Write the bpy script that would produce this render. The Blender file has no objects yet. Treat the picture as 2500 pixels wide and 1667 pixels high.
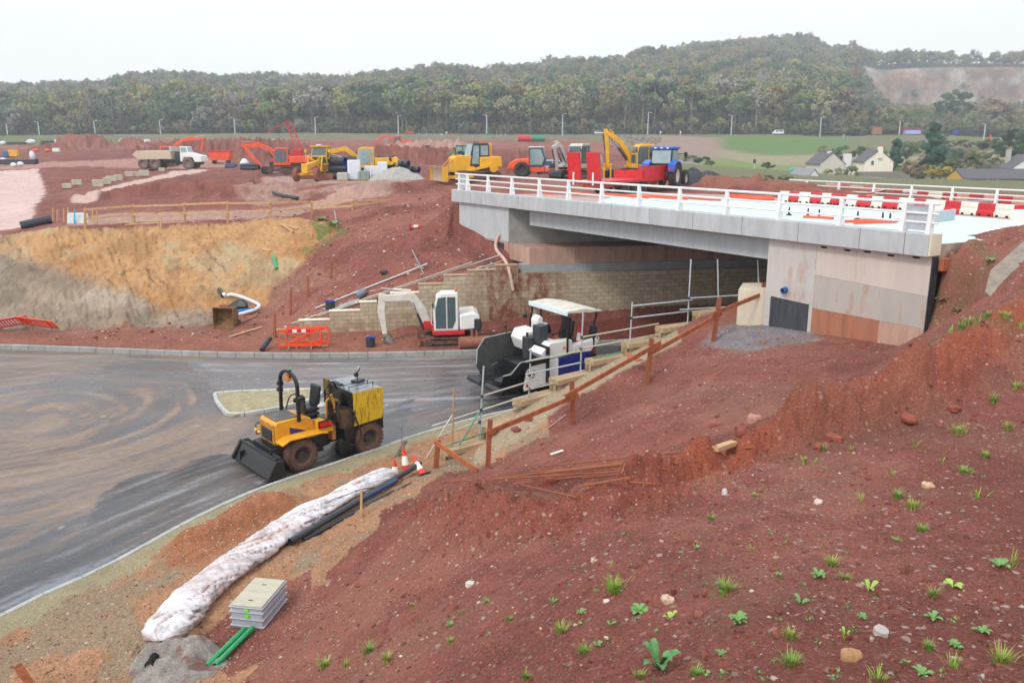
import bpy, math, random
import numpy as np
from mathutils import Vector, Matrix
from mathutils.geometry import delaunay_2d_cdt
random.seed(7); RNG = np.random.default_rng(11)
PI = math.pi; R = math.radians
SC = bpy.context.scene; COL = SC.collection

# ------------------------------------------------------------------ camera, sky, sun, exposure
CAMH = 10.2; FOC = 2050.0; PCX, PCY = 1250.0, 833.5; PITCH = math.atan((833.5 - 345.0) / FOC)
cd = bpy.data.cameras.new('camera'); cam = bpy.data.objects.new('camera', cd); COL.objects.link(cam)
cam.location = (0, 0, CAMH); cam.rotation_euler = (PI / 2 - PITCH, 0, 0)
cd.sensor_width = 36; cd.lens = 36 * FOC / 2500; cd.clip_start = 0.1; cd.clip_end = 6000
SC.camera = cam
SC.view_settings.view_transform = 'Standard'; SC.view_settings.look = 'None'
SC.view_settings.exposure = 0.22; SC.view_settings.gamma = 1
SUN_EL, SUN_AZ = R(46), R(-140)         # azimuth clockwise from the view direction: behind, to the left
wd = bpy.data.worlds.new('World'); SC.world = wd; wd.use_nodes = True
nt = wd.node_tree; nt.nodes.clear()
def nn(t, k, **kw):
    n = t.nodes.new(k)
    for a, b in kw.items(): setattr(n, a, b)
    return n
o_ = nn(nt, 'ShaderNodeOutputWorld'); bg = nn(nt, 'ShaderNodeBackground'); bg.inputs[1].default_value = 0.13
sk = nn(nt, 'ShaderNodeTexSky', sky_type='NISHITA', sun_disc=False); sk.sun_elevation = SUN_EL; sk.sun_rotation = SUN_AZ
sk.air_density = 1.5; sk.dust_density = 4.0; sk.altitude = 50
mx = nn(nt, 'ShaderNodeMix', data_type='RGBA'); mx.inputs[0].default_value = 0.86
tc = nn(nt, 'ShaderNodeTexCoord'); nz = nn(nt, 'ShaderNodeTexNoise'); nz.inputs['Scale'].default_value = 1.6; nz.inputs['Detail'].default_value = 4
cr = nn(nt, 'ShaderNodeMix', data_type='RGBA'); cr.inputs[6].default_value = (9.0, 9.1, 9.3, 1); cr.inputs[7].default_value = (10.2, 10.4, 10.6, 1)
nt.links.new(tc.outputs['Generated'], nz.inputs['Vector']); nt.links.new(nz.outputs[0], cr.inputs[0])
nt.links.new(sk.outputs[0], mx.inputs[6]); nt.links.new(cr.outputs[2], mx.inputs[7])
nt.links.new(mx.outputs[2], bg.inputs[0]); nt.links.new(bg.outputs[0], o_.inputs[0])
sl = bpy.data.lights.new('sun', 'SUN'); sl.energy = 1.5; sl.angle = R(11); sl.color = (1, 0.96, 0.9)
so = bpy.data.objects.new('sun', sl); COL.objects.link(so)
sd = Vector((math.sin(SUN_AZ) * math.cos(SUN_EL), math.cos(SUN_AZ) * math.cos(SUN_EL), math.sin(SUN_EL)))
so.rotation_euler = sd.to_track_quat('Z', 'Y').to_euler(); so.location = (0, 0, 60)
SC.cycles.max_bounces = 6; SC.cycles.diffuse_bounces = 3; SC.cycles.glossy_bounces = 3; SC.cycles.transmission_bounces = 4
SC.cycles.volume_bounces = 0; SC.cycles.use_denoising = True; SC.cycles.volume_step_rate = 10

# ------------------------------------------------------------------ pixel -> place helpers (survey of the photo)
CP, SP = math.cos(PITCH), math.sin(PITCH)
def ray(x, y):
    a = (x - PCX) / FOC; b = -(y - PCY) / FOC
    return Vector((a, CP + b * SP, -SP + b * CP))
def at(x, y, z):
    d = ray(x, y); t = (z - CAMH) / d.z
    return Vector((d.x * t, d.y * t, z))
def atY(x, y, Y):
    d = ray(x, y); t = Y / d.y
    return Vector((d.x * t, Y, CAMH + d.z * t))
def on_plane(x, y, p, n):
    d = ray(x, y); p = Vector(p); n = Vector(n); c = Vector((0, 0, CAMH))
    return c + d * ((p - c).dot(n) / d.dot(n))

# ------------------------------------------------------------------ materials
def lin(h):
    if not isinstance(h, str): return tuple(h)[:3]
    h = h.lstrip('#'); c = [int(h[i:i + 2], 16) / 255 for i in (0, 2, 4)]
    return tuple(x / 12.92 if x <= .04045 else ((x + .055) / 1.055) ** 2.4 for x in c)
MATS = {}
MUD = lin('8a5a4c')
def mat(name, col, rough=.6, metal=0, var=.12, scale=6, dirt=0., dscale=3, dcol=None, bump=0., bscale=40, spec=.5, stretch=None, alpha=1, emis=None, trans=0, coat=0):
    if name in MATS: return MATS[name]
    m = bpy.data.materials.new(name); MATS[name] = m; m.use_nodes = True; t = m.node_tree; L = t.links.new
    b = t.nodes['Principled BSDF']; c = lin(col)
    b.inputs['Roughness'].default_value = rough; b.inputs['Metallic'].default_value = metal
    b.inputs['Specular IOR Level'].default_value = spec
    if coat: b.inputs['Coat Weight'].default_value = coat; b.inputs['Coat Roughness'].default_value = .15
    tc = nn(t, 'ShaderNodeTexCoord'); src = tc.outputs['Object']
    if stretch:
        mp = nn(t, 'ShaderNodeMapping'); mp.inputs['Scale'].default_value = stretch; L(src, mp.inputs[0]); src = mp.outputs[0]
    n1 = nn(t, 'ShaderNodeTexNoise'); n1.inputs['Scale'].default_value = scale; n1.inputs['Detail'].default_value = 6; n1.inputs['Roughness'].default_value = .65
    L(src, n1.inputs['Vector'])
    mp1 = nn(t, 'ShaderNodeMapRange'); mp1.inputs[1].default_value = .3; mp1.inputs[2].default_value = .7; mp1.inputs[3].default_value = 1 - var * 1.6; mp1.inputs[4].default_value = 1 + var
    L(n1.outputs[0], mp1.inputs[0])
    hs = nn(t, 'ShaderNodeMix', data_type='RGBA', blend_type='MULTIPLY'); hs.inputs[0].default_value = 1; hs.inputs[6].default_value = (*c, 1)
    L(mp1.outputs[0], hs.inputs[7]); out = hs.outputs[2]
    if dirt:
        n2 = nn(t, 'ShaderNodeTexNoise'); n2.inputs['Scale'].default_value = dscale; n2.inputs['Detail'].default_value = 8; n2.inputs['Roughness'].default_value = .7
        L(src, n2.inputs['Vector'])
        r2 = nn(t, 'ShaderNodeMapRange', clamp=True); r2.inputs[1].default_value = .78 - .5 * dirt; r2.inputs[2].default_value = .9 - .4 * dirt; r2.inputs[4].default_value = .9
        L(n2.outputs[0], r2.inputs[0])
        dm = nn(t, 'ShaderNodeMix', data_type='RGBA'); dm.inputs[7].default_value = (*(lin(dcol) if dcol else MUD), 1)
        L(r2.outputs[0], dm.inputs[0]); L(out, dm.inputs[6]); out = dm.outputs[2]
        rr = nn(t, 'ShaderNodeMapRange'); rr.inputs[3].default_value = rough; rr.inputs[4].default_value = max(.85, rough)
        L(r2.outputs[0], rr.inputs[0]); L(rr.outputs[0], b.inputs['Roughness'])
    L(out, b.inputs['Base Color'])
    if bump:
        n3 = nn(t, 'ShaderNodeTexNoise'); n3.inputs['Scale'].default_value = bscale; n3.inputs['Detail'].default_value = 5; L(src, n3.inputs['Vector'])
        bp = nn(t, 'ShaderNodeBump'); bp.inputs['Strength'].default_value = bump; bp.inputs['Distance'].default_value = .02
        L(n3.outputs[0], bp.inputs['Height']); L(bp.outputs[0], b.inputs['Normal'])
    if trans: b.inputs['Transmission Weight'].default_value = trans
    if alpha < 1: b.inputs['Alpha'].default_value = alpha
    if emis: b.inputs['Emission Color'].default_value = (*lin(emis[0]), 1); b.inputs['Emission Strength'].default_value = emis[1]
    return m

# ------------------------------------------------------------------ mesh builder
class MB:
    def __init__(s, M=None): s.v = []; s.f = []; s.m = []; s.M = M or Matrix()
    def add(s, vs, fs, m=0):
        o = len(s.v); s.v += [tuple(s.M @ Vector(p)) for p in vs]
        s.f += [tuple(i + o for i in f) for f in fs]; s.m += [m] * len(fs); return s
    def box(s, c, d, rx=0, ry=0, rz=0, m=0, top=None):
        x, y, z = d[0] / 2, d[1] / 2, d[2] / 2; a, b = top or (1, 1)
        T = Matrix.Translation(c) @ Matrix.Rotation(rz, 4, 'Z') @ Matrix.Rotation(ry, 4, 'Y') @ Matrix.Rotation(rx, 4, 'X')
        P = [(-x, -y, -z), (x, -y, -z), (x, y, -z), (-x, y, -z), (-x * a, -y * b, z), (x * a, -y * b, z), (x * a, y * b, z), (-x * a, y * b, z)]
        return s.add([T @ Vector(p) for p in P], [(3, 2, 1, 0), (4, 5, 6, 7), (0, 1, 5, 4), (1, 2, 6, 5), (2, 3, 7, 6), (3, 0, 4, 7)], m)
    def bb(s, x0, x1, y0, y1, z0, z1, m=0): return s.box(((x0 + x1) / 2, (y0 + y1) / 2, (z0 + z1) / 2), (abs(x1 - x0), abs(y1 - y0), abs(z1 - z0)), m=m)
    def beam(s, a, b, w, h, m=0, up=(0, 0, 1)):      # rectangular bar from a to b
        a = Vector(a); b = Vector(b); d = (b - a); L = d.length; d.normalize(); u = Vector(up)
        if abs(d.dot(u)) > .98: u = Vector((1, 0, 0))
        r = d.cross(u).normalized(); u = r.cross(d)
        P = []
        for e in (a, b):
            for i, j in ((-1, -1), (1, -1), (1, 1), (-1, 1)): P.append(e + r * (i * w / 2) + u * (j * h / 2))
        return s.add(P, [(0, 1, 2, 3), (7, 6, 5, 4), (0, 4, 5, 1), (1, 5, 6, 2), (2, 6, 7, 3), (3, 7, 4, 0)], m)
    def prism(s, poly, a, b, ax='y', m=0):           # polygon extruded along an axis; y: (x,z)  x: (y,z)  z: (x,y)
        n = len(poly); mk = {'y': lambda p, t: (p[0], t, p[1]), 'x': lambda p, t: (t, p[0], p[1]), 'z': lambda p, t: (p[0], p[1], t)}[ax]
        A = sum(poly[i][0] * poly[(i + 1) % n][1] - poly[(i + 1) % n][0] * poly[i][1] for i in range(n))
        if (A > 0) == (ax == 'y'): poly = poly[::-1]
        if a > b: a, b = b, a
        V = [mk(p, a) for p in poly] + [mk(p, b) for p in poly]
        F = [tuple(range(n))[::-1], tuple(range(n, 2 * n))] + [(i, (i + 1) % n, n + (i + 1) % n, n + i) for i in range(n)]
        return s.add(V, F, m)
    def tube(s, pts, r, n=8, m=0, cap=True, hollow=0):
        pts = [Vector(p) for p in pts]; rs = r if isinstance(r, (list, tuple)) else [r] * len(pts); V = []; F = []; k = len(pts)
        t0 = (pts[1] - pts[0]).normalized(); u = t0.orthogonal().normalized()
        for i, p in enumerate(pts):
            t = ((pts[min(i + 1, k - 1)] - p).normalized() + (p - pts[max(i - 1, 0)]).normalized())
            t = t.normalized() if t.length > 1e-6 else t0
            u = (u - t * u.dot(t)).normalized(); w = t.cross(u)
            for j in range(n):
                a = 2 * PI * j / n; V.append(p + (u * math.cos(a) + w * math.sin(a)) * rs[i])
        for i in range(k - 1):
            for j in range(n): F.append((i * n + j, i * n + (j + 1) % n, (i + 1) * n + (j + 1) % n, (i + 1) * n + j))
        if cap and not hollow: F += [tuple(range(n))[::-1], tuple(range((k - 1) * n, k * n))]
        s.add(V, F, m)
        if hollow:
            o = [Vector(p) for p in V]; V2 = []
            for i, p in enumerate(pts):
                V2 += [p + (q - p) * hollow for q in o[i * n:(i + 1) * n]]
            b = len(V); F2 = []
            for i in range(k - 1):
                for j in range(n): F2.append((i * n + j, (i + 1) * n + j, (i + 1) * n + (j + 1) % n, i * n + (j + 1) % n))
            s.add(V2, F2, m + (1 if hollow < 0.93 and False else 0))
            base = len(s.v) - 2 * len(V)
            for e in (0, k - 1):
                for j in range(n):
                    q = (base + e * n + j, base + e * n + (j + 1) % n, base + len(V) + e * n + (j + 1) % n, base + len(V) + e * n + j)
                    s.f.append(q[::-1] if e == 0 else q); s.m.append(m)
        return s
    def cyl(s, a, b, r, r2=None, n=16, m=0): return s.tube([a, b], [r, r if r2 is None else r2], n, m)
    def lathe(s, prof, c=(0, 0, 0), ax='z', n=24, m=0, close=False):   # prof: (radius, along axis)
        V = []; F = []; k = len(prof); c = Vector(c)
        for r, h in prof:
            for j in range(n):
                a = 2 * PI * j / n; x, y = r * math.cos(a), r * math.sin(a)
                V.append(c + Vector({'z': (x, y, h), 'y': (y, h, x), 'x': (h, x, y)}[ax]))
        for i in range(k if close else k - 1):
            i2 = (i + 1) % k
            for j in range(n): F.append((i * n + j, i * n + (j + 1) % n, i2 * n + (j + 1) % n, i2 * n + j))
        return s.add(V, F, m)
    def ball(s, c, r, n=10, k=6, m=0, jit=0, seed=0):
        rx, ry, rz = r if isinstance(r, (tuple, list)) else (r, r, r); V = []; F = []; g = random.Random(seed)
        for i in range(k + 1):
            th = PI * i / k
            for j in range(n):
                a = 2 * PI * j / n; q = 1 + g.uniform(-jit, jit)
                V.append((c[0] + rx * q * math.sin(th) * math.cos(a), c[1] + ry * q * math.sin(th) * math.sin(a), c[2] + rz * q * math.cos(th)))
        for i in range(k):
            for j in range(n): F.append((i * n + j, (i + 1) * n + j, (i + 1) * n + (j + 1) % n, i * n + (j + 1) % n))
        return s.add(V, F, m)
    def quad(s, a, b, c, d, m=0): return s.add([a, b, c, d], [(0, 1, 2, 3)], m)
    def mesh(s, name, mats, smooth=35):
        me = bpy.data.meshes.new(name); me.from_pydata(s.v, [], s.f); mats = mats if isinstance(mats, (list, tuple)) else [mats]
        for x in mats: me.materials.append(x)
        if len(mats) > 1: me.polygons.foreach_set('material_index', s.m)
        if smooth:
            me.polygons.foreach_set('use_smooth', [True] * len(me.polygons)); me.set_sharp_from_angle(angle=R(smooth))
        me.update(); return me
    def obj(s, name, mats, parent=None, bevel=0, smooth=35):
        o = bpy.data.objects.new(name, s.mesh(name, mats, smooth)); COL.objects.link(o)
        if parent: o.parent = parent
        if bevel:
            b = o.modifiers.new('bevel', 'BEVEL'); b.width = bevel; b.segments = 2; b.limit_method = 'ANGLE'; b.angle_limit = R(40); b.harden_normals = False
        return o
def tag(o, label, cat, group=None):
    o['label'] = label; o['category'] = cat
    if group: o['group'] = group
    return o
def thing(name, label, cat, loc=(0, 0, 0), rz=0, group=None, rx=0, ry=0, sc=1):
    o = bpy.data.objects.new(name, None); COL.objects.link(o); o.location = loc; o.rotation_euler = (rx, ry, rz); o.empty_display_size = .3
    if sc != 1: o.scale = (sc, sc, sc)
    return tag(o, label, cat, group)
def kind(o, k): o['kind'] = k; return o
def tree_copy(o, parent=None):
    c = o.copy(); COL.objects.link(c)
    if parent: c.parent = parent
    for ch in o.children: tree_copy(ch, c)
    return c
def place(o, loc, rz=0, label=None, group=None, sc=None, rot=None):
    o.location = loc; o.rotation_euler = rot or (0, 0, rz)
    if label: o['label'] = label
    if group: o['group'] = group
    if sc: o.scale = (sc,) * 3 if not isinstance(sc, tuple) else sc
    return o
def pipe(name, pts, r, m, label=None, cat=None, group=None, n=10, hollow=0, parent=None):
    o = MB().tube(pts, r, n, hollow=hollow).obj(name, m, parent)
    return tag(o, label, cat, group) if label else o
def bez(pts, k=6):   # smooth curve through points (Catmull-Rom)
    P = [Vector(p) for p in pts]; out = []
    for i in range(len(P) - 1):
        a, b, c, d = P[max(i - 1, 0)], P[i], P[i + 1], P[min(i + 2, len(P) - 1)]
        for j in range(k):
            t = j / k; out.append(.5 * ((2 * b) + (c - a) * t + (2 * a - 5 * b + 4 * c - d) * t * t + (3 * b - a - 3 * c + d) * t ** 3))
    out.append(P[-1]); return out
# ------------------------------------------------------------------ noise
def _h(ix, iy, s):
    n = (ix.astype(np.int64) * 374761393 + iy.astype(np.int64) * 668265263 + s * 974634577) & 0xffffffff
    n = ((n ^ (n >> 13)) * 1274126177) & 0xffffffff
    return ((n ^ (n >> 16)) & 0xffff) / 65535.0
def vnoise(x, y, s=0):
    ix = np.floor(x); iy = np.floor(y); fx = x - ix; fy = y - iy
    fx = fx * fx * fx * (fx * (fx * 6 - 15) + 10); fy = fy * fy * fy * (fy * (fy * 6 - 15) + 10)
    a = _h(ix, iy, s); b = _h(ix + 1, iy, s); c = _h(ix, iy + 1, s); d = _h(ix + 1, iy + 1, s)
    return (a + (b - a) * fx) * (1 - fy) + (c + (d - c) * fx) * fy
def fbm(x, y, oct=4, s=0, gain=.5):
    t = 0; a = 1; n = 0
    for i in range(oct):
        c, q = math.cos(1.1 * i + .4), math.sin(1.1 * i + .4); f = 2.03 ** i
        t = t + a * (vnoise((x * c - y * q) * f + 13.7 * i, (x * q + y * c) * f - 7.1 * i, s + i) - .5); n += a * .5; a *= gain
    return t / n
def sstep(a, b, x):
    t = np.clip((x - a) / (b - a), 0, 1); return t * t * (3 - 2 * t)
def in_poly(X, Y, P):
    r = np.zeros(X.shape, bool); n = len(P)
    for i in range(n):
        x1, y1 = P[i][0], P[i][1]; x2, y2 = P[(i + 1) % n][0], P[(i + 1) % n][1]
        if y1 == y2: continue
        c = ((y1 > Y) != (y2 > Y)) & (X < (x2 - x1) * (Y - y1) / (y2 - y1) + x1); r ^= c
    return r
def dist_line(X, Y, P):
    d = np.full(X.shape, 1e9)
    for a, b in zip(P[:-1], P[1:]):
        dx, dy = b[0] - a[0], b[1] - a[1]; l = dx * dx + dy * dy + 1e-12
        t = np.clip(((X - a[0]) * dx + (Y - a[1]) * dy) / l, 0, 1)
        d = np.minimum(d, np.hypot(X - a[0] - t * dx, Y - a[1] - t * dy))
    return d

# ------------------------------------------------------------------ plan of the site
NK = [(-15.5, 3), (-13.6, 10)] + [tuple(at(x, y, .1)[:2]) for x, y in ((0, 1503), (250, 1386), (467, 1268), (648, 1187), (908, 1100), (1000, 1067), (1152, 1022), (1266, 996))] + [(2.4, 32.7), (5, 33.75), (8, 34.6), (12, 35.6), (20, 37.2), (40, 41)]
FK = [(-60, 45.2)] + [tuple(at(x, y, .1)[:2]) for x, y in ((0, 847), (640, 868), (1170, 860))] + [(4.3, 41.9), (12, 43.3), (40, 48.1)]
NKs = [tuple(p[:2]) for p in bez([(x, y, 0) for x, y in NK], 5)]; FKs = [tuple(p[:2]) for p in bez([(x, y, 0) for x, y in FK], 5)]
WD = Vector((math.cos(R(9.7)), math.sin(R(9.7)), 0)); WN = Vector((-WD.y, WD.x, 0)); W0 = Vector((0.55, 44.7, 0))   # far block wall: line and normal
def wall_at(x): return W0.y + (x - W0.x) * WD.y / WD.x
BA = Vector((-3.71, 52.09, 0)); BB = Vector((13.18, 26.52, 0)); BD = (BB - BA).normalized(); BN = Vector((-BD.y, BD.x, 0))  # bridge edge line, normal points away
BL = (BB - BA).length; BTOP = 7.35
WP = [at(x, y, .5 + .43 * k) for k, (x, y) in enumerate(((1098, 1099), (1203, 1043), (1278, 978), (1366, 927), (1452, 880), (1540, 838), (1623, 800), (1713, 763)))]  # near stepped wall
WP.append(WP[-1] + Vector((1.6, .75, .43))); 
def nrm2(a, b):
    d = (b - a); return Vector((-d.y, d.x, 0)).normalized()

# ------------------------------------------------------------------ terrain: triangulated survey points -> raster
TV = []; TE = []
def cp(*pts):
    for p in pts:
        if p[0] == 'w': v = Vector(p[1:])
        elif len(p) == 4: v = atY(p[0], p[1], p[3])
        else: v = at(*p)
        TV.append(tuple(v))
def line(pts):
    n = len(TV); TV.extend([tuple(p) for p in pts]); TE.extend([(n + i, n + i + 1) for i in range(len(pts) - 1)])
line([(x, y, .1) for x, y in NK]); line([(x, y, .12) for x, y in FK])
# far wall: foot and top
steps = [(724, 1.1), (801, 1.54), (877, 1.97), (953, 2.4), (1023, 2.83), (1085, 3.27), (1144, 3.5), (1211, 3.73)]
WPL = (W0, Vector((WN.x, WN.y, 0)))
FW = []                                  # far wall steps: (x along, top z)
for px, z in steps: p = on_plane(px, 700, *WPL); FW.append((p.x, z))
line([(-11.9, wall_at(-11.9) - .05, .3), (-6, wall_at(-6) - .05, .3), (0, wall_at(0) - .05, .45), (9, wall_at(9) - .05, .95), (40, wall_at(40) - .05, 1)])
line([(FW[0][0] - .1, wall_at(FW[0][0]) + .45, .8)] + [(FW[i][0] + .2, wall_at(FW[i][0]) + .45, FW[i][1] - .25) for i in range(len(FW))] + [(40, wall_at(40) + .45, 3.4)])
line([tuple(W0 + WD * (t) + WN * 2.2)[:2] + (3.3,) for t in (-.6, 20, 40)]); line([tuple(W0 + WD * t + WN * 4.2)[:2] + (6.3,) for t in (.9, 20, 40)])
# near wall: road side and bank side
line([tuple(p + nrm2(WP[max(i - 1, 0)], WP[min(i + 1, 8)]) * .5)[:2] + (.12,) for i, p in enumerate(WP)] + [(14, 35.2, .1), (40, 40.2, .1)])
line([tuple(p + nrm2(WP[max(i - 1, 0)], WP[min(i + 1, 8)]) * .04)[:2] + (p.z - .12 - .22 * (i < 7),) for i, p in enumerate(WP)] + [(14, 34.6, 3.2), (40, 39.6, 3.2)])
line([tuple(Vector((10.6, 33.6, 3.2))), (14, 33.6, 3.2), (38, 38.9, 3.2)]); line([(14.2, 31.6, 6.3), (38, 38, 6.3)])
# verge between kerb, drain and bank toe
cp((0, 1640, .1), (150, 1667, .15), (250, 1500, .12), (500, 1330, .12), (700, 1230, .12), (900, 1150, .15), (330, 1667, .25), (450, 1560, .2), (640, 1340, .2), (800, 1220, .2), (960, 1130, .2), (1020, 1105, .15), (1090, 1080, .15),
   (560, 1640, .35), (690, 1560, .35), (720, 1480, .3), (700, 1410, .3), (800, 1330, .35), (900, 1240, .35), (1000, 1175, .35), (480, 1667, .3), ('w', -9, 11, .2), ('w', -12, 6, .2), ('w', -9, 3, .8))
# foreground bank
line([at(*p) for p in ((600, 1667, .7), (745, 1530, .5), (760, 1440, .45), (830, 1370, .5), (960, 1250, .6), (1040, 1190, .6))])
cp((700, 1667, 1.5), (1000, 1667, 3.9), (1300, 1667, 5.6), (1600, 1667, 6.7), (2000, 1667, 7.1), (2500, 1667, 6.95), ('w', 0, 0, 8.6), ('w', -3, 0, 7.2), ('w', 3, 0, 8.8), ('w', 8, 1, 8.2), ('w', 2, -4, 9.6), ('w', -8, -2, 3.5), ('w', 12, 5, 6.9), ('w', 25, 5, 7.5),
   (900, 1450, 1.9), (1200, 1450, 4.0), (1500, 1430, 5.5), (1900, 1450, 6.05), (2500, 1450, 6.0), (900, 1310, 1.0), (1080, 1330, 2.5), (1300, 1310, 3.9), (1500, 1290, 4.6), (1800, 1250, 5.0), (2100, 1250, 5.2), (2500, 1250, 5.3),
   (1780, 1165, 4.7), (2100, 1110, 4.75), (2500, 1100, 4.8))
line([at(1600, 1232, 4.42), at(1700, 1180, 4.5), at(1790, 1118, 4.55), at(1900, 1088, 4.55), at(2000, 1082, 4.6), at(2150, 1048, 4.65), at(2300, 1004, 4.75), at(2420, 945, 4.95), at(2520, 905, 5.05)])
crest = [(1040, 1225, 1.5), (1070, 1205, 2.6), (1150, 1192, 3.5), (1260, 1232, 3.9), (1380, 1246, 4.2), (1500, 1235, 4.45), (1600, 1200, 4.55), (1700, 1140, 4.7), (1790, 1078, 4.85), (1870, 1020, 5.05), (1960, 975, 5.25), (2050, 955, 5.35), (2150, 915, 5.5), (2330, 832, 5.85), (2430, 775, 6.0), (2520, 740, 6.2)]
cw = [at(*p) for p in crest]; line(cw)
line([at(1000, 1330, 1.1), at(1060, 1270, 1.6), at(1110, 1235, 2.5)])
foot = [(1100, 1196, .9), (1180, 1186, 1.75), (1290, 1222, 1.9), (1400, 1228, 2.1), (1500, 1215, 2.4), (1590, 1180, 2.8), (1690, 1120, 3.3), (1790, 1058, 3.75), (1850, 1042, 3.9)]
line([at(*p) for p in foot] + [cw[10] + Vector((.2, 1.6, -1.4)), cw[11] + Vector((.2, 1.8, -1.4)), cw[12] + Vector((.2, 2.0, -1.3)), cw[13] + Vector((.1, 2.0, -1.0)), cw[15] + Vector((.2, 1.6, -.2))])
# the bench behind it, up to the fence and the abutment
cp((1120, 1170, .8), (1250, 1180, 1.7), (1500, 1150, 2.35), (1700, 1085, 3.3), (1067, 1145, .3), (1190, 1143, .45), (1398, 1036, 1.2), (1578, 937, 2.0), (1742, 832, 2.95), (1862, 787, 3.2), (1300, 1100, 1.25), (1600, 1010, 2.75), (1800, 900, 3.3), (2000, 870, 3.5), (2000, 955, 3.75), (1850, 980, 3.7),
   (1880, 782, 3.2), (2100, 818, 3.4), (2255, 833, 3.7), (1800, 800, 3.15), (2150, 865, 4.0), (2250, 850, 3.95), ('w', 9.6, 32.6, 3.1))
line([tuple(BA + BD * t + BN * .35)[:2] + (3.2 + (t - 24) * .055,) for t in (24.2, 27, BL - .1)])
line([tuple(BA + BD * t + BN * .9)[:2] + (3.2,) for t in (24.6, 27, BL - 1)])
cp((2290, 790, 4.0), (2500, 560, 7.3), (2440, 700, 6.3), (2400, 620, 6.6), (2500, 640, 6.9), ('w', 15.2, 29.4, 6.6), ('w', 25, 29, 7.2), ('w', 30, 34, 6.8), ('w', 40, 42, 6.7), ('w', 45, 20, 7.2), ('w', 36.5, 41.5, 6.3), ('w', 60, 60, 3.), ('w', 50, 70, 2.5))
line([tuple(BB + BN * y + BD * d)[:2] + (z,) for y, d, z in ((.3, .12, 4.0), (.72, .1, 5.2), (.95, .1, 6.8), (1.35, .12, 7.28), (2.3, .2, 7.42), (3.6, .3, 7.48), (5.5, .4, 7.42), (8, .5, 7.2), (11, .6, 7.0))])
line([tuple(BB + BN * y + BD * d)[:2] + (z,) for y, d, z in ((.1, .9, 4.1), (.8, 1.0, 5.3), (1.3, 1.2, 6.4), (2.3, 1.6, 7.15), (4, 2.0, 7.35), (7, 2.4, 7.3))])
# far bank: wing wall earth, red slope, ochre cutting
line([on_plane(px, py, BA - BN * .12, BN) - Vector((0, 0, .12)) for px, py in ((1106, 574), (1160, 600), (1205, 624), (1244, 646))]); line([Vector((-3.6, 52.7, 6.5)), Vector((-2.3, 51.4, 6.5)), Vector((.2, 48.2, 6.3))])
cp((1094, 462, 6.95), (1094, 520, 5.6), (1090, 575, 4.6), (1100, 640, 3.75), (1180, 650, 3.68), (830, 575, 4.2), (900, 560, 4.65), (1000, 572, 4.55), (960, 640, 3.6), (850, 700, 2.3), (720, 745, 1.3), (700, 790, .5), (640, 800, .3), (900, 610, 3.9), (1040, 600, 4.3),
   (830, 500, 5.5), (950, 505, 5.7), (1050, 505, 5.7), (960, 452, 6.6), (1060, 442, 6.85), (850, 452, 6.45), (700, 452, 6.25), (600, 460, 5.9), (1100, 440, 6.95), (1200, 440, 7), (1500, 445, 7.0))
line([at(*p) for p in ((640, 752, .75), (690, 690, 2.0), (740, 640, 2.9), (790, 590, 3.9), (835, 560, 4.5))])
line([at(*p) for p in ((-150, 810, .3), (0, 802, .3), (150, 797, .3), (300, 801, .35), (450, 792, .35), (560, 790, .35), (640, 765, .5))])
line([at(*p) for p in ((-150, 600, 3.2), (0, 578, 3.6), (60, 567, 4.0), (150, 560, 4.3), (300, 556, 4.4), (450, 552, 4.5), (600, 541, 4.62), (700, 533, 4.7), (780, 533, 4.75), (835, 552, 4.6))])
cp((100, 660, 2.7), (130, 720, 1.6), (300, 690, 2.1), (500, 690, 2.0), (600, 660, 2.5), (400, 745, 1.0))
cp((250, 522, 4.6), (450, 512, 4.8), (650, 502, 5.0), (800, 492, 5.3), (180, 540, 4.4), (170, 505, 4.7), (300, 460, 5.6), (400, 440, 5.95), (480, 422, 6.0), (380, 475, 5.3), (500, 475, 5.35), (250, 480, 4.9), (600, 440, 6.1),
   (0, 560, 3.6), (70, 545, 3.8), (105, 470, 4.7), (95, 426, 5.3), (0, 426, 5.3), (-150, 500, 4.2), (130, 415, 5.9), (0, 402, 5.9), (300, 415, 5.8), (420, 413, 5.8), (700, 427, 6.2), (780, 440, 6.2), (900, 442, 6.45), (1040, 442, 6.85), (1300, 430, 6.4), (1450, 435, 6.7), (1600, 440, 6.7))
for px in (-500, -150, 150, 450, 750, 1050, 1350, 1560):
    cp((px, 378, 0, 175), (px, 354, 0, 240), (px, 339, 0, 310), (px, 325 + max(0, px - 750) * .006, 0, 392))
cp((1720, 440, 6.8), (1700, 428, 0, 100), (1760, 428, 0, 140), (1800, 412, 0, 215), (1850, 402, 0, 255), (1850, 386, 0, 290), (1950, 366, 0, 320), (1850, 346, 0, 335), (1850, 329, 0, 372), (1650, 345, 0, 300), (1650, 366, 0, 250), (1650, 398, 0, 180), (1560, 382, 0, 170), (1650, 329, 0, 375), (1980, 345, 0, 345),
   (2110, 440, 0, 222), (2000, 445, 0, 210), (2400, 455, 0, 200), (2500, 460, 0, 185), (2300, 331, 0, 352), (2200, 345, 0, 335), (2450, 347, 0, 325), (2250, 385, 0, 285), (2500, 405, 0, 250), (2100, 382, 0, 290), (2000, 330, 0, 390), (2300, 322, 0, 392), (2600, 322, 0, 392), (2600, 450, 0, 180), (2000, 470, 0, 120), (2300, 480, 0, 110), (2800, 330, 0, 392), (2900, 450, 0, 150))
ft = [at(1690, 452, 7.0), at(1850, 462, 7.0), at(2000, 470, 7.0)]
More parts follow.
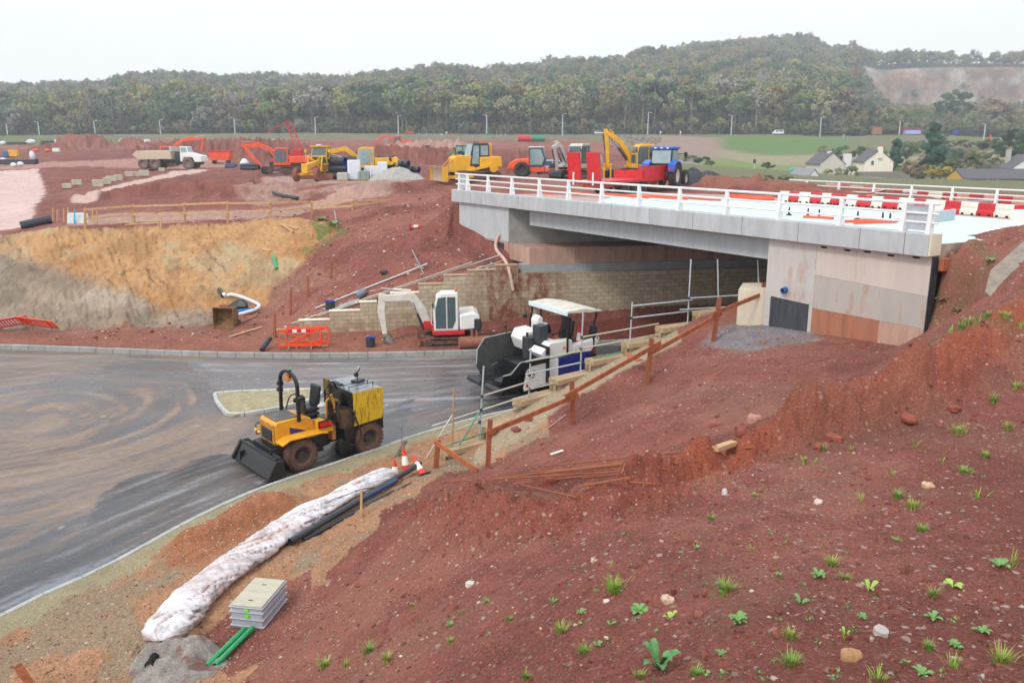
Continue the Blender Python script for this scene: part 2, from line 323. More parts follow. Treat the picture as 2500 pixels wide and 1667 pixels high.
cp(('w', 21, 68.5, 6.9), ('w', 24, 68, 6.9), ('w', 30, 60, 6.8), ('w', 38, 46, 6.7), ('w', 23, 75, 4.0), ('w', 36, 66, 3.0), ('w', 44, 52, 3.0), ('w', -170, 30, 4), ('w', -120, 8, 3), ('w', -60, 30, .3), ('w', -60, 10, .3), ('w', -40, -10, .5), ('w', 120, -10, 8), ('w', 130, 90, 2), ('w', 330, 250, 6), ('w', -420, 250, 9))
res = delaunay_2d_cdt([Vector(p[:2]) for p in TV], TE, [], 0, 1e-4)
zin = np.array([p[2] for p in TV]); tv = np.array([tuple(v) for v in res[0]]); tz = np.zeros(len(tv))
pin = np.array([p[:2] for p in TV])
for i, o in enumerate(res[3]):
    if o: tz[i] = zin[o[0]]
    else:
        d = np.hypot(*(pin - tv[i]).T); k = np.argsort(d)[:3]; w = 1 / (d[k] + 1e-3); tz[i] = (zin[k] * w).sum() / w.sum()
class Raster:
    def __init__(s, x0, x1, y0, y1, c):
        s.x0, s.y0, s.c = x0, y0, c; s.nx = int((x1 - x0) / c) + 1; s.ny = int((y1 - y0) / c) + 1
        s.Z = np.full((s.ny, s.nx), np.nan)
        for f in res[2]:
            (ax, ay), (bx, by), (cx, cy) = tv[f[0]], tv[f[1]], tv[f[2]]
            i0 = max(int((min(ax, bx, cx) - x0) / c), 0); i1 = min(int((max(ax, bx, cx) - x0) / c) + 2, s.nx); j0 = max(int((min(ay, by, cy) - y0) / c), 0); j1 = min(int((max(ay, by, cy) - y0) / c) + 2, s.ny)
            if i0 >= i1 or j0 >= j1: continue
            X, Y = np.meshgrid(x0 + c * np.arange(i0, i1), y0 + c * np.arange(j0, j1)); D = (by - cy) * (ax - cx) + (cx - bx) * (ay - cy)
            if abs(D) < 1e-9: continue
            u = ((by - cy) * (X - cx) + (cx - bx) * (Y - cy)) / D; v = ((cy - ay) * (X - cx) + (ax - cx) * (Y - cy)) / D; w = 1 - u - v
            ok = (u > -1e-6) & (v > -1e-6) & (w > -1e-6); zz = u * tz[f[0]] + v * tz[f[1]] + w * tz[f[2]]
            sub = s.Z[j0:j1, i0:i1]; sub[ok] = zz[ok]
        s.Z[np.isnan(s.Z)] = 3.0
    def blur(s, k):
        Z = s.Z
        for ax in (0, 1):
            p = np.pad(Z, [(k, k) if a == ax else (0, 0) for a in (0, 1)], mode='edge'); cs = np.cumsum(p, ax); cs = np.insert(cs, 0, 0, ax)
            n = 2 * k + 1; Z = (np.take(cs, range(n, cs.shape[ax]), ax) - np.take(cs, range(0, cs.shape[ax] - n), ax)) / n
        return Z
    def get(s, X, Y, Z=None):
        Z = s.Z if Z is None else Z
        u = np.clip((X - s.x0) / s.c, 0, s.nx - 1.001); v = np.clip((Y - s.y0) / s.c, 0, s.ny - 1.001); i = u.astype(int); j = v.astype(int); fu = u - i; fv = v - j
        return (Z[j, i] * (1 - fu) + Z[j, i + 1] * fu) * (1 - fv) + (Z[j + 1, i] * (1 - fu) + Z[j + 1, i + 1] * fu) * fv
RN = Raster(-48, 44, -8, 84, .1); RF = Raster(-420, 330, -10, 396, 1.0)
gx, gy = np.meshgrid(RN.x0 + RN.c * np.arange(RN.nx), RN.y0 + RN.c * np.arange(RN.ny))
ROADP = NKs + FKs[::-1] + [(-60, 3)]
wall_zone = (dist_line(gx, gy, [tuple(p[:2]) for p in WP] + [(14, 35)]) < 1.0) | (dist_line(gx, gy, [(-11.9, wall_at(-11.9)), (30, wall_at(30))]) < 1.2) | (dist_line(gx, gy, [tuple(BA + BD * 23.5)[:2], tuple(BB)[:2]]) < 1.2) | (dist_line(gx, gy, [tuple(BA)[:2], (0, 46.6)]) < 1.)
b1 = RN.blur(3); b2 = RN.blur(9); fore = sstep(26, 34, gy)
RN.Z = np.where(wall_zone, RN.Z, b1 * (1 - .5 * fore) + b2 * .5 * fore)
NPX = 0
def px_of(X, Y): return PCX + FOC / CP * X / np.maximum(Y, .1)        # column of the photo, roughly
# roughness amplitude per place
def bumpy(X, Y):
    d = dist_line(X, Y, [tuple(p[:2]) for p in cw]); amp = .085 + .2 * np.exp(-(d / .9) ** 2)
    amp = np.where((Y > 48) & (Y < 95) & (X > -30) & (X < 0), .16, amp); amp = np.where(Y >= 95, .25, amp)
    oc = in_poly(X, Y, OCHRE); amp = np.where(oc, .28, amp)
    v = (dist_line(X, Y, NK) < 2.5) & (Y > 10); amp = np.where(v, .03, amp)
    bd = dist_line(X, Y, [tuple(BA)[:2], tuple(BB)[:2]]); amp = amp * (.15 + .85 * sstep(.3, 2.2, bd)); return amp
OCHRE = [tuple(at(*p)[:2]) for p in ((-150, 800, .3), (300, 801, .35), (640, 765, .5), (740, 640, 2.9), (835, 555, 4.55), (700, 533, 4.7), (450, 552, 4.5), (150, 560, 4.3), (0, 578, 3.6), (-150, 600, 3.2))]
OCX = Vector((-.31, .95))
def rough(X, Y):
    n = fbm(X * .55, Y * .55, 3, 5) * .9 + .7 * fbm((X * .8 + Y * .6) * .35, (Y * .8 - X * .6) * 1.6, 3, 7) + fbm(X * 2.1, Y * 2.1, 4, 9, .6) * .6
    clod = np.abs(fbm(X * 3.3 + 4, Y * 3.3, 3, 21, .6)); clod = .5 - clod
    z = bumpy(X, Y) * (n * .8 + clod * .55) + np.where(in_poly(X, Y, OCHRE), .30 * fbm(X * .9, Y * .6, 5, 48, .62) + .07 * (.5 - np.abs(fbm(X * 2.4, Y * 1.7, 3, 49, .6))), 0)
    d = dist_line(X, Y, [tuple(p[:2]) for p in cw]); k = np.exp(-(d / 1.1) ** 2)
    z = z + k * (.2 * np.clip(fbm(X * 1.7, Y * 1.7, 3, 31), -.6, 1) + .15 * fbm(X * 4.2, Y * 4.2, 4, 33, .62))
    oc = in_poly(X, Y, OCHRE)                       # gullies down the ochre face
    a = X * .95 + Y * .31; b = -X * .31 + Y * .95; q = np.abs(fbm(a * 1.1 + .25 * b, b * .16, 3, 44, .55))
    z = z - np.where(oc, .16 * np.exp(-(q / .07) ** 2) * sstep(-.15, .25, fbm(X * .12, Y * .1, 2, 47)), 0)
    for (mx_, my_, r1, r2, h, th) in MOUNDS:
        c, s_ = math.cos(th), math.sin(th); u = ((X - mx_) * c + (Y - my_) * s_) / r1; v = (-(X - mx_) * s_ + (Y - my_) * c) / r2
        f = .9 if r1 > 1 else 3.1; z = z + h * sstep(0, .85, 1.15 - np.sqrt(u * u + v * v + .02) + .35 * fbm(X * f, Y * f, 3, 3)) * (1 + .3 * fbm(X * f * 1.7, Y * f * 1.7, 3, 4))
    return z
MOUNDS = []
def mound(px, py, z, r1, r2, h, th=0):
    p = at(px, py, z) if z is not None else None
    MOUNDS.append((p.x, p.y, r1, r2, h, th))
mound(1965, 990, 5.15, .45, .5, .36); mound(1930, 1010, 5.1, .4, .4, .16); mound(1100, 1215, 2.3, .8, .5, .35); mound(1150, 1200, 3.2, .7, .5, .4); mound(1700, 1150, 4.5, .5, .4, .35); mound(1550, 1215, 4.3, .4, .35, .42); mound(1480, 1232, 4.3, .4, .3, .22); mound(2050, 950, 5.35, .6, .4, .22); mound(1630, 1190, 4.4, .5, .3, .25); mound(2250, 880, 5.6, .9, .5, .2)
mound(640, 1245, .15, 1.5, .75, .42, .62); mound(520, 1300, .12, 1.2, .6, .38, .7); mound(430, 1600, .2, 1.0, .8, .3)
mound(205, 388, 5.9, 9, 6, 3.2); mound(130, 392, 5.9, 6, 4, 1.5); mound(330, 385, 6, 5, 4, 2.0)
mound(1300, 415, 6.2, 6, 4, 2.2); mound(1000, 405, 6.2, 10, 5, 2.4); mound(930, 400, 6.2, 7, 5, 2.2); mound(1100, 400, 6.2, 8, 5, 2.0); mound(1230, 400, 6.3, 8, 5, 2.0); mound(560, 392, 6, 22, 8, 2.6); mound(700, 400, 6, 14, 6, 2.0); mound(1060, 372, 8, 14, 8, 2.6); mound(870, 470, 6.1, 5, 2.0, .7); mound(600, 480, 5.3, 6, 2, .6); mound(975, 585, 4.5, 2.0, 1.1, .45)
mound(400, 462, 5.7, 10, 2.2, .9, .5); mound(480, 500, 5, 8, 1.5, .4)
mound(1775, 455, 7, 4.5, 1.6, .9, -.2); mound(1900, 460, 7, 5, 1.5, .8, -.3); mound(2000, 470, 6.95, 4, 1.4, .7, -.6)
def ground_z(X, Y, fine=True):
    X = np.asarray(X, float); Y = np.asarray(Y, float)
    zn = RN.get(X, Y); zf = RF.get(X, Y); k = np.clip(np.minimum.reduce([(X + 48) / 6, (44 - X) / 6, (84 - Y) / 6, (Y + 8) / 4]), 0, 1)
    z = zn * k + zf * (1 - k) + rough(X, Y)
    z = np.where(in_poly(X, Y, ROADP), -.22, z)
    if fine: z = z + (.03 * fbm(X * 5.5, Y * 5.5, 4, 61, .68) + .02 * (.5 - np.abs(fbm(X * 7, Y * 7, 3, 63, .6)))) * sstep(60, 30, np.hypot(X, Y)) * np.where(dist_line(X, Y, NKs) < 1.2, .3, 1) * (1 - in_poly(X, Y, ROADP))
    return z
def gz(x, y): return float(ground_z(np.array([x]), np.array([y]), False)[0])
def G(px, py, lift=0):        # the spot of the ground seen at this pixel
    d = ray(px, py); t = np.geomspace(2.2, 700, 2600); X = d.x * t; Y = d.y * t; Z = CAMH + d.z * t
    g = ground_z(X, Y, False); h = np.where(Z < g)[0]
    i = h[0] if len(h) else len(t) - 1
    a, b = (Z - g)[i - 1], (Z - g)[i]; s = t[i - 1] + (t[i] - t[i - 1]) * (a / (a - b + 1e-9))
    return Vector((d.x * s, d.y * s, CAMH + d.z * s + lift))
# ------------------------------------------------------------------ ground sheet
def grid_mesh(name, X, Y, Z, colr=None):
    nr, nc = X.shape; me = bpy.data.meshes.new(name); V = np.stack([X, Y, Z], -1).reshape(-1, 3).astype(np.float32)
    i = (np.arange(nr - 1)[:, None] * nc + np.arange(nc - 1)[None, :]).ravel(); F = np.stack([i, i + 1, i + nc + 1, i + nc], -1).astype(np.int32)
    me.vertices.add(len(V)); me.vertices.foreach_set('co', V.ravel()); n = len(F)
    me.loops.add(n * 4); me.loops.foreach_set('vertex_index', F.ravel()); me.polygons.add(n)
    me.polygons.foreach_set('loop_start', np.arange(0, n * 4, 4, dtype=np.int32)); me.polygons.foreach_set('loop_total', np.full(n, 4, np.int32))
    me.polygons.foreach_set('use_smooth', np.ones(n, bool)); me.update(calc_edges=True)
    if colr is not None:
        a = me.color_attributes.new('Col', 'FLOAT_COLOR', 'POINT'); a.data.foreach_set('color', colr.reshape(-1).astype(np.float32))
    o = bpy.data.objects.new(name, me); COL.objects.link(o); return o
def soil_mat(name, rough=.92, spec=.25, stone=(.50, .40, .35), bump=.5, wet=False, fine=28):
    m = bpy.data.materials.new(name); m.use_nodes = True; t = m.node_tree; L = t.links.new; b = t.nodes['Principled BSDF']
    at_ = nn(t, 'ShaderNodeAttribute', attribute_name='Col'); tc = nn(t, 'ShaderNodeTexCoord'); ob = tc.outputs['Object']
    def noise(s, d=6, r=.6):
        n = nn(t, 'ShaderNodeTexNoise'); n.inputs['Scale'].default_value = s; n.inputs['Detail'].default_value = d; n.inputs['Roughness'].default_value = r; L(ob, n.inputs['Vector']); return n.outputs[0]
    def rng(x, a, c, lo, hi):
        r = nn(t, 'ShaderNodeMapRange', clamp=True); r.inputs[1].default_value = a; r.inputs[2].default_value = c; r.inputs[3].default_value = lo; r.inputs[4].default_value = hi; L(x, r.inputs[0]); return r.outputs[0]
    def mul(x, y):
        q = nn(t, 'ShaderNodeMath', operation='MULTIPLY'); L(x, q.inputs[0])
        if isinstance(y, float): q.inputs[1].default_value = y
        else: L(y, q.inputs[1])
        return q.outputs[0]
    v = rng(noise(fine, 8, .78), .28, .72, .34, 1.6)  # wide contrast also paints the fine shadow gaps between clods
    if wet:
        v = rng(noise(4, 8, .7), .3, .7, .82, 1.16)
    c = nn(t, 'ShaderNodeMix', data_type='RGBA', blend_type='MULTIPLY'); c.inputs[0].default_value = 1; L(at_.outputs['Color'], c.inputs[6]); L(v, c.inputs[7]); out = c.outputs[2]
    if wet:
        L(rng(at_.outputs['Alpha'], 0, 1, .16, .75), b.inputs['Roughness']); b.inputs['Specular IOR Level'].default_value = .5
    else:
        for sc, thr in ((7.5, .80), (17, .80), (44, .84)):
            vo = nn(t, 'ShaderNodeTexVoronoi'); vo.inputs['Scale'].default_value = sc; L(ob, vo.inputs['Vector'])
            sp = nn(t, 'ShaderNodeSeparateColor'); L(vo.outputs['Color'], sp.inputs[0])
            k = mul(mul(rng(sp.outputs[0], thr, thr + .04, 0, 1), rng(vo.outputs['Distance'], .22, .34, 1, 0)), rng(at_.outputs['Alpha'], 0, 1, 0, 1.0))
            sm = nn(t, 'ShaderNodeMix', data_type='RGBA'); L(k, sm.inputs[0]); L(out, sm.inputs[6])
            sc_ = nn(t, 'ShaderNodeMix', data_type='RGBA'); sc_.inputs[6].default_value = (stone[0] * .6, stone[1] * .5, stone[2] * .5, 1); sc_.inputs[7].default_value = (*stone, 1); L(sp.outputs[1], sc_.inputs[0]); L(sc_.outputs[2], sm.inputs[7]); out = sm.outputs[2]
        b.inputs['Roughness'].default_value = rough; b.inputs['Specular IOR Level'].default_value = spec
    L(out, b.inputs['Base Color'])
    bp = nn(t, 'ShaderNodeBump'); bp.inputs['Strength'].default_value = bump; bp.inputs['Distance'].default_value = .07 if not wet else .01
    n2 = noise(14, 8, .72) if not wet else noise(60, 4, .6); L(n2, bp.inputs['Height']); L(bp.outputs[0], b.inputs['Normal'])
    return m
def L3(h, k=1.0): return np.array(lin(h)) * k
def mixc(C, m, col): return C * (1 - m[..., None]) + np.asarray(col) * m[..., None]
def pxpoly(*P): return [tuple(at(*p)[:2]) for p in P]
def colour_ground(X, Y, Z):
    D = np.hypot(X, Y); PX = px_of(X, Y)
    n1 = fbm(X * .35, Y * .35, 4, 71); n2 = fbm(X * 1.6, Y * 1.6, 4, 72, .6); n3 = fbm(X * 6, Y * 6, 3, 73, .6); nf = fbm(X * .05, Y * .05, 4, 74)
    wx = .5 * fbm(X * .9, Y * .9, 3, 75) + .22 * fbm(X * 3.5, Y * 3.5, 3, 79); wy = .5 * fbm(X * .9 + 50, Y * .9, 3, 76) + .22 * fbm(X * 3.5 + 9, Y * 3.5, 3, 80)
    red = L3('8b5348', .90)
    C = red * (1 + .24 * n1 + .26 * n2 + .2 * n3)[..., None]
    C = mixc(C, .5 * sstep(.02, .5, n1 + .4 * n2), L3('9a6a59', .88)); C = mixc(C, .55 * sstep(.1, .6, -n1 + .5 * n2), L3('713c33', .8))
    S = .42 + .45 * sstep(-.1, .35, fbm(X * .5, Y * .5, 3, 81))
    def zone(P, col, stony=None, w=1.0, k=1.0, soft=None):
        nonlocal C, S
        xs = [p[0] for p in P]; ys = [p[1] for p in P]; bbm = (X > min(xs) - w - .4) & (X < max(xs) + w + .4) & (Y > min(ys) - w - .4) & (Y < max(ys) + w + .4)
        m = np.zeros(X.shape); x_, y_ = X[bbm] + wx[bbm] * w, Y[bbm] + wy[bbm] * w; e_ = .28 * max(w, .5)
        if len(x_): m[bbm] = sum(in_poly(x_ + e_ * ox, y_ + e_ * oy, P) * wt for ox, oy, wt in ((0, 0, .2), (1, 0, .13), (-1, 0, .13), (0, 1, .13), (0, -1, .13), (2, 1, .07), (-2, -1, .07), (-1, 2, .07), (1, -2, .07))) * k
        m = np.clip(m + .5 * n3 * m * (1 - m) * 4, 0, 1)
        if soft is not None: m = m * soft
        C = mixc(C, m, np.asarray(col)) if np.ndim(col) == 1 else C * (1 - m[..., None]) + col * m[..., None]
        if stony is not None: S = S * (1 - m) + stony * m
    var = (1 + .18 * n1 + .25 * n2 + .2 * n3)[..., None]
    # plateau, spoil and tracks behind
    m = sstep(55, 70, Y) * sstep(0, .5, n1 + .3) * .6; C = mixc(C, m * .55, L3('a06a5e', .85))
    m = sstep(62, 90, Y) * (PX < 620) * .4; C = mixc(C, m * sstep(-.2, .4, nf), L3('a97a6c', .8)); m = sstep(66, 76, Y) * (Y < 205) * sstep(-.15, .25, n1 + .6 * nf) * .7; C = mixc(C, m, L3('733a33', .8))
    zone(pxpoly((150, 545, 4.5), (600, 535, 4.7), (960, 500, 5.3), (960, 488, 5.4), (600, 512, 4.9), (250, 520, 4.7)), L3('b39184', .85) * var, .5)
    zone(pxpoly((-150, 560, 3.6), (70, 560, 3.7), (110, 470, 4.7), (95, 420, 5.4), (-150, 420, 5.4)), L3('d9bcb6', .86) * (1 + .15 * n2 + .1 * n1)[..., None], .2, .6)
    zone(pxpoly((170, 500, 4.6), (215, 500, 4.7), (340, 452, 5.6), (520, 420, 5.95), (470, 413, 5.95), (300, 448, 5.5)), L3('d0b4ab', .85), .2, .4)
    zone(pxpoly((610, 505, 5), (960, 470, 5.9), (940, 440, 6.5), (700, 440, 6.2), (560, 470, 5.4)), L3('a98a7c', .85) * var, .9, 1, .7, sstep(-.2, .25, n1))
    zone(pxpoly((640, 445, 6.2), (1000, 452, 6.5), (980, 434, 6.5), (640, 434, 6.1)), L3('b79c90', .85), .6, .6, .8)
    zone(pxpoly((-150, 412, 5.8), (560, 412, 5.9), (560, 396, 6.3), (-150, 396, 6.4)), L3('c39a8e', .8), .2, .5, .7)
    zone([(p.x, p.y) for p in (atY(930, 400, 158), atY(1130, 400, 158), atY(1150, 400, 180), atY(900, 400, 180))], L3('d6b3a6', .8), 0, 1, .55)
    # far country
    far = sstep(205, 235, Y + 25 * nf - 70 * (PX < 1500))
    gr = L3('7f7a5e', .78) * (1 + .3 * n1 + .25 * fbm(X * .12, Y * .12, 3, 77))[..., None]
    C = np.where((far > 0)[..., None], C * (1 - far[..., None]) + gr * far[..., None], C); S = S * (1 - far)
    m = far * sstep(-.1, .4, fbm(X * .03, Y * .045, 3, 78)) * (PX < 1100) * sstep(330, 260, Y); C = mixc(C, m * .85, L3('8f6a5d', .8))
    m = sstep(225, 245, Y) * (PX < 300) * (Y < 345) * sstep(-.2, .1, fbm(X * .02, Y * .03, 2, 90)); C = mixc(C, m * .75, L3('5f7d3f', .8))
    rt = sstep(1600, 1680, PX + 60 * nf) * sstep(108, 125, Y)
    C = mixc(C, rt, L3('7f7f5c', .75)); S = S * (1 - rt)
    C = mixc(C, rt * sstep(240, 262, Y) * sstep(305, 290, Y), L3('a09a78', .8))
    C = mixc(C, (PX > 1715) * (PX < 1985) * sstep(196, 202, Y) * sstep(252, 248, Y) * 1.0, L3('83994f', .76) * 1.0)
    C = mixc(C, sstep(1730, 1790, PX + 40 * nf) * sstep(2100, 2030, PX + 30 * nf) * sstep(298, 306, Y) * sstep(372, 366, Y), L3('6c8b4c', .75))
    C = mixc(C, sstep(1560, 1600, PX) * sstep(1790, 1730, PX + 30 * nf) * sstep(225, 240, Y) * sstep(360, 352, Y) * .9, L3('a48b80', .8))
    C = mixc(C, (PX > 1640) * (PX < 2050) * sstep(182, 186, Y) * sstep(199, 196, Y) * .9, L3('a9a6a6', .8))
    C = mixc(C, (PX > 1000) * sstep(374, 376, Y) * sstep(386, 384, Y) * .85, L3('77787a', .75))
    # bank by the road
    zone(pxpoly((-150, 830, .2), (640, 862, .15), (1200, 860, .15), (1800, 800, .4), (1700, 760, 1), (1290, 800, .5), (1150, 815, .4), (640, 800, .3), (300, 800, .3), (-150, 800, .3)), L3('96604f', .85) * var, .55, .5)
    zone(pxpoly((1160, 850, .2), (1800, 805, .4), (1720, 758, 1), (1290, 795, .5), (1130, 818, .4)), L3('74382f', .85) * var, .2, .4, .85)
    # ochre cutting
    o1 = L3('c4986a', .86); o2 = L3('c48a52', .84); o3 = L3('c0ab88', .86); a = X * .95 + Y * .31
    oc = o1 * (1 + .16 * n2 + .22 * n3)[..., None]
    oc = mixc(oc, sstep(-.05, .3, fbm(a * .13 + 3, Z * .45, 4, 82)) * .6, o2); oc = mixc(oc, sstep(0, .35, fbm(a * .3, Z * .8, 4, 83, .6)) * .8, o3); oc = mixc(oc, sstep(.02, .3, fbm(a * .7, Z * 1.6, 4, 85, .6)) * .35, L3('8f6a44', .8)); ck = np.abs(fbm(a * .75 + 1.1 * Z, a * .1, 3, 86)); oc = mixc(oc, np.exp(-(ck / .016) ** 2) * sstep(1.2, 2.2, Z) * (a > -14) * .75, L3('5e3f24', .8))
    zone(OCHRE, oc, .25, .9)
    zone(pxpoly((-150, 810, .3), (480, 800, .35), (560, 770, .6), (380, 745, 1.1), (290, 705, 1.9), (150, 650, 2.9), (0, 625, 3.1), (-150, 625, 3)), L3('9b8d7d', .8) * (1 + .5 * fbm(a * .5, Z * 1.4, 4, 87, .6) + .3 * n2)[..., None], .3, 1.2, .9)
    zone(pxpoly((190, 770, .5), (360, 770, .7), (300, 715, 1.6), (200, 705, 1.8)), L3('c0b2a0', .85), .3, 1.2, .7)
    zone(pxpoly((640, 505, 5), (640, 505, 5)), red)
    zone(pxpoly((740, 570, 4.6), (800, 580, 4.3), (840, 555, 4.6), (760, 535, 4.75)), L3('5d7a3c', .8), None, 1.2, .8, sstep(-.15, .1, n2))
    zone(pxpoly((560, 800, .3), (640, 775, .5), (760, 740, 1.1), (850, 690, 2.4), (780, 670, 2.4), (700, 700, 1.6)), L3('9b6c5b', .85) * var, 1, .8, .8)
    # verge gravel, haunch, stone strip, grey chippings
    q = dist_line(X, Y, NKs); vg = (q < 7) & (Y < 32) & (X < 1.2) & ~in_poly(X + 1.1 * wx, Y + 1.1 * wy, FOREP) & ~in_poly(X, Y, pxpoly((560, 1667, .3), (470, 1560, .3), (600, 1450, .35), (760, 1400, .3), (760, 1560, .5)))
    m = vg.astype(float); C = mixc(C, m, L3('b5815f', .82) * (1 + .2 * n2 + .3 * n3)[..., None]) if False else C * (1 - m[..., None]) + (L3('b88a68', .8) * (1 + .16 * n1 + .2 * n2 + .2 * n3)[..., None]) * m[..., None]; S = S * (1 - m) + m * 1.0
    m = m * sstep(.05, .3, fbm(X * .8, Y * .8, 3, 91)) * .7; C = mixc(C, m, L3('9a8f78', .8))
    zone(pxpoly((390, 1290, .3), (560, 1215, .3), (720, 1210, .3), (740, 1250, .3), (600, 1310, .3), (480, 1370, .3), (400, 1370, .3)), L3('a96f4e', .86) * (1 + .3 * n3)[..., None], 1, .35)
    hm = (q < .78 + .6 * wx + .3 * n2) & (Y < 32) & (X < 1); m = hm * .95; C = C * (1 - m[..., None]) + (L3('a99f80', .82) * (1 + .12 * n2 + .12 * n3)[..., None]) * m[..., None]; S = S * (1 - m)
    w_ = dist_line(X, Y, [(p.x + .42, p.y - .5) for p in WP]); m = sstep(.75, .45, w_ + .5 * wx) * (X > -1.2) * (X < 6.5); C = mixc(C, m * .9, L3('b3a48a', .85)); S = S * (1 - m) + m
    zone(pxpoly((1715, 838, 2.9), (1790, 792, 3.1), (1960, 795, 3.3), (2010, 830, 3.4), (1900, 845, 3.3), (1810, 872, 3.1), (1750, 850, 2.9)), L3('8b8d93', .85) * (1 + .25 * n3)[..., None], 1, .6, .85)
    zone(pxpoly((1150, 850, .2), (1230, 850, .2), (1230, 855, .2)), red)
    fc = dist_line(X, Y, [tuple(p[:2]) for p in cw[7:]]); m = sstep(1.0, .25, fc) * (Y < 24) * .75; C = mixc(C, m, L3('a5563c', .84) * 1.0); fc = dist_line(X, Y, [tuple(p[:2]) for p in cw[:7]]); C = mixc(C, sstep(.9, .2, fc + .4 * wx) * .45, L3('9a4f3c', .84))
    # bits of green on the right embankment and along the top
    m = sstep(.2, .4, fbm(X * .9, Y * .9, 3, 95)) * (PX > 2230) * (Y > 19) * (Y < 33) * .3; C = mixc(C, m, L3('6f7048', .8))
    m = sstep(.05, .35, fbm(X * .5 + 9, Y * .5, 3, 96)) * in_poly(X, Y, FOREP) * .35; C = mixc(C, m, L3('8a6555', .85))
    return np.concatenate([np.clip(C, .004, .9), np.clip(S, 0, 1)[..., None]], -1)
FOREP = [tuple(at(*p)[:2]) for p in ((600, 1660, .7), (745, 1530, .5), (760, 1440, .45), (830, 1370, .5), (960, 1250, .6), (1040, 1190, .6), (1100, 1150, .4), (1400, 1050, 1.2))] + [(8, 30), (20, 30), (20, -6), (-3, -6)]
DEG = np.concatenate([np.linspace(-100, -37, 64)[:-1], np.linspace(-37, 37, 1030), np.linspace(37, 100, 64)[1:]])
rr_ = np.concatenate([np.geomspace(1.6, 37, 640), np.linspace(37, 62, 230)[1:], np.geomspace(62, 125, 125)[1:], np.geomspace(125, 402, 150)[1:]])
A_, R_ = np.meshgrid(np.radians(DEG), rr_); GX = R_ * np.sin(A_); GY = R_ * np.cos(A_)
GZ = ground_z(GX, GY); gcol = colour_ground(GX, GY, GZ)
M_SOIL = soil_mat('soil', bump=.8)
ground = kind(grid_mesh('ground', GX, GY, GZ, gcol), 'structure'); ground.data.materials.append(M_SOIL)
del A_, R_, GX, GY, GZ, gcol
# ------------------------------------------------------------------ road
rx_, ry_ = np.meshgrid(np.arange(-60, 40.01, .11), np.arange(6, 49, .11)); 
def colour_road(X, Y):
    cx, cy = -18.5, 30.5; r = np.hypot(X - cx, (Y - cy) * 1.0); th = np.arctan2(Y - cy, X - cx)
    wob = fbm(X * .22, Y * .22, 3, 101)
    arcs = fbm(r * 2.6 + 1.0 * wob, th * 1.7 + .05 * r, 5, 102, .66)
    q = dist_line(X, Y, NKs); al = (X + Y) * .12; lanes = fbm(q * 2.8 + .6 * wob, al, 5, 103, .66)
    q2 = dist_line(X, Y, FKs); lan2 = fbm(q2 * 2.4 + .5 * wob, X * .13, 5, 104, .66)
    wA = np.exp(-((r - 6.5) / 4.2) ** 2) * (X < -6); wN = sstep(7.5, 3, q); wF = sstep(7, 3, q2) + .15
    s = (arcs * wA * 1.4 + lanes * wN + lan2 * wF) / (wA * 1.4 + wN + wF + 1e-3)
    base = fbm(X * .16, Y * .16, 4, 105)
    dust = np.clip(.52 + 1.5 * s + 1.0 * base + .22 * (X < -9), 0, 1) * sstep(.0, 1.2, np.minimum(q, q2) + .7)
    dust = dust * (1 - .55 * sstep(-4, 4, X)) 
    C = np.array(lin('484a51')) * .72 * (1 + .2 * fbm(X * 2, Y * 2, 3, 106))[..., None]
    C = mixc(C, dust * .92, L3('9c8879', .72)); C = mixc(C, np.clip(-s * 1.6 - .1, 0, 1) * .6, L3('4b4d54', .7))
    C = mixc(C, np.clip(s * 2 - .35, 0, 1) * .5, L3('b09d8d', .8))
    P2 = pxpoly((458, 890, 0), (520, 945, 0), (660, 1000, 0), (900, 1020, 0), (1300, 960, 0), (1500, 930, 0), (1500, 868, 0), (460, 876, 0))
    inP = in_poly(X, Y, P2).astype(float); C = mixc(C, inP * .5, L3('6c6e76', .7)); C = mixc(C, inP * np.clip(lan2 * 2.2 - .2, 0, 1) * .7, L3('bcc0ca', .7))  # pale bluish streaks paint a wet sheen into the colour
    P3 = pxpoly((300, 880, 0), (460, 890, 0), (520, 945, 0), (500, 960, 0), (380, 930, 0), (230, 900, 0)); C = mixc(C, in_poly(X + wob, Y + wob, P3) * .6, L3('55565b', .7))
    edge = sstep(.55, .1, np.minimum(q, q2)); C = mixc(C, edge * .55 * (q2 < q), L3('9a7a63', .8)); C = mixc(C, edge * .3 * (q <= q2), L3('8b8a88', .75))
    nb = in_poly(X, Y, ROADP) & (q < 3.4 + wob * 2) & (X < -4) & (X > -13); C = mixc(C, nb * (.6 + .35 * sstep(.1, -.2, lanes)), L3('30343c', .8)); C = mixc(C, nb * sstep(.2, .45, lanes) * .4, L3('9fb0c4', .8));  # dark wet lane; its pale blue streaks are sky sheen painted in
    wetm = np.clip(.8 * dust - .3 * nb + .1 + .35 * fbm(X * .4, Y * .4, 3, 110), 0, 1) * (1 - .5 * inP)
    # white specks of spilt lime, short survey dashes
    sp = (vnoise(X * 7, Y * 7, 120) > .965) & (fbm(X * .3, Y * .3, 3, 121) > .1); C = mixc(C, sp * .35, L3('d9d2c8', .8))
    return np.concatenate([np.clip(C, .01, .8), wetm[..., None]], -1)
M_ROAD = soil_mat('asphalt', wet=True, bump=.35)
road = kind(grid_mesh('road', rx_, ry_, rx_ * 0 + .004 * fbm(rx_ * .5, ry_ * .5, 2, 130), colour_road(rx_, ry_)), 'structure'); road.data.materials.append(M_ROAD)
del rx_, ry_
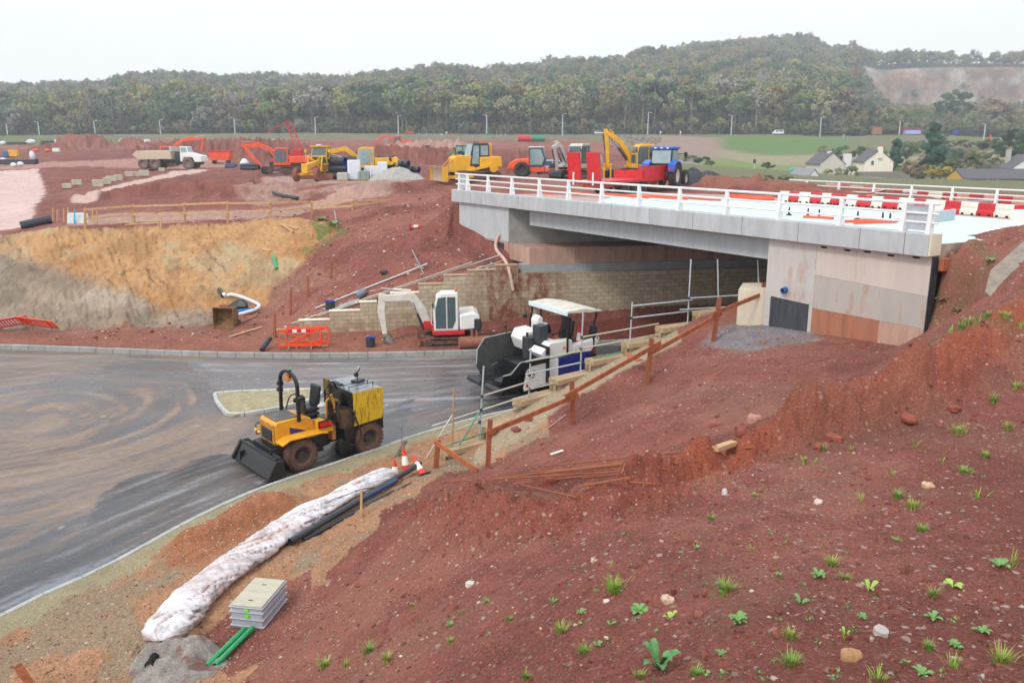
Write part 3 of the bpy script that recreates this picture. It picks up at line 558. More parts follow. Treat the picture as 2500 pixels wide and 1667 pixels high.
# ------------------------------------------------------------------ wooded hills
CRX = np.array([-900, -300, 0, 150, 280, 300, 380, 460, 600, 700, 770, 830, 960, 1087, 1165, 1240, 1310, 1447, 1520, 1545, 1703, 1850, 1963, 2002, 2071, 2166, 2289, 2442, 2500, 2800, 3600])
CRY = np.array([215, 205, 195, 190, 183, 172, 165, 163, 168, 175, 178, 174, 160, 148, 162, 158, 148, 146, 138, 120, 102, 96, 92, 117, 106, 130, 125, 140, 150, 175, 215])
def crest_yc(px): return 720 + 60 * np.sin(px / 260.0) + .10 * np.clip(px, 0, 2500)
def hill_z(X, Y):
    px = px_of(X, Y); Yc = crest_yc(px); zc = 10.2 + (345 - np.interp(px, CRX, CRY)) * Yc / (FOC / CP) - 17.0
    t = (Y - 398) / (Yc - 398); z = 13.6 + (zc - 13.6) * np.where(t < 1, np.clip(t, 0, 1) ** .92, 1 - .5 * (t - 1))
    qr = sstep(2060, 2180, px)                       # quarry on the right
    zq = np.where(Y < 790, 13.6 + 26 * np.clip((Y - 398) / 392, 0, 1) ** 1.1, 39.6 + 37 * sstep(795, 822, Y + 14 * fbm(X * .02, Y * 0, 3, 141)) + 9 * sstep(820, 880, Y)); zq = np.where(Y > 880, zq - .3 * (Y - 880), zq)
    z = z * (1 - qr) + zq * qr
    return z + 3.0 * fbm(X * .012, Y * .012, 3, 140) * sstep(410, 520, Y)
hd = np.radians(np.linspace(-75, 75, 520)); hr = np.geomspace(394, 1130, 170); A_, R_ = np.meshgrid(hd, hr); HX = R_ * np.sin(A_); HY = R_ * np.cos(A_)
HY = np.where(HY < 60, 60, HY); ok_ = HY > 385
HZ = np.where(ok_, hill_z(HX, HY), 4) - np.where(HY < 400, .6, 0)
hc = L3('4a4d33', .7) * (1 + .3 * fbm(HX * .02, HY * .02, 4, 150))[..., None]; hp = px_of(HX, HY)
qn = fbm(HX * .05, HY * .02, 4, 151, .6); qf = sstep(2060, 2110, hp + 20 * qn) * sstep(745, 770, HY + 30 * qn) * sstep(838, 828, HY)
hc = hc * (1 - qf[..., None]) + ((L3('a98b74', .75) * (1 - .35 * sstep(0, .3, fbm(HX * .02, HZ * .05, 3, 153)))[..., None] * (1 + .25 * qn)[..., None]) * (1 - sstep(-.1, .3, fbm(HX * .03, HZ * .12, 3, 152)))[..., None] + L3('b5aaa0', .75) * sstep(-.1, .3, fbm(HX * .03, HZ * .12, 3, 152))[..., None]) * (1 - .45 * sstep(.0, .3, fbm(HX * .05 + 3, HZ * .09, 4, 154, .6)))[..., None] * qf[..., None]
MEAD = [(1400, 1470, 640, 700), (640, 760, 520, 560), (1120, 1210, 600, 640), (1220, 1330, 650, 690)]
for a, b, y0, y1 in MEAD: hc = mixc(hc, ((hp > a) & (hp < b) & (HY > y0) & (HY < y1)) * .9, L3('8a9456', .75))
hc = np.concatenate([np.clip(hc, .004, .8), hp[..., None] * 0], -1)
hills = kind(grid_mesh('hills', HX, HY, HZ, hc), 'structure'); hills.data.materials.append(soil_mat('hill_soil', bump=.2, fine=.15))
del HX, HY, HZ, hc, A_, R_
# ------------------------------------------------------------------ materials of the works
def block_mat():
    m = bpy.data.materials.new('block_work'); m.use_nodes = True; t = m.node_tree; L = t.links.new; b = t.nodes['Principled BSDF']; b.inputs['Roughness'].default_value = .9
    tc = nn(t, 'ShaderNodeTexCoord'); sx = nn(t, 'ShaderNodeSeparateXYZ'); L(tc.outputs['Object'], sx.inputs[0]); cb = nn(t, 'ShaderNodeCombineXYZ'); L(sx.outputs[0], cb.inputs[0]); L(sx.outputs[2], cb.inputs[1])
    br = nn(t, 'ShaderNodeTexBrick'); L(cb.outputs[0], br.inputs['Vector']); br.inputs['Scale'].default_value = 1; br.inputs['Brick Width'].default_value = .45; br.inputs['Row Height'].default_value = .215; br.inputs['Mortar Size'].default_value = .011
    br.inputs['Color1'].default_value = (*lin('c2b49b'), 1); br.inputs['Color2'].default_value = (*lin('b0a28a'), 1); br.inputs['Mortar'].default_value = (*lin('908470'), 1)
    no = nn(t, 'ShaderNodeTexNoise'); no.inputs['Scale'].default_value = 3; no.inputs['Detail'].default_value = 8; L(cb.outputs[0], no.inputs['Vector'])
    r = nn(t, 'ShaderNodeMapRange'); r.inputs[1].default_value = .3; r.inputs[2].default_value = .7; r.inputs[3].default_value = .82; r.inputs[4].default_value = 1.14; L(no.outputs[0], r.inputs[0])
    mu = nn(t, 'ShaderNodeMix', data_type='RGBA', blend_type='MULTIPLY'); mu.inputs[0].default_value = 1; L(br.outputs['Color'], mu.inputs[6]); L(r.outputs[0], mu.inputs[7])
    # rusty run-off under the hose
    def mth(op, a, b_):
        q = nn(t, 'ShaderNodeMath', operation=op); q.use_clamp = op == 'MULTIPLY'
        for i, v in enumerate((a, b_)):
            if isinstance(v, (int, float)): q.inputs[i].default_value = v
            else: L(v, q.inputs[i])
        return q.outputs[0]
    def box(s, c, w, f):
        q = nn(t, 'ShaderNodeMapRange', clamp=True); d = mth('ABSOLUTE', mth('SUBTRACT', s, c), 0); L(d, q.inputs[0]); q.inputs[1].default_value = w; q.inputs[2].default_value = w + f; q.inputs[3].default_value = 1; q.inputs[4].default_value = 0; return q.outputs[0]
    mp = nn(t, 'ShaderNodeMapping'); mp.inputs['Scale'].default_value = (2.2, 1.1, 1); L(cb.outputs[0], mp.inputs[0]); n2 = nn(t, 'ShaderNodeTexNoise'); n2.inputs['Scale'].default_value = 1.0; n2.inputs['Detail'].default_value = 7; n2.inputs['Roughness'].default_value = .7; L(mp.outputs[0], n2.inputs['Vector'])
    r2 = nn(t, 'ShaderNodeMapRange', clamp=True); L(n2.outputs[0], r2.inputs[0]); r2.inputs[1].default_value = .36; r2.inputs[2].default_value = .6
    k = mth('MULTIPLY', r2.outputs[0], mth('ADD', box(sx.outputs[0], 11.6, 1.4, 1.8), mth('MULTIPLY', box(sx.outputs[2], .1, .5, 1.0), .55)))
    bk = mth('MULTIPLY', k, 1.0)
    mm = nn(t, 'ShaderNodeMix', data_type='RGBA'); mm.inputs[7].default_value = (*lin('7d4a33'), 1); L(bk, mm.inputs[0]); L(mu.outputs[2], mm.inputs[6]); L(mm.outputs[2], b.inputs['Base Color'])
    bp = nn(t, 'ShaderNodeBump'); bp.inputs['Strength'].default_value = .6; bp.inputs['Distance'].default_value = .01; L(br.outputs['Fac'], bp.inputs['Height']); bp.invert = True; L(bp.outputs[0], b.inputs['Normal'])
    return m
M_BLOCK = block_mat()
M_CONC = mat('concrete', 'b2b6ba', .85, var=.10, scale=1.3, stretch=(1, 1, .35), bump=.15, bscale=12)
M_CONCL = mat('concrete_panel', 'b3b7bb', .85, var=.13, scale=2.2, stretch=(1, 1, .3), dirt=.25, dscale=1.1, dcol='a5a19b', bump=.12)
M_BEAM = mat('concrete_beam', 'aab1b6', .8, var=.09, scale=2.5, stretch=(1, 1, .15))
M_PINK = mat('stained_concrete', 'b59484', .9, var=.14, scale=2, stretch=(1.2, 1.2, .25), dirt=.5, dscale=1.2, dcol='98644c')
M_STREAK = mat('rust_streaked_concrete', 'bdb9b6', .88, var=.05, scale=1.5, stretch=(1, 1, .4), dirt=.5, dscale=1.6, dcol='ad7f66')
M_BUFF = mat('buff_concrete', 'c6bab3', .88, var=.05, scale=1.5, stretch=(1.1, 1.1, .18), dirt=.46, dscale=1.3, dcol='b5917d')
M_GREYP = mat('grey_patch_concrete', 'b0aaa5', .88, var=.08, scale=1.2, stretch=(1.1, 1.1, .35), dirt=.5, dscale=1.2, dcol='a67a64')
M_RUST = mat('soil_stained_concrete', 'a56d55', .92, var=.16, scale=1.4, stretch=(2, 2, .2), dirt=.4, dscale=1.2, dcol='b98a70')
M_BITU = mat('bitumen_paint', '3c4048', .7, var=.3, scale=3, stretch=(2, 2, .3), dirt=.4, dscale=2.2, dcol='6f5a55')
M_CREAM = mat('new_concrete', 'ddd2bd', .85, var=.07, scale=2, dirt=.25, dcol='c29a80')
M_WHITE = mat('white_painted_steel', 'e6e8ea', .45, var=.05, scale=3, dirt=.12, dcol='b9a397', spec=.5)
M_MEMB = mat('deck_membrane', 'c9e6e6', .5, var=.07, scale=.8, dirt=.36, dscale=.5, dcol='ccb9b0')
M_DUSTD = mat('dusty_deck', 'b39c92', .95, var=.18, scale=1.2, dirt=.45, dscale=.7, dcol='9a6a5c')
M_KERB = mat('kerb_stone', '9a9c9b', .85, var=.16, scale=2.2, dirt=.3, dscale=1.5, dcol='8d7868')
M_KERBL = mat('kerb_stone_light', 'a9acab', .85, var=.12, scale=4, dirt=.25, dscale=2, dcol='96897a')
M_COPE = mat('coping_stone', 'b09878', .9, var=.12, scale=4, dirt=.25, dscale=3, dcol='93705a')
M_BLACK = mat('black_plastic', '24272b', .45, var=.2, scale=6, dirt=.2, dscale=5, dcol='6b5750')
M_DARK = mat('dark_void', '0c0c0d', .9)  # near-black, painted in for the shade inside slots, holes and gaps
# ------------------------------------------------------------------ bridge
BRZ = math.atan2(BD.y, BD.x)
def t_of(px, y=0., z=BTOP):     # distance along the bridge edge seen at this column
    p = BA + BN * y; q = on_plane(px, 345 + 120, p, BN); 
    d = ray(px, 600); a = d.x / d.y
    return ((a * (BA.y + BN.y * y)) - (BA.x + BN.x * y)) / (BD.x - a * BD.y)
bridge = thing('bridge', 'new grey concrete road bridge over the sunken road, white railing along its edge', 'bridge', (BA.x, BA.y, 0), BRZ)
def zat(px, py, y=.3): p = on_plane(px, py, BA + BN * y, BN); return p.z
FB = 6.63; jp = [1102, 1150, 1265, 1332, 1407.5, 1490, 1583, 1688, 1808, 1946, 2097, 2207, 2271]; jt = [t_of(p) for p in jp]; jt[0] = 0; jt[-1] = BL
for i in range(len(jt) - 1):
    a, b = jt[i] + .012, jt[i + 1] - .012
    MB().prism([(0, FB), (0, BTOP - .03), (.03, BTOP), (.6, BTOP - .02), (.6, FB + .05), (.04, FB)], a, b, 'x').obj('fascia_panel', M_CONCL if i % 3 else M_CONC, bridge)
MB().bb(.05, BL - .05, .1, .58, FB + .03, BTOP - .06).obj('edge_beam', M_DARK, bridge)
e = MB().bb(BL - .008, BL + .05, .02, .62, FB + .02, BTOP - .015).obj('end_face', M_CREAM, bridge)
DZ = lambda y: 7.0 - .021 * y
MB().add([(.3, .62, DZ(.6) - .5), (BL, .62, DZ(.6) - .5), (BL, 27.6, DZ(27.6) - .5), (.3, 27.6, DZ(27.6) - .5), (.3, .62, DZ(.6)), (BL, .62, DZ(.6)), (BL, 27.6, DZ(27.6)), (.3, 27.6, DZ(27.6))], [(3, 2, 1, 0), (4, 5, 6, 7), (0, 1, 5, 4), (1, 2, 6, 5), (2, 3, 7, 6), (3, 0, 4, 7)]).obj('deck', M_DUSTD, bridge)
T1 = t_of(1530, 3)
mz = lambda y: DZ(y) + .012
def lerp_sheet(P, name, m, th=.008):
    return MB().add([(x, y, mz(y)) for x, y in P] + [(x, y, mz(y) - th) for x, y in P], [tuple(range(len(P)))] + [(i, i + len(P), (i + 1) % len(P) + len(P), (i + 1) % len(P)) for i in range(len(P))]).obj(name, m, bridge, smooth=0)
dloc = lambda px, py: (lambda p: ((p - BA).dot(BD), (p - BA).dot(BN)))(on_plane(px, py, BA + Vector((0, 0, 6.99)), Vector((BN.x * .021, BN.y * .021, 1)).normalized()))
lerp_sheet([(T1 - 1, .7), (BL - .05, .7), (BL - .05, dloc(2400, 536)[1])] + [dloc(*q) for q in ((2271, 522), (2100, 507), (1905, 492), (1750, 486), (1600, 484), (1500, 481))], 'membrane', M_MEMB)
TB0, TB1 = t_of(1303, 1.0), t_of(1877, .4)
MB().bb(TB0, TB1 + .5, .72, 1.5, 5.72, FB + .1).obj('edge_girder', M_BEAM, bridge)
for k in range(1, 14):
    MB().bb(TB0 + k * .8, TB1 + 3, 1.2 + 1.9 * k, 2.0 + 1.9 * k, 5.72, 6.4).obj('girder', M_BEAM, bridge)
TW = t_of(1243, .25)
MB().bb(.55, TW, .22, 1.1, 4.71, FB - .004).obj('wing_wall', M_CONC, bridge)
MB().bb(.75, TW, .2, 1.1, 2.0, 4.707).obj('wing_wall_base', M_PINK, bridge)
a, b = t_of(1193, .2), t_of(1231, .2); MB().bb(a, b, .18, .203, 3.6, zat(1210, 590, .2)).obj('bitumen_patch', M_BITU, bridge)
# left abutment stem and bank seat lie along the lower road
LW = Matrix.Rotation(-BRZ, 4, 'Z') @ Matrix.Translation(-Vector((BA.x, BA.y, 0))) @ Matrix.Translation(W0) @ Matrix.Rotation(R(9.7), 4, 'Z')
p0 = LW.inverted() @ Vector((TW, .25, 0)); x0 = p0.x; y0 = p0.y
MB(LW).bb(x0 + .01, 32, y0, y0 + .8, 4.0, FB - .01).obj('abutment_stem', mat('stem_concrete', '9a9a97', .88, var=.14, scale=1.4, dirt=.25, dscale=.8, dcol='7f7d78'), bridge)
xs = (LW.inverted() @ on_plane(1274, 640, W0 + WN * .3, WN).to_4d().to_3d()) if False else None
MB(LW).prism([(x0 + .0, y0 - .004), (x0 + .75, .3), (32, .3), (32, y0 - .004)], 3.74, 4.62, 'z').obj('bearing_shelf', M_PINK, bridge)
MB(LW).bb(-.05, 32, .22, .9, 3.3, 3.736).obj('shelf_footing', mat('footing_concrete', '9b9fa2', .88, var=.1, scale=2), bridge)
# right abutment: formwork lifts with their own staining
tA, tM, tE = t_of(1877, .3), t_of(1996, .3), t_of(2276, .3); tE = BL - .03
za, zb = zat(1996, 672), zat(2265, 724); zc_, zd = zat(1990, 753), zat(2255, 803)
MB().bb(tA, tM - .006, .3, 1.3, 3.0, FB - .004).obj('abutment_lift', M_STREAK, bridge)
MB().prism([(tM, za), (tE, zb), (tE, FB - .004), (tM, FB - .004)], .3, .66, 'y').obj('abutment_lift', M_BUFF, bridge)
MB().prism([(tM, zc_), (tE, zd), (tE, zb - .006), (tM, za - .006)], .296, .66, 'y').obj('abutment_lift', M_GREYP, bridge)
tq = t_of(2165, .3)
MB().prism([(tM, 2.4), (tq, 2.4), (tq, zc_ + (zd - zc_) * .6 - .006), (tM, zc_ - .006)], .30, .66, 'y').obj('abutment_lift', M_RUST, bridge)
MB().prism([(tq + .01, 2.4), (tE, 2.4), (tE, zd - .006), (tq + .01, zc_ + (zd - zc_) * .6 - .006)], .294, .66, 'y').obj('abutment_lift', M_PINK, bridge)
ta, tb = t_of(1892, .3), t_of(1987, .3)
MB().prism([(ta, 2.8), (tb, 2.8), (tb, zat(1985, 745)), (ta, zat(1890, 724))], .27, .297, 'y').obj('bitumen_patch', M_BITU, bridge)
MB().bb(tE + .002, tE + .03, .32, .68, 2.6, FB - .03).obj('painted_end', mat('bitumen_end', '33373d', .65, var=.25, scale=3, dirt=.2, dcol='6a5550'), bridge)
for px, py in ((2012, 604), (2070, 611), (2119, 615), (2178, 624), (2240, 629)):
    t = t_of(px, .3); z = zat(px, py); MB().bb(t - .12, t + .12, .285, .299, z - .03, z + .03).obj('slot', M_DARK, bridge)  # dark boxes proud of the face stand in for shaded recesses
h = on_plane(1918.5, 706, BA + BN * .3, BN); tl = (h - BA).dot(BD)
MB().lathe([(.13, .03), (.17, .03), (.17, -.01), (.13, -.01)], (tl, .3, h.z), 'y', 18, close=True).obj('pipe_sleeve', mat('blue_stain', '9fb4c0', .8), bridge)
pb = MB().tube([(tl, .45, h.z), (tl, .12, h.z - .05)], .115, 14, hollow=.86).obj('drain_pipe', mat('blue_pipe', '2f5da8', .4), bridge)
# bank seat of the near abutment, left of the big face
pa, pb_ = at(1803, 707, 4.57), at(1866, 706, 4.57)
Ms = Matrix.Rotation(-BRZ, 4, 'Z') @ Matrix.Translation(-Vector((BA.x, BA.y, 0)))
MB(Ms).prism([(pa.x, pa.y), (pb_.x + .3, pb_.y - .15), (pb_.x + 2.0, pb_.y + 1.8), (pa.x + .6, pa.y + 1.6)], 2.6, 4.57, 'z').obj('bank_seat', M_CREAM, bridge)
# railing
rail = bpy.data.objects.new('railing', None); COL.objects.link(rail); rail.parent = bridge
def railing(parent, ts, t0, t1, y, zb, H, inner=1, thick=.045):
    for t in ts:
        MB().prism([(y - .02 * inner, zb), (y + .26 * inner, zb), (y + .27 * inner, zb + .05), (y + .2 * inner, zb + H * .5), (y + .14 * inner, zb + H), (y + .05 * inner, zb + H), (y + .03 * inner, zb + H * .5)], t - .07, t + .07, 'x').obj('post', M_WHITE, parent, bevel=.008)
    for fz, r in ((.97, .048), (.64, .038), (.34, .038)):
        yy = y + (.10 + (.06 * (1 - fz))) * inner
        MB().tube([(t0, yy, zb + H * fz), (t1, yy, zb + H * fz)], r, 8).obj('rail', M_WHITE, parent)
pt = [t_of(p, .15) for p in (1122, 1141, 1190, 1247, 1313, 1383, 1463, 1553, 1651, 1765, 1893, 2043, 2197, 2261)]
railing(rail, pt, pt[0] - .5, pt[-1] + .25, .12, BTOP - .01, .97)
M_PLATE = mat('galvanised_plate', 'b9c1ca', .5, metal=.3, var=.1, scale=4)
for a, b in ((pt[0], pt[1]), (pt[-2], pt[-1])):
    MB().bb(a + .06, b - .06, .26, .3, BTOP + .06, BTOP + .86).obj('end_plate', M_PLATE, rail)
rail2 = bpy.data.objects.new('railing', None); COL.objects.link(rail2); rail2.parent = bridge
railing(rail2, [5 + 2.75 * i for i in range(15)], 3.4, 45, 27.3, 6.42, .98, -1)
# ------------------------------------------------------------------ far block wall
fw = thing('block_wall', 'stepped buff block retaining wall behind the white excavator running under the bridge', 'retaining wall', tuple(W0 + WD * (FW[0][0] - W0.x) / WD.x)[:2] + (0,), R(9.7))
ux = [(x - FW[0][0]) / WD.x for x, z in FW]
poly = [(-1.2, 0), (-1.2, .66), (ux[0], .66)]
for i, (u, (x, z)) in enumerate(zip(ux, FW)):
    z = z if i < 7 else 3.74
    poly += [(u, z), (ux[i + 1] if i < 7 else ux[7] + 1.2, z)]
poly += [(poly[-1][0], 3.29), (42, 3.29), (42, 0)]
MB().prism(poly, 0, .4, 'y').obj('wall', M_BLOCK, fw, smooth=0)
for i in range(8):
    z = FW[i][1] if i < 7 else 3.74; u1 = ux[i + 1] if i < 7 else ux[7] + 1.2
    MB().bb(ux[i] - .03, u1, -.02, .42, z + .001, z + .05).obj('coping', M_CREAM if i < 4 else M_COPE, fw, bevel=.006)
# ------------------------------------------------------------------ near stepped wall
nw = thing('block_wall', 'stepped buff wall on the near side of the road under the scaffold handrail', 'retaining wall', (WP[0].x, WP[0].y, 0))
Mn = Matrix.Translation(-Vector((WP[0].x, WP[0].y, 0)))
for i in range(8):
    a, b = Vector(WP[i]), Vector(WP[i + 1]); d = (b - a); d.z = 0; d.normalize(); n = Vector((-d.y, d.x, 0)); z = WP[i].z
    A = Mn @ Vector((a.x, a.y, 0)); B = Mn @ Vector((b.x, b.y, 0))
    P = [A + n * .02, B + n * .02 - d * .01, B + n * .4 - d * .01, A + n * .4]
    MB().prism([(p.x, p.y) for p in P], -.2, z - .2, 'z').obj('wall', M_BLOCK, nw, smooth=0)
    P = [A - d * .12 - n * .05, B - n * .05 - d * .14, B + n * .47 - d * .14, A + n * .47 - d * .12]
    MB().prism([(p.x, p.y) for p in P], z - .198, z, 'z').obj('coping', M_COPE, nw, bevel=.012)
    for s in (.06, .26):
        MB().beam(A + n * (s + .06) - d * .14 + Vector((0, 0, z - .6)), A + n * (s + .06) - d * .14 + Vector((0, 0, z - .2)), .1, .09).obj('block_end', M_COPE, nw)
# ------------------------------------------------------------------ kerbs and island
def kerb_run(pts, w, z0, z1, gap=.015, L=.914):
    b = MB(); P = [Vector((p[0], p[1], 0)) for p in pts]; i = 0; cur = P[0]; seg = 1; cnt = 0
    while seg < len(P):
        need = L; p = cur
        while seg < len(P):
            d = (P[seg] - p).length
            if d >= need: nxt = p + (P[seg] - p) * (need / d); break
            need -= d; p = P[seg]; seg += 1
        else: nxt = P[-1]
        v = (nxt - cur)
        if v.length > .1:
            u = v.normalized(); h = random.uniform(-.006, .006)
            b.beam(cur + u * gap + Vector((0, 0, (z0 + z1) / 2 + h)), nxt + Vector((0, 0, (z0 + z1) / 2 + h)), w, z1 - z0)
        cur = nxt
    return b
kerb_run(FKs[3:], .18, -.1, .25).obj('kerb', M_KERB, bevel=.02)['kind'] = 'structure'
kerb_run(NKs[2:], .14, -.1, .125).obj('kerb', M_KERBL, bevel=.02)['kind'] = 'structure'
IS = [at(*p) for p in ((524, 958, .14), (528, 975, .14), (553, 1005, .14), (568, 1011, .14), (605, 1005, .14), (700, 988, .14), (775, 968, .14), (786, 955, .14), (768, 946, .14), (560, 953, .14), (524, 958, .14))]
ib = kerb_run(IS, .15, -.05, .14, L=.75).obj('kerb', mat('island_kerb', 'b3b6b6', .8, var=.15, scale=3, dirt=.2, dcol='94877a'), bevel=.025); ib['kind'] = 'structure'
il = MB().prism([(p.x, p.y) for p in IS[:-1]], -.05, .10, 'z').obj('traffic_island', mat('island_fill', 'a09678', .95, var=.22, scale=3, dirt=.4, dscale=1.4, dcol='877a5e', bump=.5), smooth=0); il['kind'] = 'structure'
# ------------------------------------------------------------------ machine kit
M_YEL = mat('yellow_paint', 'd99a1c', .45, var=.12, scale=3, dirt=.3, dscale=2.5, dcol='7a5a33', coat=.2)
M_YELB = mat('site_yellow', 'e3ab22', .5, var=.1, scale=2, dirt=.22, dscale=1.5, dcol='a8794a')
M_ORG = mat('orange_paint', 'e8562a', .45, var=.1, scale=2, dirt=.15, dscale=1.5)
M_RED = mat('red_paint', 'c9252d', .5, var=.12, scale=2, dirt=.2, dscale=1.5, dcol='a4665a')
M_WHP = mat('white_paint', 'e4e4e2', .4, var=.05, scale=2, dirt=.1, dscale=2, dcol='a99a8c', coat=.2)
M_OFFW = mat('worn_white_paint', 'd3cec4', .55, var=.12, scale=3, dirt=.28, dscale=2.5, dcol='a98672')
M_STEEL = mat('grimy_steel', '3a3d42', .5, metal=.3, var=.25, scale=5, dirt=.25, dscale=4)
M_BLK = mat('tarry_black', '17181b', .38, var=.3, scale=5, dirt=.14, dscale=4, dcol='5a4a40')
M_TYRE = mat('tyre', '3b3533', .9, var=.2, scale=8, dirt=.42, dscale=5, dcol='80594c')
M_RIM = mat('rim', '3d3a38', .6, var=.2, scale=8, dirt=.35, dscale=6, dcol='6f5146')
M_TRACK = mat('track_steel', '5a4740', .85, var=.25, scale=6, dirt=.6, dscale=4, dcol='8c594b')
M_GLASS = mat('cab_glass', '4d5d60', .08, var=.15, scale=2, spec=.7)
M_GLASSL = mat('pale_glass', '8ba3a6', .1, var=.15, scale=2, spec=.7)
M_SEAT = mat('seat_vinyl', '1b1f25', .45, var=.1)
M_RUBB = mat('hose_rubber', '141416', .5)
M_AMB = mat('amber_lens', 'f07a16', .25)
M_REDL = mat('red_lens', 'd02018', .25)
M_BLUE = mat('blue_sticker', '25286a', .4)
M_CHR = mat('mirror_glass', 'c9ced2', .05, metal=1, var=0)
M_MUDM = mat('caked_mud', '96604f', .95, var=.2, scale=5, bump=.5)
def wheel(parent, c, r, w, tyre=M_TYRE, rim=M_RIM, lug=0, n=28, side=1):
    h = w / 2
    b = MB().lathe([(r * .52, -h * .8), (r * .62, -h), (r * .9, -h * .98), (r, -h * .72), (r, h * .72), (r * .9, h * .98), (r * .62, h), (r * .52, h * .8)], c, 'y', n)
    if lug:
        for i in range(lug):
            a = 2 * PI * i / lug
            for s in (-1, 1):
                aa = a + (PI / lug if s > 0 else 0); p = Vector((c[0] + math.sin(aa) * r * 1.0, c[1] + s * h * .55, c[2] + math.cos(aa) * r * 1.0))
                b.box(p, (r * .13, h * .9, r * .07), ry=aa, rz=0)
    o = b.obj('wheel', tyre, parent)
    MB().lathe([(.001, -h * .3), (r * .2, -h * .3), (r * .22, -h * .1), (r * .36, -h * .15), (r * .53, -h * .75), (r * .53, h * .75), (r * .36, h * .15), (r * .22, h * .1), (r * .2, h * .3), (.001, h * .3)], c, 'y', 20).obj('rim', rim, o)
    return o
def track(parent, x0, x1, y, w, h, m=M_TRACK, high=None, frame=None):
    r = h / 2; P = []
    for i in range(9): a = PI / 2 + PI * i / 8; P.append((x0 + r + r * math.cos(a), r + r * math.sin(a)))
    for i in range(9): a = -PI / 2 + PI * i / 8; P.append((x1 - r + r * math.cos(a), r + r * math.sin(a)))
    if high: P.append(high)
    inner = [((p[0] - (x0 + x1) / 2) * (1 - .16 * h / (x1 - x0) * 2) + (x0 + x1) / 2, (p[1] - h / 2) * .74 + h / 2) for p in P]
    n = len(P); b = MB(); V = [(p[0], y - w / 2, p[1]) for p in P] + [(p[0], y + w / 2, p[1]) for p in P] + [(p[0], y - w / 2, p[1]) for p in inner] + [(p[0], y + w / 2, p[1]) for p in inner]
    F = []
    for i in range(n):
        j = (i + 1) % n; F += [(i, j, n + j, n + i), (2 * n + j, 2 * n + i, 3 * n + i, 3 * n + j), (j, i, 2 * n + i, 2 * n + j), (n + i, n + j, 3 * n + j, 3 * n + i)]
    b.add(V, F)
    for i in range(n):                        # grousers
        p, q = Vector(P[i]), Vector(P[(i + 1) % n]); L = (q - p).length; k = max(1, int(L / .16))
        for s in range(k):
            m_ = p.lerp(q, (s + .5) / k); d = (q - p).normalized(); b.box((m_.x, y, m_.y), (.03, w * 1.01, .05), ry=-math.atan2(d.y, d.x))
    o = b.obj('track', m, parent)
    f = MB().prism([(x0 + r * .9, h * .3), (x1 - r * .9, h * .3), (x1 - r * .9, h * .72), (x0 + r * .9, h * .72)], y - w * .32, y + w * .32, 'y')
    for t in (x0 + r, x1 - r): f.cyl((t, y - w * .42, h / 2), (t, y + w * .42, h / 2), r * .68, n=14)
    f.obj('track_frame', frame or m, o)
    return o
def cab(parent, P, y0, y1, paint, glass, win, roof=None, name='cab'):
    """cab body: side outline P (x,z); win: list of side windows as outlines; front and rear panes from outline edges"""
    o = MB().prism(P, y0, y1, 'y').obj(name, paint, parent, bevel=.03)
    for w in win:
        MB().prism(w, y1 - .01, y1 + .012, 'y').obj('window', glass, o); MB().prism(w, y0 - .012, y0 + .01, 'y').obj('window', glass, o)
    return o
def pane(parent, a, b, y0, y1, glass, out=.014, ins=.07):   # pane across the cab between side points a and b (x,z)
    a = Vector(a); b = Vector(b); d = (b - a); L = d.length; d.normalize(); n = Vector((d.y, -d.x)) * out; a2 = a + d * ins; b2 = b - d * ins
    q = [(p.x + s * n.x, y, p.y + s * n.y) for s in (1, -.8) for p, y in ((a2, y0 + ins), (b2, y0 + ins), (b2, y1 - ins), (a2, y1 - ins))]
    return MB().add(q, [(0, 1, 2, 3), (7, 6, 5, 4), (0, 4, 5, 1), (1, 5, 6, 2), (2, 6, 7, 3), (3, 7, 4, 0)]).obj('window', glass, parent)
def limb(P, w0, w1, y, th, name, m, parent, bevel=.02):   # boom-like plate girder along points (x,z) with taper
    n = len(P); L = []; Rr = []
    for i, p in enumerate(P):
        p = Vector(p); t = ((Vector(P[min(i + 1, n - 1)]) - p).normalized() + (p - Vector(P[max(i - 1, 0)])).normalized()).normalized() if n > 1 else 0
        k = i / (n - 1); w = (w0 * (1 - k) + w1 * k) / 2
        if 0 < i < n - 1: w *= 1.25
        q = Vector((-t.y, t.x)) * w; L.append(p + q); Rr.append(p - q)
    return MB().prism([tuple(v) for v in L + Rr[::-1]], y - th / 2, y + th / 2, 'y').obj(name, m, parent, bevel=bevel)
def ram(parent, a, b, y, r, m1=M_STEEL, m2=M_CHR):
    a = Vector((a[0], y, a[1])); b = Vector((b[0], y, b[1])); c = a.lerp(b, .6)
    o = MB().cyl(a, c, r, n=10).obj('hydraulic_ram', m1, parent); MB().cyl(c, b, r * .6, n=8).obj('rod', m2, o); return o
def bucket(parent, c, s, w, rot, m, name='bucket'):
    P0 = [(0, 0), (.15, .32), (.55, .42), (.9, .2), (1.0, -.25), (.82, -.34), (.8, -.1), (.55, .2), (.3, .2), (.1, -.05)]
    ca, sa = math.cos(rot), math.sin(rot); T = lambda p: (c[0] + s * (p[0] * ca - p[1] * sa), c[1] + s * (p[0] * sa + p[1] * ca))
    b = MB().prism([T(p) for p in P0], -w / 2, w / 2, 'y')
    side = [(0, 0), (.15, .32), (.55, .42), (.9, .2), (1.0, -.25), (.5, -.35), (.1, -.15)]
    for y in (-w / 2, w / 2 - .03): b.prism([T(p) for p in side], y, y + .03, 'y')
    return b.obj(name, m, parent, bevel=.008)
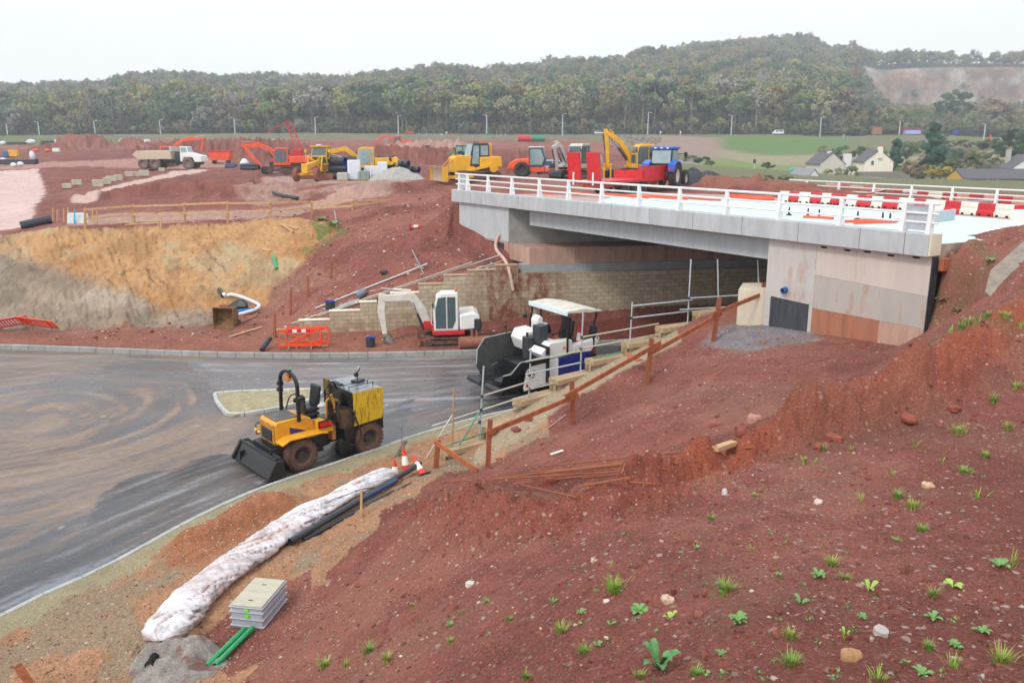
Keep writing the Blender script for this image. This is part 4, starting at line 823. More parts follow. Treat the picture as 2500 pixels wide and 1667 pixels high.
def text_part(s, size, Mx, m, parent, name='lettering'):
    cu = bpy.data.curves.new('t', 'FONT'); cu.body = s; cu.size = size; cu.extrude = .003; cu.align_x = 'CENTER'; cu.align_y = 'CENTER'
    t = bpy.data.objects.new('t', cu); COL.objects.link(t); bpy.context.view_layer.update()
    me = bpy.data.meshes.new_from_object(t.evaluated_get(bpy.context.evaluated_depsgraph_get())); bpy.data.objects.remove(t); bpy.data.curves.remove(cu)
    me.transform(Mx); me.materials.clear(); me.materials.append(m); me.name = name
    o = bpy.data.objects.new(name, me); COL.objects.link(o); o.parent = parent; return o
def seat(parent, c, s=1, m=M_SEAT):
    x, y, z = c
    return MB().box((x, y, z + .06 * s), (.5 * s, .5 * s, .14 * s)).box((x - .24 * s, y, z + .42 * s), (.13 * s, .48 * s, .62 * s), ry=-.16).box((x, y, z - .14 * s), (.4 * s, .38 * s, .26 * s)).obj('seat', m, parent, bevel=.045)

# ------------------------------------------------------------------ yellow articulated road machine on the fresh asphalt
def road_machine():
    t = thing('articulated_dumper', 'tar-stained yellow articulated machine with black front scoop on the asphalt by the near kerb', 'construction vehicle', (-6.32, 26.55, .004), R(-139), sc=1.1)
    for x, l in ((1.12, 1), (-1.12, 1)):
        for y in (-.68, .68): wheel(t, (x, y, .47), .47, .42, mat('brown_tyre', '64493f', .9, var=.2, scale=9, dirt=.35, dscale=6, dcol='8a6355'), mat('brown_rim', '4a3f3b', .7, var=.2), lug=26)
    ch = MB().bb(.1, 1.75, -.45, .45, .42, .82).bb(.3, 1.0, -.6, .6, .35, .5).bb(1.55, 1.95, -.58, .6, .4, .78); ch.obj('chassis', M_BLK, t, bevel=.015)
    MB().prism([(.45, .8), (1.72, .8), (1.74, 1.42), (1.62, 1.5), (.95, 1.5), (.62, 1.42), (.42, 1.0)], -.5, .5, 'y').obj('engine_cover', M_YEL, t, bevel=.03)
    MB().bb(.95, 1.66, -.42, .42, 1.5, 1.525).obj('cover_plate', mat('dirty_plate', '5d5a57', .6, var=.3, scale=6, dirt=.3), t, bevel=.01)
    MB().prism([(.55, .98), (1.3, 1.27), (1.3, .94), (.6, .86)], .5, .506, 'y').obj('side_decal', M_BLUE, t)
    g = MB().bb(1.735, 1.765, -.46, .46, .84, 1.4); fr = g.obj('grille_frame', mat('rusty_yellow', 'b9812a', .6, var=.3, scale=10, dirt=.45, dscale=9, dcol='4a3322'), t, bevel=.01)
    MB().bb(1.764, 1.772, -.33, .33, .88, 1.24).obj('grille_recess', M_DARK, fr)
    gg = MB()
    for i in range(6): gg.box((1.785, 0, .92 + i * .058), (.03, .64, .026), ry=.5)
    gg.obj('grille', M_STEEL, fr)
    for i in range(2):
        MB().lathe([(.075, -.012), (.09, 0), (.075, .012), (.06, 0)], (1.8, -.5, 1.0 + .2 * i), 'y', 14, close=True).obj('lifting_ring', M_BLK, t)
    for y0, y1 in ((.46, .95), (-.95, -.46)):
        MB().prism([(.3, 1.02), (.5, 1.06), (1.5, 1.06), (1.75, .95), (1.75, .91), (1.5, 1.02), (.5, 1.02), (.3, .98)], y0, y1, 'y').obj('mudguard', M_YEL, t, bevel=.006)
    MB().prism([(.02, .95), (.5, .95), (.5, 1.3), (.3, 1.34), (.05, 1.2)], .38, .74, 'y').obj('side_panel', M_YEL, t, bevel=.015)
    lc = MB().bb(.1, .52, .74, .80, 1.12, 1.34).obj('lamp_bracket', M_BLK, t, bevel=.01)
    for i in range(3): MB().bb(.12 + i * .13, .23 + i * .13, .80, .83, 1.17, 1.3).obj('tail_light', M_REDL, lc)
    # roll bar
    rp = [(1.02, -.56, 1.4), (1.0, -.54, 2.42)] + [(1.0, -.54 * math.cos(a), 2.42 + .36 * math.sin(a)) for a in [PI * i / 12 for i in range(1, 12)]] + [(1.0, .54, 2.42), (1.02, .56, 1.4)]
    ro = MB().tube(rp, .062, 4).obj('roll_bar', M_BLK, t, bevel=.008)
    for y, z in ((-.62, 2.3), (-.66, 2.1), (.38, 2.0), (.66, 2.12)):
        lm = MB().lathe([(.02, .1), (.07, .06), (.095, -.05), (.095, -.07), (.06, -.07)], (.98, y, z), 'x', 14).obj('work_light', M_BLK, ro); MB().lathe([(.001, .005), (.085, .005)], (.905, y, z), 'x', 14).obj('lens', M_CHR, lm)
    bc = MB().cyl((1.0, .12, 2.86), (1.0, .12, 2.62), .035).obj('beacon_stalk', M_BLK, ro); MB().lathe([(.07, 0), (.075, -.14), (.05, -.19), (.001, -.2)], (1.0, .0, 2.68), 'z', 14).obj('beacon', M_AMB, bc)
    MB().box((1.0, .17, 2.89), (.06, .1, .05)).obj('green_lens', mat('green_lens', '3fae6a', .3), ro)
    seat(t, (.42, .0, 1.5)).rotation_euler = (0, 0, 0)
    sb = MB().bb(.62, .7, -.26, .26, 1.45, 2.0).bb(.2, .62, -.28, .28, 1.36, 1.46).obj('seat_shell', M_SEAT, t, bevel=.03)
    MB().ball((.1, .2, 1.62), (.16, .14, .09), 12, 6).obj('bag', mat('white_bag', 'd9dcdf', .7), t)
    # steering column
    st = MB().tube([(-.12, .0, 1.0), (-.28, 0, 1.72)], .04, 8).obj('steering_column', M_YEL, t)
    sw = MB().lathe([(.2 + .02 * math.cos(a), .02 * math.sin(a)) for a in [2 * PI * i / 6 for i in range(6)]], (0, 0, 0), 'z', 20, close=True).tube([(-.2, 0, 0), (.2, 0, 0)], .012, 6).tube([(0, -.2, 0), (0, .2, 0)], .012, 6).obj('steering_wheel', M_BLK, st); sw.location = (-.3, 0, 1.8); sw.rotation_euler = (0, -.5, 0)
    MB().box((-.26, .18, 1.62), (.16, .3, .12), ry=-.4).obj('console', M_BLK, t, bevel=.02)
    MB().tube(bez([(.12, .5, 1.3), (.1, .5, 1.78), (-.02, .48, 1.86), (-.16, .46, 1.8), (-.2, .46, 1.4)]), .022, 6).obj('grab_rail', M_YEL, t)
    MB().beam((-.12, .42, 1.95), (-.42, .3, 1.1), .03, .09).obj('lever_plate', M_YEL, t, bevel=.005)
    # articulation, pump and drum in the middle
    MB().bb(-.5, .35, -.35, .35, .45, .85).bb(-.35, -.1, -.5, .5, .8, 1.1).cyl((-.1, 0, .3), (-.1, 0, 1.1), .12).bb(-.55, -.35, -.7, .72, .5, .95).obj('articulation', M_BLK, t, bevel=.02)
    MB().lathe([(.001, 0), (.26, 0), (.27, .06), (.27, .5), (.25, .56), (.001, .56)], (-.5, .58, .92), 'z', 16).obj('pump_drum', mat('oily_brown', '4a3526', .5, var=.3, scale=8, dirt=.2), t)
    MB().bb(-.62, -.28, .35, .86, .55, .64).bb(-.6, -.3, .84, .87, .6, .95).obj('pump_frame', M_BLK, t, bevel=.01)
    MB().lathe([(.001, -.12), (.24, -.1), (.3, 0), (.24, .12), (.001, .14)], (-.35, .62, .33), 'y', 18).obj('roller_guard', M_BLK, t)
    MB().bb(-.12, .02, .3, .62, .6, 1.05).obj('valve_block', mat('tan_panel', 'b5702e', .6, var=.3, scale=7, dirt=.3), t, bevel=.02)
    MB().box((-.42, .05, 1.35), (.3, .7, .5)).cyl((-.5, .35, 1.55), (-.5, .35, 1.95), .06).obj('engine_block', M_BLK, t, bevel=.02)
    MB().cyl((-.35, .2, 1.7), (-.35, .45, 1.7), .055).cyl((-.3, -.2, 1.75), (-.3, .05, 1.75), .05).obj('valves', mat('brass', '8a6f35', .4, metal=.6), t)
    hs = [((-.62, .5, 1.6), (-.4, .55, 2.02), (-.05, .5, 1.9), (.0, .45, 1.5)), ((-.7, .86, 1.0), (-.5, .95, 1.5), (-.1, .8, 1.66), (.12, .62, 1.2)), ((-.62, .88, 1.3), (-.75, 1.0, .7), (-.55, .98, .42), (-.3, .9, .6), (-.32, .86, 1.0)), ((-.66, -.2, 1.9), (-.4, .0, 2.2), (-.1, .1, 2.0), (-.1, .1, 1.5)), ((-.64, .3, 1.5), (-.35, .6, 1.75), (-.15, .62, 1.45), (-.2, .6, 1.05)), ((-.66, .84, 1.5), (-.5, 1.05, 1.2), (-.4, 1.0, .8)), ((.95, -.4, 1.5), (.8, -.38, 1.9), (.55, -.3, 1.95))]
    for h in hs: MB().tube(bez(h, 6), .02 if h[0][2] < 1.85 else .03, 6).obj('hose', M_RUBB, t)
    # hopper tank over the rear axle
    M_DRIP = mat('tar_dripped_yellow', 'd9b31f', .5, var=.12, scale=4, dirt=.55, dscale=6, dcol='2a251a', stretch=(5, 5, .5))
    M_TARB = mat('tarred_plate', '1f1f1f', .4, var=.35, scale=6, dirt=.3, dscale=5, dcol='5f5133', stretch=(3, 3, .5))
    tk = MB().prism([(-.62, 1.0), (-1.62, 1.0), (-1.62, 1.98), (-.62, 1.98)], -.86, .86, 'y').obj('hopper', M_TARB, t, bevel=.015)
    MB().prism([(-.60, .97), (-1.64, 1.05), (-1.64, 2.0), (-.60, 2.0)], .862, .885, 'y').obj('side_plate', M_DRIP, tk, bevel=.004)
    MB().bb(-1.6, -.64, -.84, .84, 1.982, 2.0).obj('lid', mat('wet_lid', '7d858d', .2, var=.25, scale=3, dirt=.2, dcol='3a3a3c'), tk)
    for y in (.25, .55): MB().tube([(-.66, y, 2.01), (-.66, y, 2.1), (-1.5, y - .02, 2.1), (-1.5, y - .02, 2.01)], .016, 6).obj('lid_handle', M_BLK, tk)
    MB().box((-.75, -.3, 2.03), (.14, .5, .05)).box((-1.35, -.1, 2.04), (.35, .28, .07), rz=.3).obj('hatch', M_BLK, tk, bevel=.015)
    MB().bb(-.64, -.56, -.86, -.55, 1.3, 2.1).obj('riser', mat('stain_yel', '6b5a20', .6, var=.4, scale=6, dirt=.5, dcol='22201c'), tk)
    MB().bb(-1.9, -.5, -.42, .42, .5, .98).obj('rear_chassis', M_BLK, t, bevel=.02)
    mr = MB().tube([(-1.3, -.05, 2.0), (-1.28, .0, 2.22), (-1.24, .1, 2.42)], .014, 6).obj('mirror_arm', M_BLK, tk)
    m1 = MB().lathe([(.001, -.05), (.1, -.04), (.15, 0), (.14, .01)], (0, 0, 0), 'z', 18).obj('mirror', M_BLK, mr); m1.location = (-1.22, .12, 2.46); m1.rotation_euler = (.3, .9, 0)
    m1g = MB().lathe([(.001, .012), (.137, .012)], (0, 0, 0), 'z', 18).obj('mirror_glass', M_CHR, m1); m1g.location = (0, 0, 0)
    MB().lathe([(.001, -.05), (.08, -.04), (.09, .03), (.001, .03)], (-1.3, -.1, 2.25), 'x', 14).obj('work_light', M_BLK, tk)
    # scoop in front
    sc = MB().prism([(1.86, .56), (2.08, .6), (2.12, .54), (2.34, .12), (2.3, .05), (1.9, .05), (1.86, .2)], -1.1, 1.1, 'y').obj('scoop', M_BLK, t, bevel=.02)
    MB().bb(1.9, 2.04, -1.0, .98, .602, .62).bb(1.88, 1.92, -1.1, 1.1, .56, .68).bb(2.05, 2.09, -1.1, 1.1, .58, .66).obj('scoop_lip', M_STEEL, sc, bevel=.006)
    MB().prism([(1.84, .62), (2.1, .64), (2.2, .48), (2.4, .1), (2.3, .02), (1.84, .02)], 1.1, 1.22, 'y').obj('end_skirt', M_RUBB, sc, bevel=.03)
    MB().prism([(1.84, .62), (2.1, .66), (2.4, .2), (2.36, .08), (1.84, .1)], -1.2, -1.1, 'y').obj('end_skirt', M_RUBB, sc, bevel=.02)
    MB().bb(2.1, 2.32, -.78, -.72, .1, .46).obj('rib', M_BLK, sc, bevel=.01)
    return t
road_machine()
# ------------------------------------------------------------------ asphalt paver
M_PANELB = mat('blue_panel', '16227a', .4, var=.08, coat=.2)
def paver():
    t = thing('asphalt_paver', 'white and blue asphalt paver with raised black hopper and canopy parked beyond the scaffold rail', 'paver', (1.57, 35.07, .004), R(-148))
    for y in (-.95, .95): track(t, -1.6, 2.0, y, .3, .75, M_BLK)
    MB().bb(-2.0, 1.9, -.8, .8, .35, 1.2).obj('chassis', M_BLK, t, bevel=.02)
    # hopper
    MB().prism([(1.0, .55), (2.85, .45), (2.85, .5), (1.05, .62)], -1.2, 1.2, 'y').obj('hopper_floor', M_BLK, t)
    hw = MB(); 
    for s in (-1, 1):
        top = 2.0 if s < 0 else 1.55
        A = [(1.0, s * .75, .62), (2.85, s * .75, .5), (2.95, s * 1.1, 1.0), (2.75, s * 1.35, top - .45), (2.35, s * 1.42, top), (1.0, s * 1.42, top + .1)]
        o = s * .04; B = [(x, y + o, z - .03) for x, y, z in A]; n = 6
        hw.add(A + B, [tuple(range(n)), tuple(range(2 * n - 1, n - 1, -1))] + [(i, n + i, n + (i + 1) % n, (i + 1) % n) for i in range(n)])
        w = hw.obj('hopper_wing', mat('worn_hopper', '2b2a29', .42, metal=.3, var=.35, scale=3, dirt=.2, dscale=2, dcol='6a6259'), t); hw = MB()
        MB().tube([(2.95, s * 1.1, 1.0), (2.75, s * 1.36, top - .45), (2.35, s * 1.44, top), (1.0, s * 1.44, top + .1)], .03, 6).obj('wing_edge', mat('scuffed_edge', '8e9496', .5), w)
    MB().bb(.9, 1.0, -1.4, 1.4, .5, 2.0).obj('hopper_back', M_BLK, t)
    pr = MB().bb(2.95, 3.1, -1.3, 1.3, .32, .5).obj('push_beam', M_BLK, t, bevel=.02)
    for y0, y1 in ((-1.25, -.2), (.2, 1.25)): MB().cyl((3.2, y0, .42), (3.2, y1, .42), .13, n=14).obj('push_roller', M_STEEL, pr)
    MB().box((2.75, .7, .72), (.5, .5, .12), ry=.2).obj('hopper_gate', M_STEEL, t, bevel=.02); MB().box((2.5, -.2, .95), (.3, .12, .5), ry=.3).obj('conveyor_chain', M_STEEL, t, bevel=.02)
    # bodywork: the side by the kerb
    sp = MB().prism([(.35, .45), (2.05, .32), (1.9, 1.1), (1.6, 1.35), (.35, 1.42)], 1.14, 1.26, 'y').obj('side_panel', M_WHP, t, bevel=.02)
    MB().prism([(.34, .5), (.34, 1.42), (-1.35, 1.48), (-1.2, .95), (-1.3, .55)], 1.14, 1.255, 'y').obj('side_panel', M_PANELB, t, bevel=.02)
    MB().prism([(1.0, 1.42), (1.25, 1.7), (.75, 2.12), (-.35, 2.12), (-.35, 1.5), (.35, 1.44)], .3, 1.24, 'y').obj('engine_hood', M_WHP, t, bevel=.03)
    tl = MB().prism([(-.36, 1.5), (-.36, 1.86), (-1.7, 2.0), (-1.75, 1.85), (-1.35, 1.5)], .9, 1.22, 'y').obj('tail_panel', M_WHP, t, bevel=.02)
    MB().lathe([(.06, -.02), (.1, -.02), (.1, .02), (.06, .02)], (-1.78, 1.1, 1.98), 'y', 16, close=True).obj('lifting_eye', M_WHP, tl)
    MB().prism([(-.5, 1.58), (-.62, 1.58), (-.56, 1.7)], 1.22, 1.226, 'y').obj('warning_sticker', M_YELB, tl)
    MB().bb(.12, .02, 1.24, 1.262, 1.78, 1.9).obj('indicator', M_AMB, t)
    text_part('Titan', .24, Matrix.Translation((1.62, 1.264, .83)) @ Matrix.Rotation(PI, 4, 'Z') @ Matrix.Rotation(PI / 2, 4, 'X') @ Matrix.Rotation(R(78), 4, 'Z'), M_BLK, sp)
    text_part('75', .2, Matrix.Translation((1.8, 1.264, 1.0)) @ Matrix.Rotation(PI, 4, 'Z') @ Matrix.Rotation(PI / 2, 4, 'X') @ Matrix.Rotation(R(76), 4, 'Z'), M_BLK, sp)
    MB().bb(1.85, 1.97, 1.262, 1.268, .42, .54).obj('badge', M_REDL, sp)
    MB().bb(.55, 1.0, .25, .75, 1.5, 2.75).obj('exhaust_housing', mat('exhaust_grey', '33393f', .55, var=.1), t, bevel=.03)
    MB().prism([(.45, 2.2), (.75, 2.2), (.8, 2.9), (.62, 3.1), (.45, 2.95)], -.2, .25, 'y').obj('air_intake', M_WHP, t, bevel=.05)
    MB().prism([(.5, 1.5), (1.0, 1.5), (1.2, 2.0), (1.0, 2.35), (.4, 2.4)], -1.2, -.1, 'y').obj('far_hood', M_WHP, t, bevel=.05)
    MB().cyl((1.05, .1, 1.3), (1.05, .1, 2.2), .3, n=14).obj('material_tank', M_STEEL, t)
    MB().bb(-1.9, .5, -1.15, .85, 1.5, 1.6).obj('platform', M_BLK, t)
    MB().bb(-.35, .3, .3, .8, 2.12, 2.16).obj('rusty_cover', mat('rusty_cover', '8a4a2a', .8, var=.3, scale=6), t)
    s1 = seat(t, (-.55, .1, 2.0), 1.15); s2 = seat(t, (-1.6, .7, 1.75), .95); s3 = seat(t, (-1.5, -.8, 1.75), .95)
    cs = MB().box((-.15, -.5, 2.3), (.3, .5, .4), ry=.3).box((-.2, .75, 2.25), (.3, .2, .5)).obj('console', M_BLK, t, bevel=.03); MB().box((-.12, -.5, 2.52), (.18, .36, .03), ry=.3).obj('control_panel', M_PLATE, cs)
    # canopy
    cn = MB().prism([(.05, 3.32), (-1.75, 3.22), (-1.75, 3.26), (-.8, 3.42), (.05, 3.37)], -1.42, 1.42, 'y').obj('canopy', mat('canopy_sheet', 'd2cfc4', .7, var=.14, scale=2, dirt=.35, dscale=1.5, dcol='a79f92'), t)
    MB().bb(.05, .09, -1.45, 1.45, 3.2, 3.4).obj('canopy_fascia', mat('fascia_white', 'd7e9ee', .5, var=.08), cn, bevel=.01)
    for x, y, x2 in ((.0, -1.3, .1), (.0, -.6, .0), (.0, 1.25, -.1), (-1.6, 1.2, -1.5), (-1.6, -1.25, -1.6)):
        MB().tube([(x, y, 3.3), (x, y, 2.9), (x2, y, 2.7), (x2, y, 1.55)], .05, 6).obj('canopy_post', M_BLK, cn)
    for x, y, z in ((.25, -1.5, 2.75), (-1.0, -1.1, 2.95)):
        w = MB().lathe([(.03, .1), (.1, .05), (.12, -.05), (.05, -.06)], (x, y, z), 'x', 12).obj('work_light', M_BLK, cn)
    for y in (.55, -1.35): MB().tube([(1.35, y * .9, 2.0), (1.4, y * .9, 2.35)], .015, 6).box((1.42, y * .9, 2.42), (.05, .12, .16)).obj('mirror', M_BLK, t)
    # screed
    sc = MB().bb(-2.9, -2.0, -1.35, 1.3, .08, .55).bb(-3.2, -2.9, -1.3, 1.3, .4, .46).obj('screed', M_BLK, t, bevel=.02)
    MB().bb(-2.8, -2.1, -1.3, -.3, .9, 1.25).obj('screed_box', M_RED, sc, bevel=.03)
    for y in (-1.1, 1.1): MB().beam((-.5, y, .95), (-2.3, y, .6), .1, .22).obj('tow_arm', M_BLK, sc)
    return t
paver()
# ------------------------------------------------------------------ cones
M_CONE = mat('cone_red', 'e03a22', .5, var=.1); M_REFL = mat('cone_white', 'e9e9e6', .5, var=.05); M_BASE = mat('cone_base', '3a3a3c', .8)
def cone(label, loc, rz=0, rot=None, h=.72, group='traffic cones'):
    t = thing('traffic_cone', label, 'traffic cone', loc, rz, group)
    if rot: t.rotation_euler = rot
    r = lambda z: .15 - .12 * z / h
    MB().box((0, 0, .02), (.38, .38, .04)).obj('base', M_BASE, t, bevel=.01)
    MB().lathe([(r(0), .04), (r(.3 * h), .3 * h)], n=16).lathe([(r(.66 * h), .66 * h), (r(h), h), (.001, h)], n=16).obj('cone', M_CONE, t)
    MB().lathe([(r(.3 * h) + .002, .3 * h), (r(.66 * h) + .002, .66 * h)], n=16).obj('reflective_sleeve', M_REFL, t); return t
Mp = Matrix.Translation((1.57, 35.07, 0)) @ Matrix.Rotation(R(-148), 4, 'Z')
cone('red and white cone standing on the paver platform beside the rear seat', Mp @ Vector((-1.15, .62, 1.6)), .4, h=.95)
cone('small cone lying on the red slope left of the bridge wing wall', G(1003, 560, .12), 0, (R(80), 0, R(75)), h=.8)
ca = at(992, 1128, .45)
cone('cone with the widest red skirt lying across the black pipes by the drain', at(1035, 1163, .3), 0, (R(-52), 0, R(38)), h=.8)
cone('slim cone standing behind the top end of the white wrapped drain', at(965, 1168, .1), .3, h=.62)
cone('cone propped behind the black pipes, its tip bent to the left', at(992, 1152, .15), 0, (R(-8), R(-6), 0), h=.8)
cone('flattened cone half hidden under the black pipes', at(978, 1190, .12), 0, (R(75), 0, R(-60)), h=.7)
# ------------------------------------------------------------------ excavators
def excavator(label, loc, rz, paint, k=1.0, boom=None, arm=None, bk=None, tl=2.45, th=.48, gauge=1.55, tw=.38, swing=0, cabm=None, glass=M_GLASS, skirt=None, tail=None, rear='round', blade=False, hb=.62, name='excavator', armm=None, cat='excavator', bucketm=None, cabh=1.9, cabx=(.75, -.5), group=None, trackm=M_TRACK, det=True, w=None):
    t = thing(name, label, cat, loc, rz, group, sc=k)
    for y in (-gauge / 2, gauge / 2): track(t, -tl / 2, tl / 2, y, tw, th, trackm)
    up = bpy.data.objects.new('upper_structure', None); COL.objects.link(up); up.parent = t; up.rotation_euler = (0, 0, swing)
    P = Matrix.Identity(4)
    MB().bb(-.5, .5, -gauge / 2, gauge / 2, th * .45, th * .8).cyl((0, 0, th * .8), (0, 0, hb), .45, n=18).obj('undercarriage', trackm, t)
    W = w or gauge * .62; y0, y1 = -W, W; skirt = skirt or paint; xb = cabx[1]
    MB().prism([(cabx[0] + .05, hb), (xb - .3, hb), (xb - .3, hb + .22), (cabx[0] + .05, hb + .22)], y0, y1, 'y').obj('skirt', skirt, up, bevel=.03)
    tl_ = tail or 1.55
    pr = [(xb - .05, hb + .22), (-tl_, hb + .3), (-tl_ - .05, hb + .5), (-tl_, hb + .95), (-tl_ + .25, hb + 1.1), (xb - .05, hb + 1.02)]
    MB().prism(pr, y0, y1, 'y').obj('engine_cover', paint, up, bevel=.07)
    if det: MB().prism([(-tl_ + .3, hb + .05), (-tl_ - .06, hb + .2), (-tl_ - .1, hb + .45), (-tl_ - .06, hb + .82), (-tl_ + .3, hb + .82)], y0 * 1.02, y1 * 1.02, 'y').obj('counterweight', M_STEEL if skirt is not paint else paint, up, bevel=.06)
    ca_ = cabx[0]; cz = hb + .22
    CP_ = [(ca_ - .02, cz), (xb, cz), (xb + .02, cz + cabh), (ca_ - .45, cz + cabh), (ca_ - .16, cz + cabh - .18), (ca_, cz + cabh * .55)]
    yc = .02 if True else 0
    c = MB().prism(CP_, yc, y1 - .01, 'y').obj('cab', cabm or paint, up, bevel=.05)
    wn = [(ca_ - .12, cz + .12), (ca_ - .1, cz + cabh * .55), (ca_ - .24, cz + cabh - .26), (ca_ - .5, cz + cabh - .2), (xb + .62, cz + cabh - .2), (xb + .62, cz + .12)]
    wn2 = [(xb + .55, cz + .12), (xb + .55, cz + cabh - .2), (xb + .15, cz + cabh - .2), (xb + .15, cz + .5), (xb + .3, cz + .12)]
    for ww in (wn, wn2):
        MB().prism(ww, y1 - .02, y1 + .006, 'y').obj('window', glass, c); MB().prism(ww, yc - .006, yc + .02, 'y').obj('window', glass, c)
    pane(c, CP_[4], CP_[5], yc, y1, glass); pane(c, CP_[5], (ca_ - .02, cz + .15), yc, y1, glass); pane(c, (xb, cz + .9), (xb + .02, cz + cabh - .12), yc, y1, glass, -.014)
    MB().beam((xb + .585, y1 + .01, cz + .1), (xb + .585, y1 + .01, cz + cabh - .18), .03, .03).obj('door_pillar', cabm or paint, c)
    if det:
        MB().tube([(ca_ + .02, y1 - .05, cz + .3), (ca_ + .1, y1 - .05, cz + .35), (ca_ + .1, y1 - .05, cz + 1.15), (ca_ + .02, y1 - .05, cz + 1.25)], .016, 6).obj('handrail', cabm or paint, c)
        MB().box((ca_ + .02, y1 + .02, cz + 1.3), (.05, .14, .24)).obj('mirror', M_BLK, c)
        b_ = MB().cyl((xb + .1, (yc + y1) / 2, cz + cabh), (xb + .1, (yc + y1) / 2, cz + cabh + .06), .06, n=10).obj('beacon_base', M_BLK, c); MB().cyl((xb + .1, (yc + y1) / 2, cz + cabh + .06), (xb + .1, (yc + y1) / 2, cz + cabh + .18), .06, .05, n=10).obj('beacon', M_AMB, b_)
    by = -W * .25
    MB().prism([(boom[0][0] - .35, hb + .1), (boom[0][0] + .22, hb + .1), (boom[0][0] + .2, boom[0][1] + .15), (boom[0][0] - .25, boom[0][1] + .15)], by - .2, by + .2, 'y').obj('boom_foot', skirt, up, bevel=.03)
    bo = limb(boom, .42, .32, by, .28, 'boom', armm or paint, up); ar = limb(arm, .36, .24, by, .2, 'arm', armm or paint, up)
    bk_ = bucket(up, bk[0], bk[1], bk[2], bk[3], bucketm or M_STEEL)
    if by:
        bk_.location.y = by
    m_ = boom[len(boom) // 2]
    for s in (-.1, .1): ram(up, (boom[0][0] + .2, boom[0][1] - .3), (m_[0] - .05, m_[1] - .28), by + s * 2, .055)
    d = (Vector(arm[0]) - Vector(boom[-2])).normalized(); n_ = Vector((-d.y, d.x)); n_ = n_ if n_.y > 0 else -n_
    q = Vector(boom[-2]).lerp(Vector(boom[-1]), .05) + n_ * .3; e_ = Vector(arm[0]) + n_ * .28 + d * .1
    ram(up, tuple(q), tuple(e_), by, .06, armm or paint); a1, a2 = Vector(arm[0]).lerp(Vector(arm[-1]), .1), Vector(arm[0]).lerp(Vector(arm[-1]), .85)
    d2 = (a2 - a1).normalized(); n2 = Vector((-d2.y, d2.x)); n2 = n2 if n2.x > 0 else -n2
    ram(up, tuple(a1 + n2 * .26), tuple(a2 + n2 * .18), by, .045)
    if blade:
        MB().prism([(tl / 2 + .25, .02), (tl / 2 + .33, .1), (tl / 2 + .26, .25), (tl / 2 + .42, .5), (tl / 2 + .38, .5), (tl / 2 + .18, .25)], -gauge * .62, gauge * .62, 'y').box((tl / 2, -.4, .25), (.7, .1, .12)).box((tl / 2, .4, .25), (.7, .1, .12)).obj('blade', M_MUDM, t, bevel=.01)
    return t
ez = gz(-3.3, 41.9)
exc = excavator('small white excavator with red skirt, boom bent down to the left, before the block wall', (-3.25, 41.75, max(ez, .12) - .03), R(186), M_WHP, skirt=M_RED, blade=True, armm=M_OFFW, bucketm=mat('worn_bucket', '9a9690', .5, metal=.4, var=.2, dirt=.3),
    boom=[(1.05, 1.0), (1.35, 1.75), (1.8, 2.4), (3.2, 2.32)], arm=[(3.26, 2.55), (3.36, 1.7), (3.2, .5)], bk=((3.12, .52), .62, .6, R(-105)))
# ------------------------------------------------------------------ things by the near kerb
M_PIPE = mat('black_duct', '2b3138', .4, var=.15, scale=5, dirt=.2, dscale=5, dcol='7d6a60')
M_GRN = mat('green_duct', '2f9a63', .45, var=.1, scale=6, dirt=.2, dscale=6)
M_TIM = mat('orange_timber', 'ab6038', .75, var=.25, scale=5, stretch=(1, 1, .15), dirt=.2, dscale=3, dcol='7a3f24', bump=.2)
M_TIMP = mat('post_timber', '8b4c30', .8, var=.2, scale=8, stretch=(1, 1, .12), dirt=.25, dscale=4, dcol='6b3626', bump=.2)
M_WOOD = mat('pale_timber', 'c7a27a', .8, var=.18, scale=6, dirt=.25, dscale=4, dcol='a47a62')
M_TUBE = mat('scaffold_tube', 'c2bfae', .4, metal=.35, var=.14, scale=5, dirt=.25, dscale=5, dcol='a98f74')
M_GALV = mat('galvanised_tube', 'b9c6cc', .4, metal=.35, var=.1, scale=5, dirt=.12, dscale=5, dcol='a9a092')
M_TGRN = mat('green_marked_tube', '4f8f70', .5, var=.2, scale=8, dirt=.35, dscale=4, dcol='b9b5a4')
M_RSTL = mat('rusty_steel', '9c5a38', .85, var=.25, scale=12, dirt=.2, dscale=9, dcol='5d2f20')
M_PLAS = mat('orange_plastic', 'f0501f', .45, var=.08, scale=3, dirt=.12, dcol='b5634a')
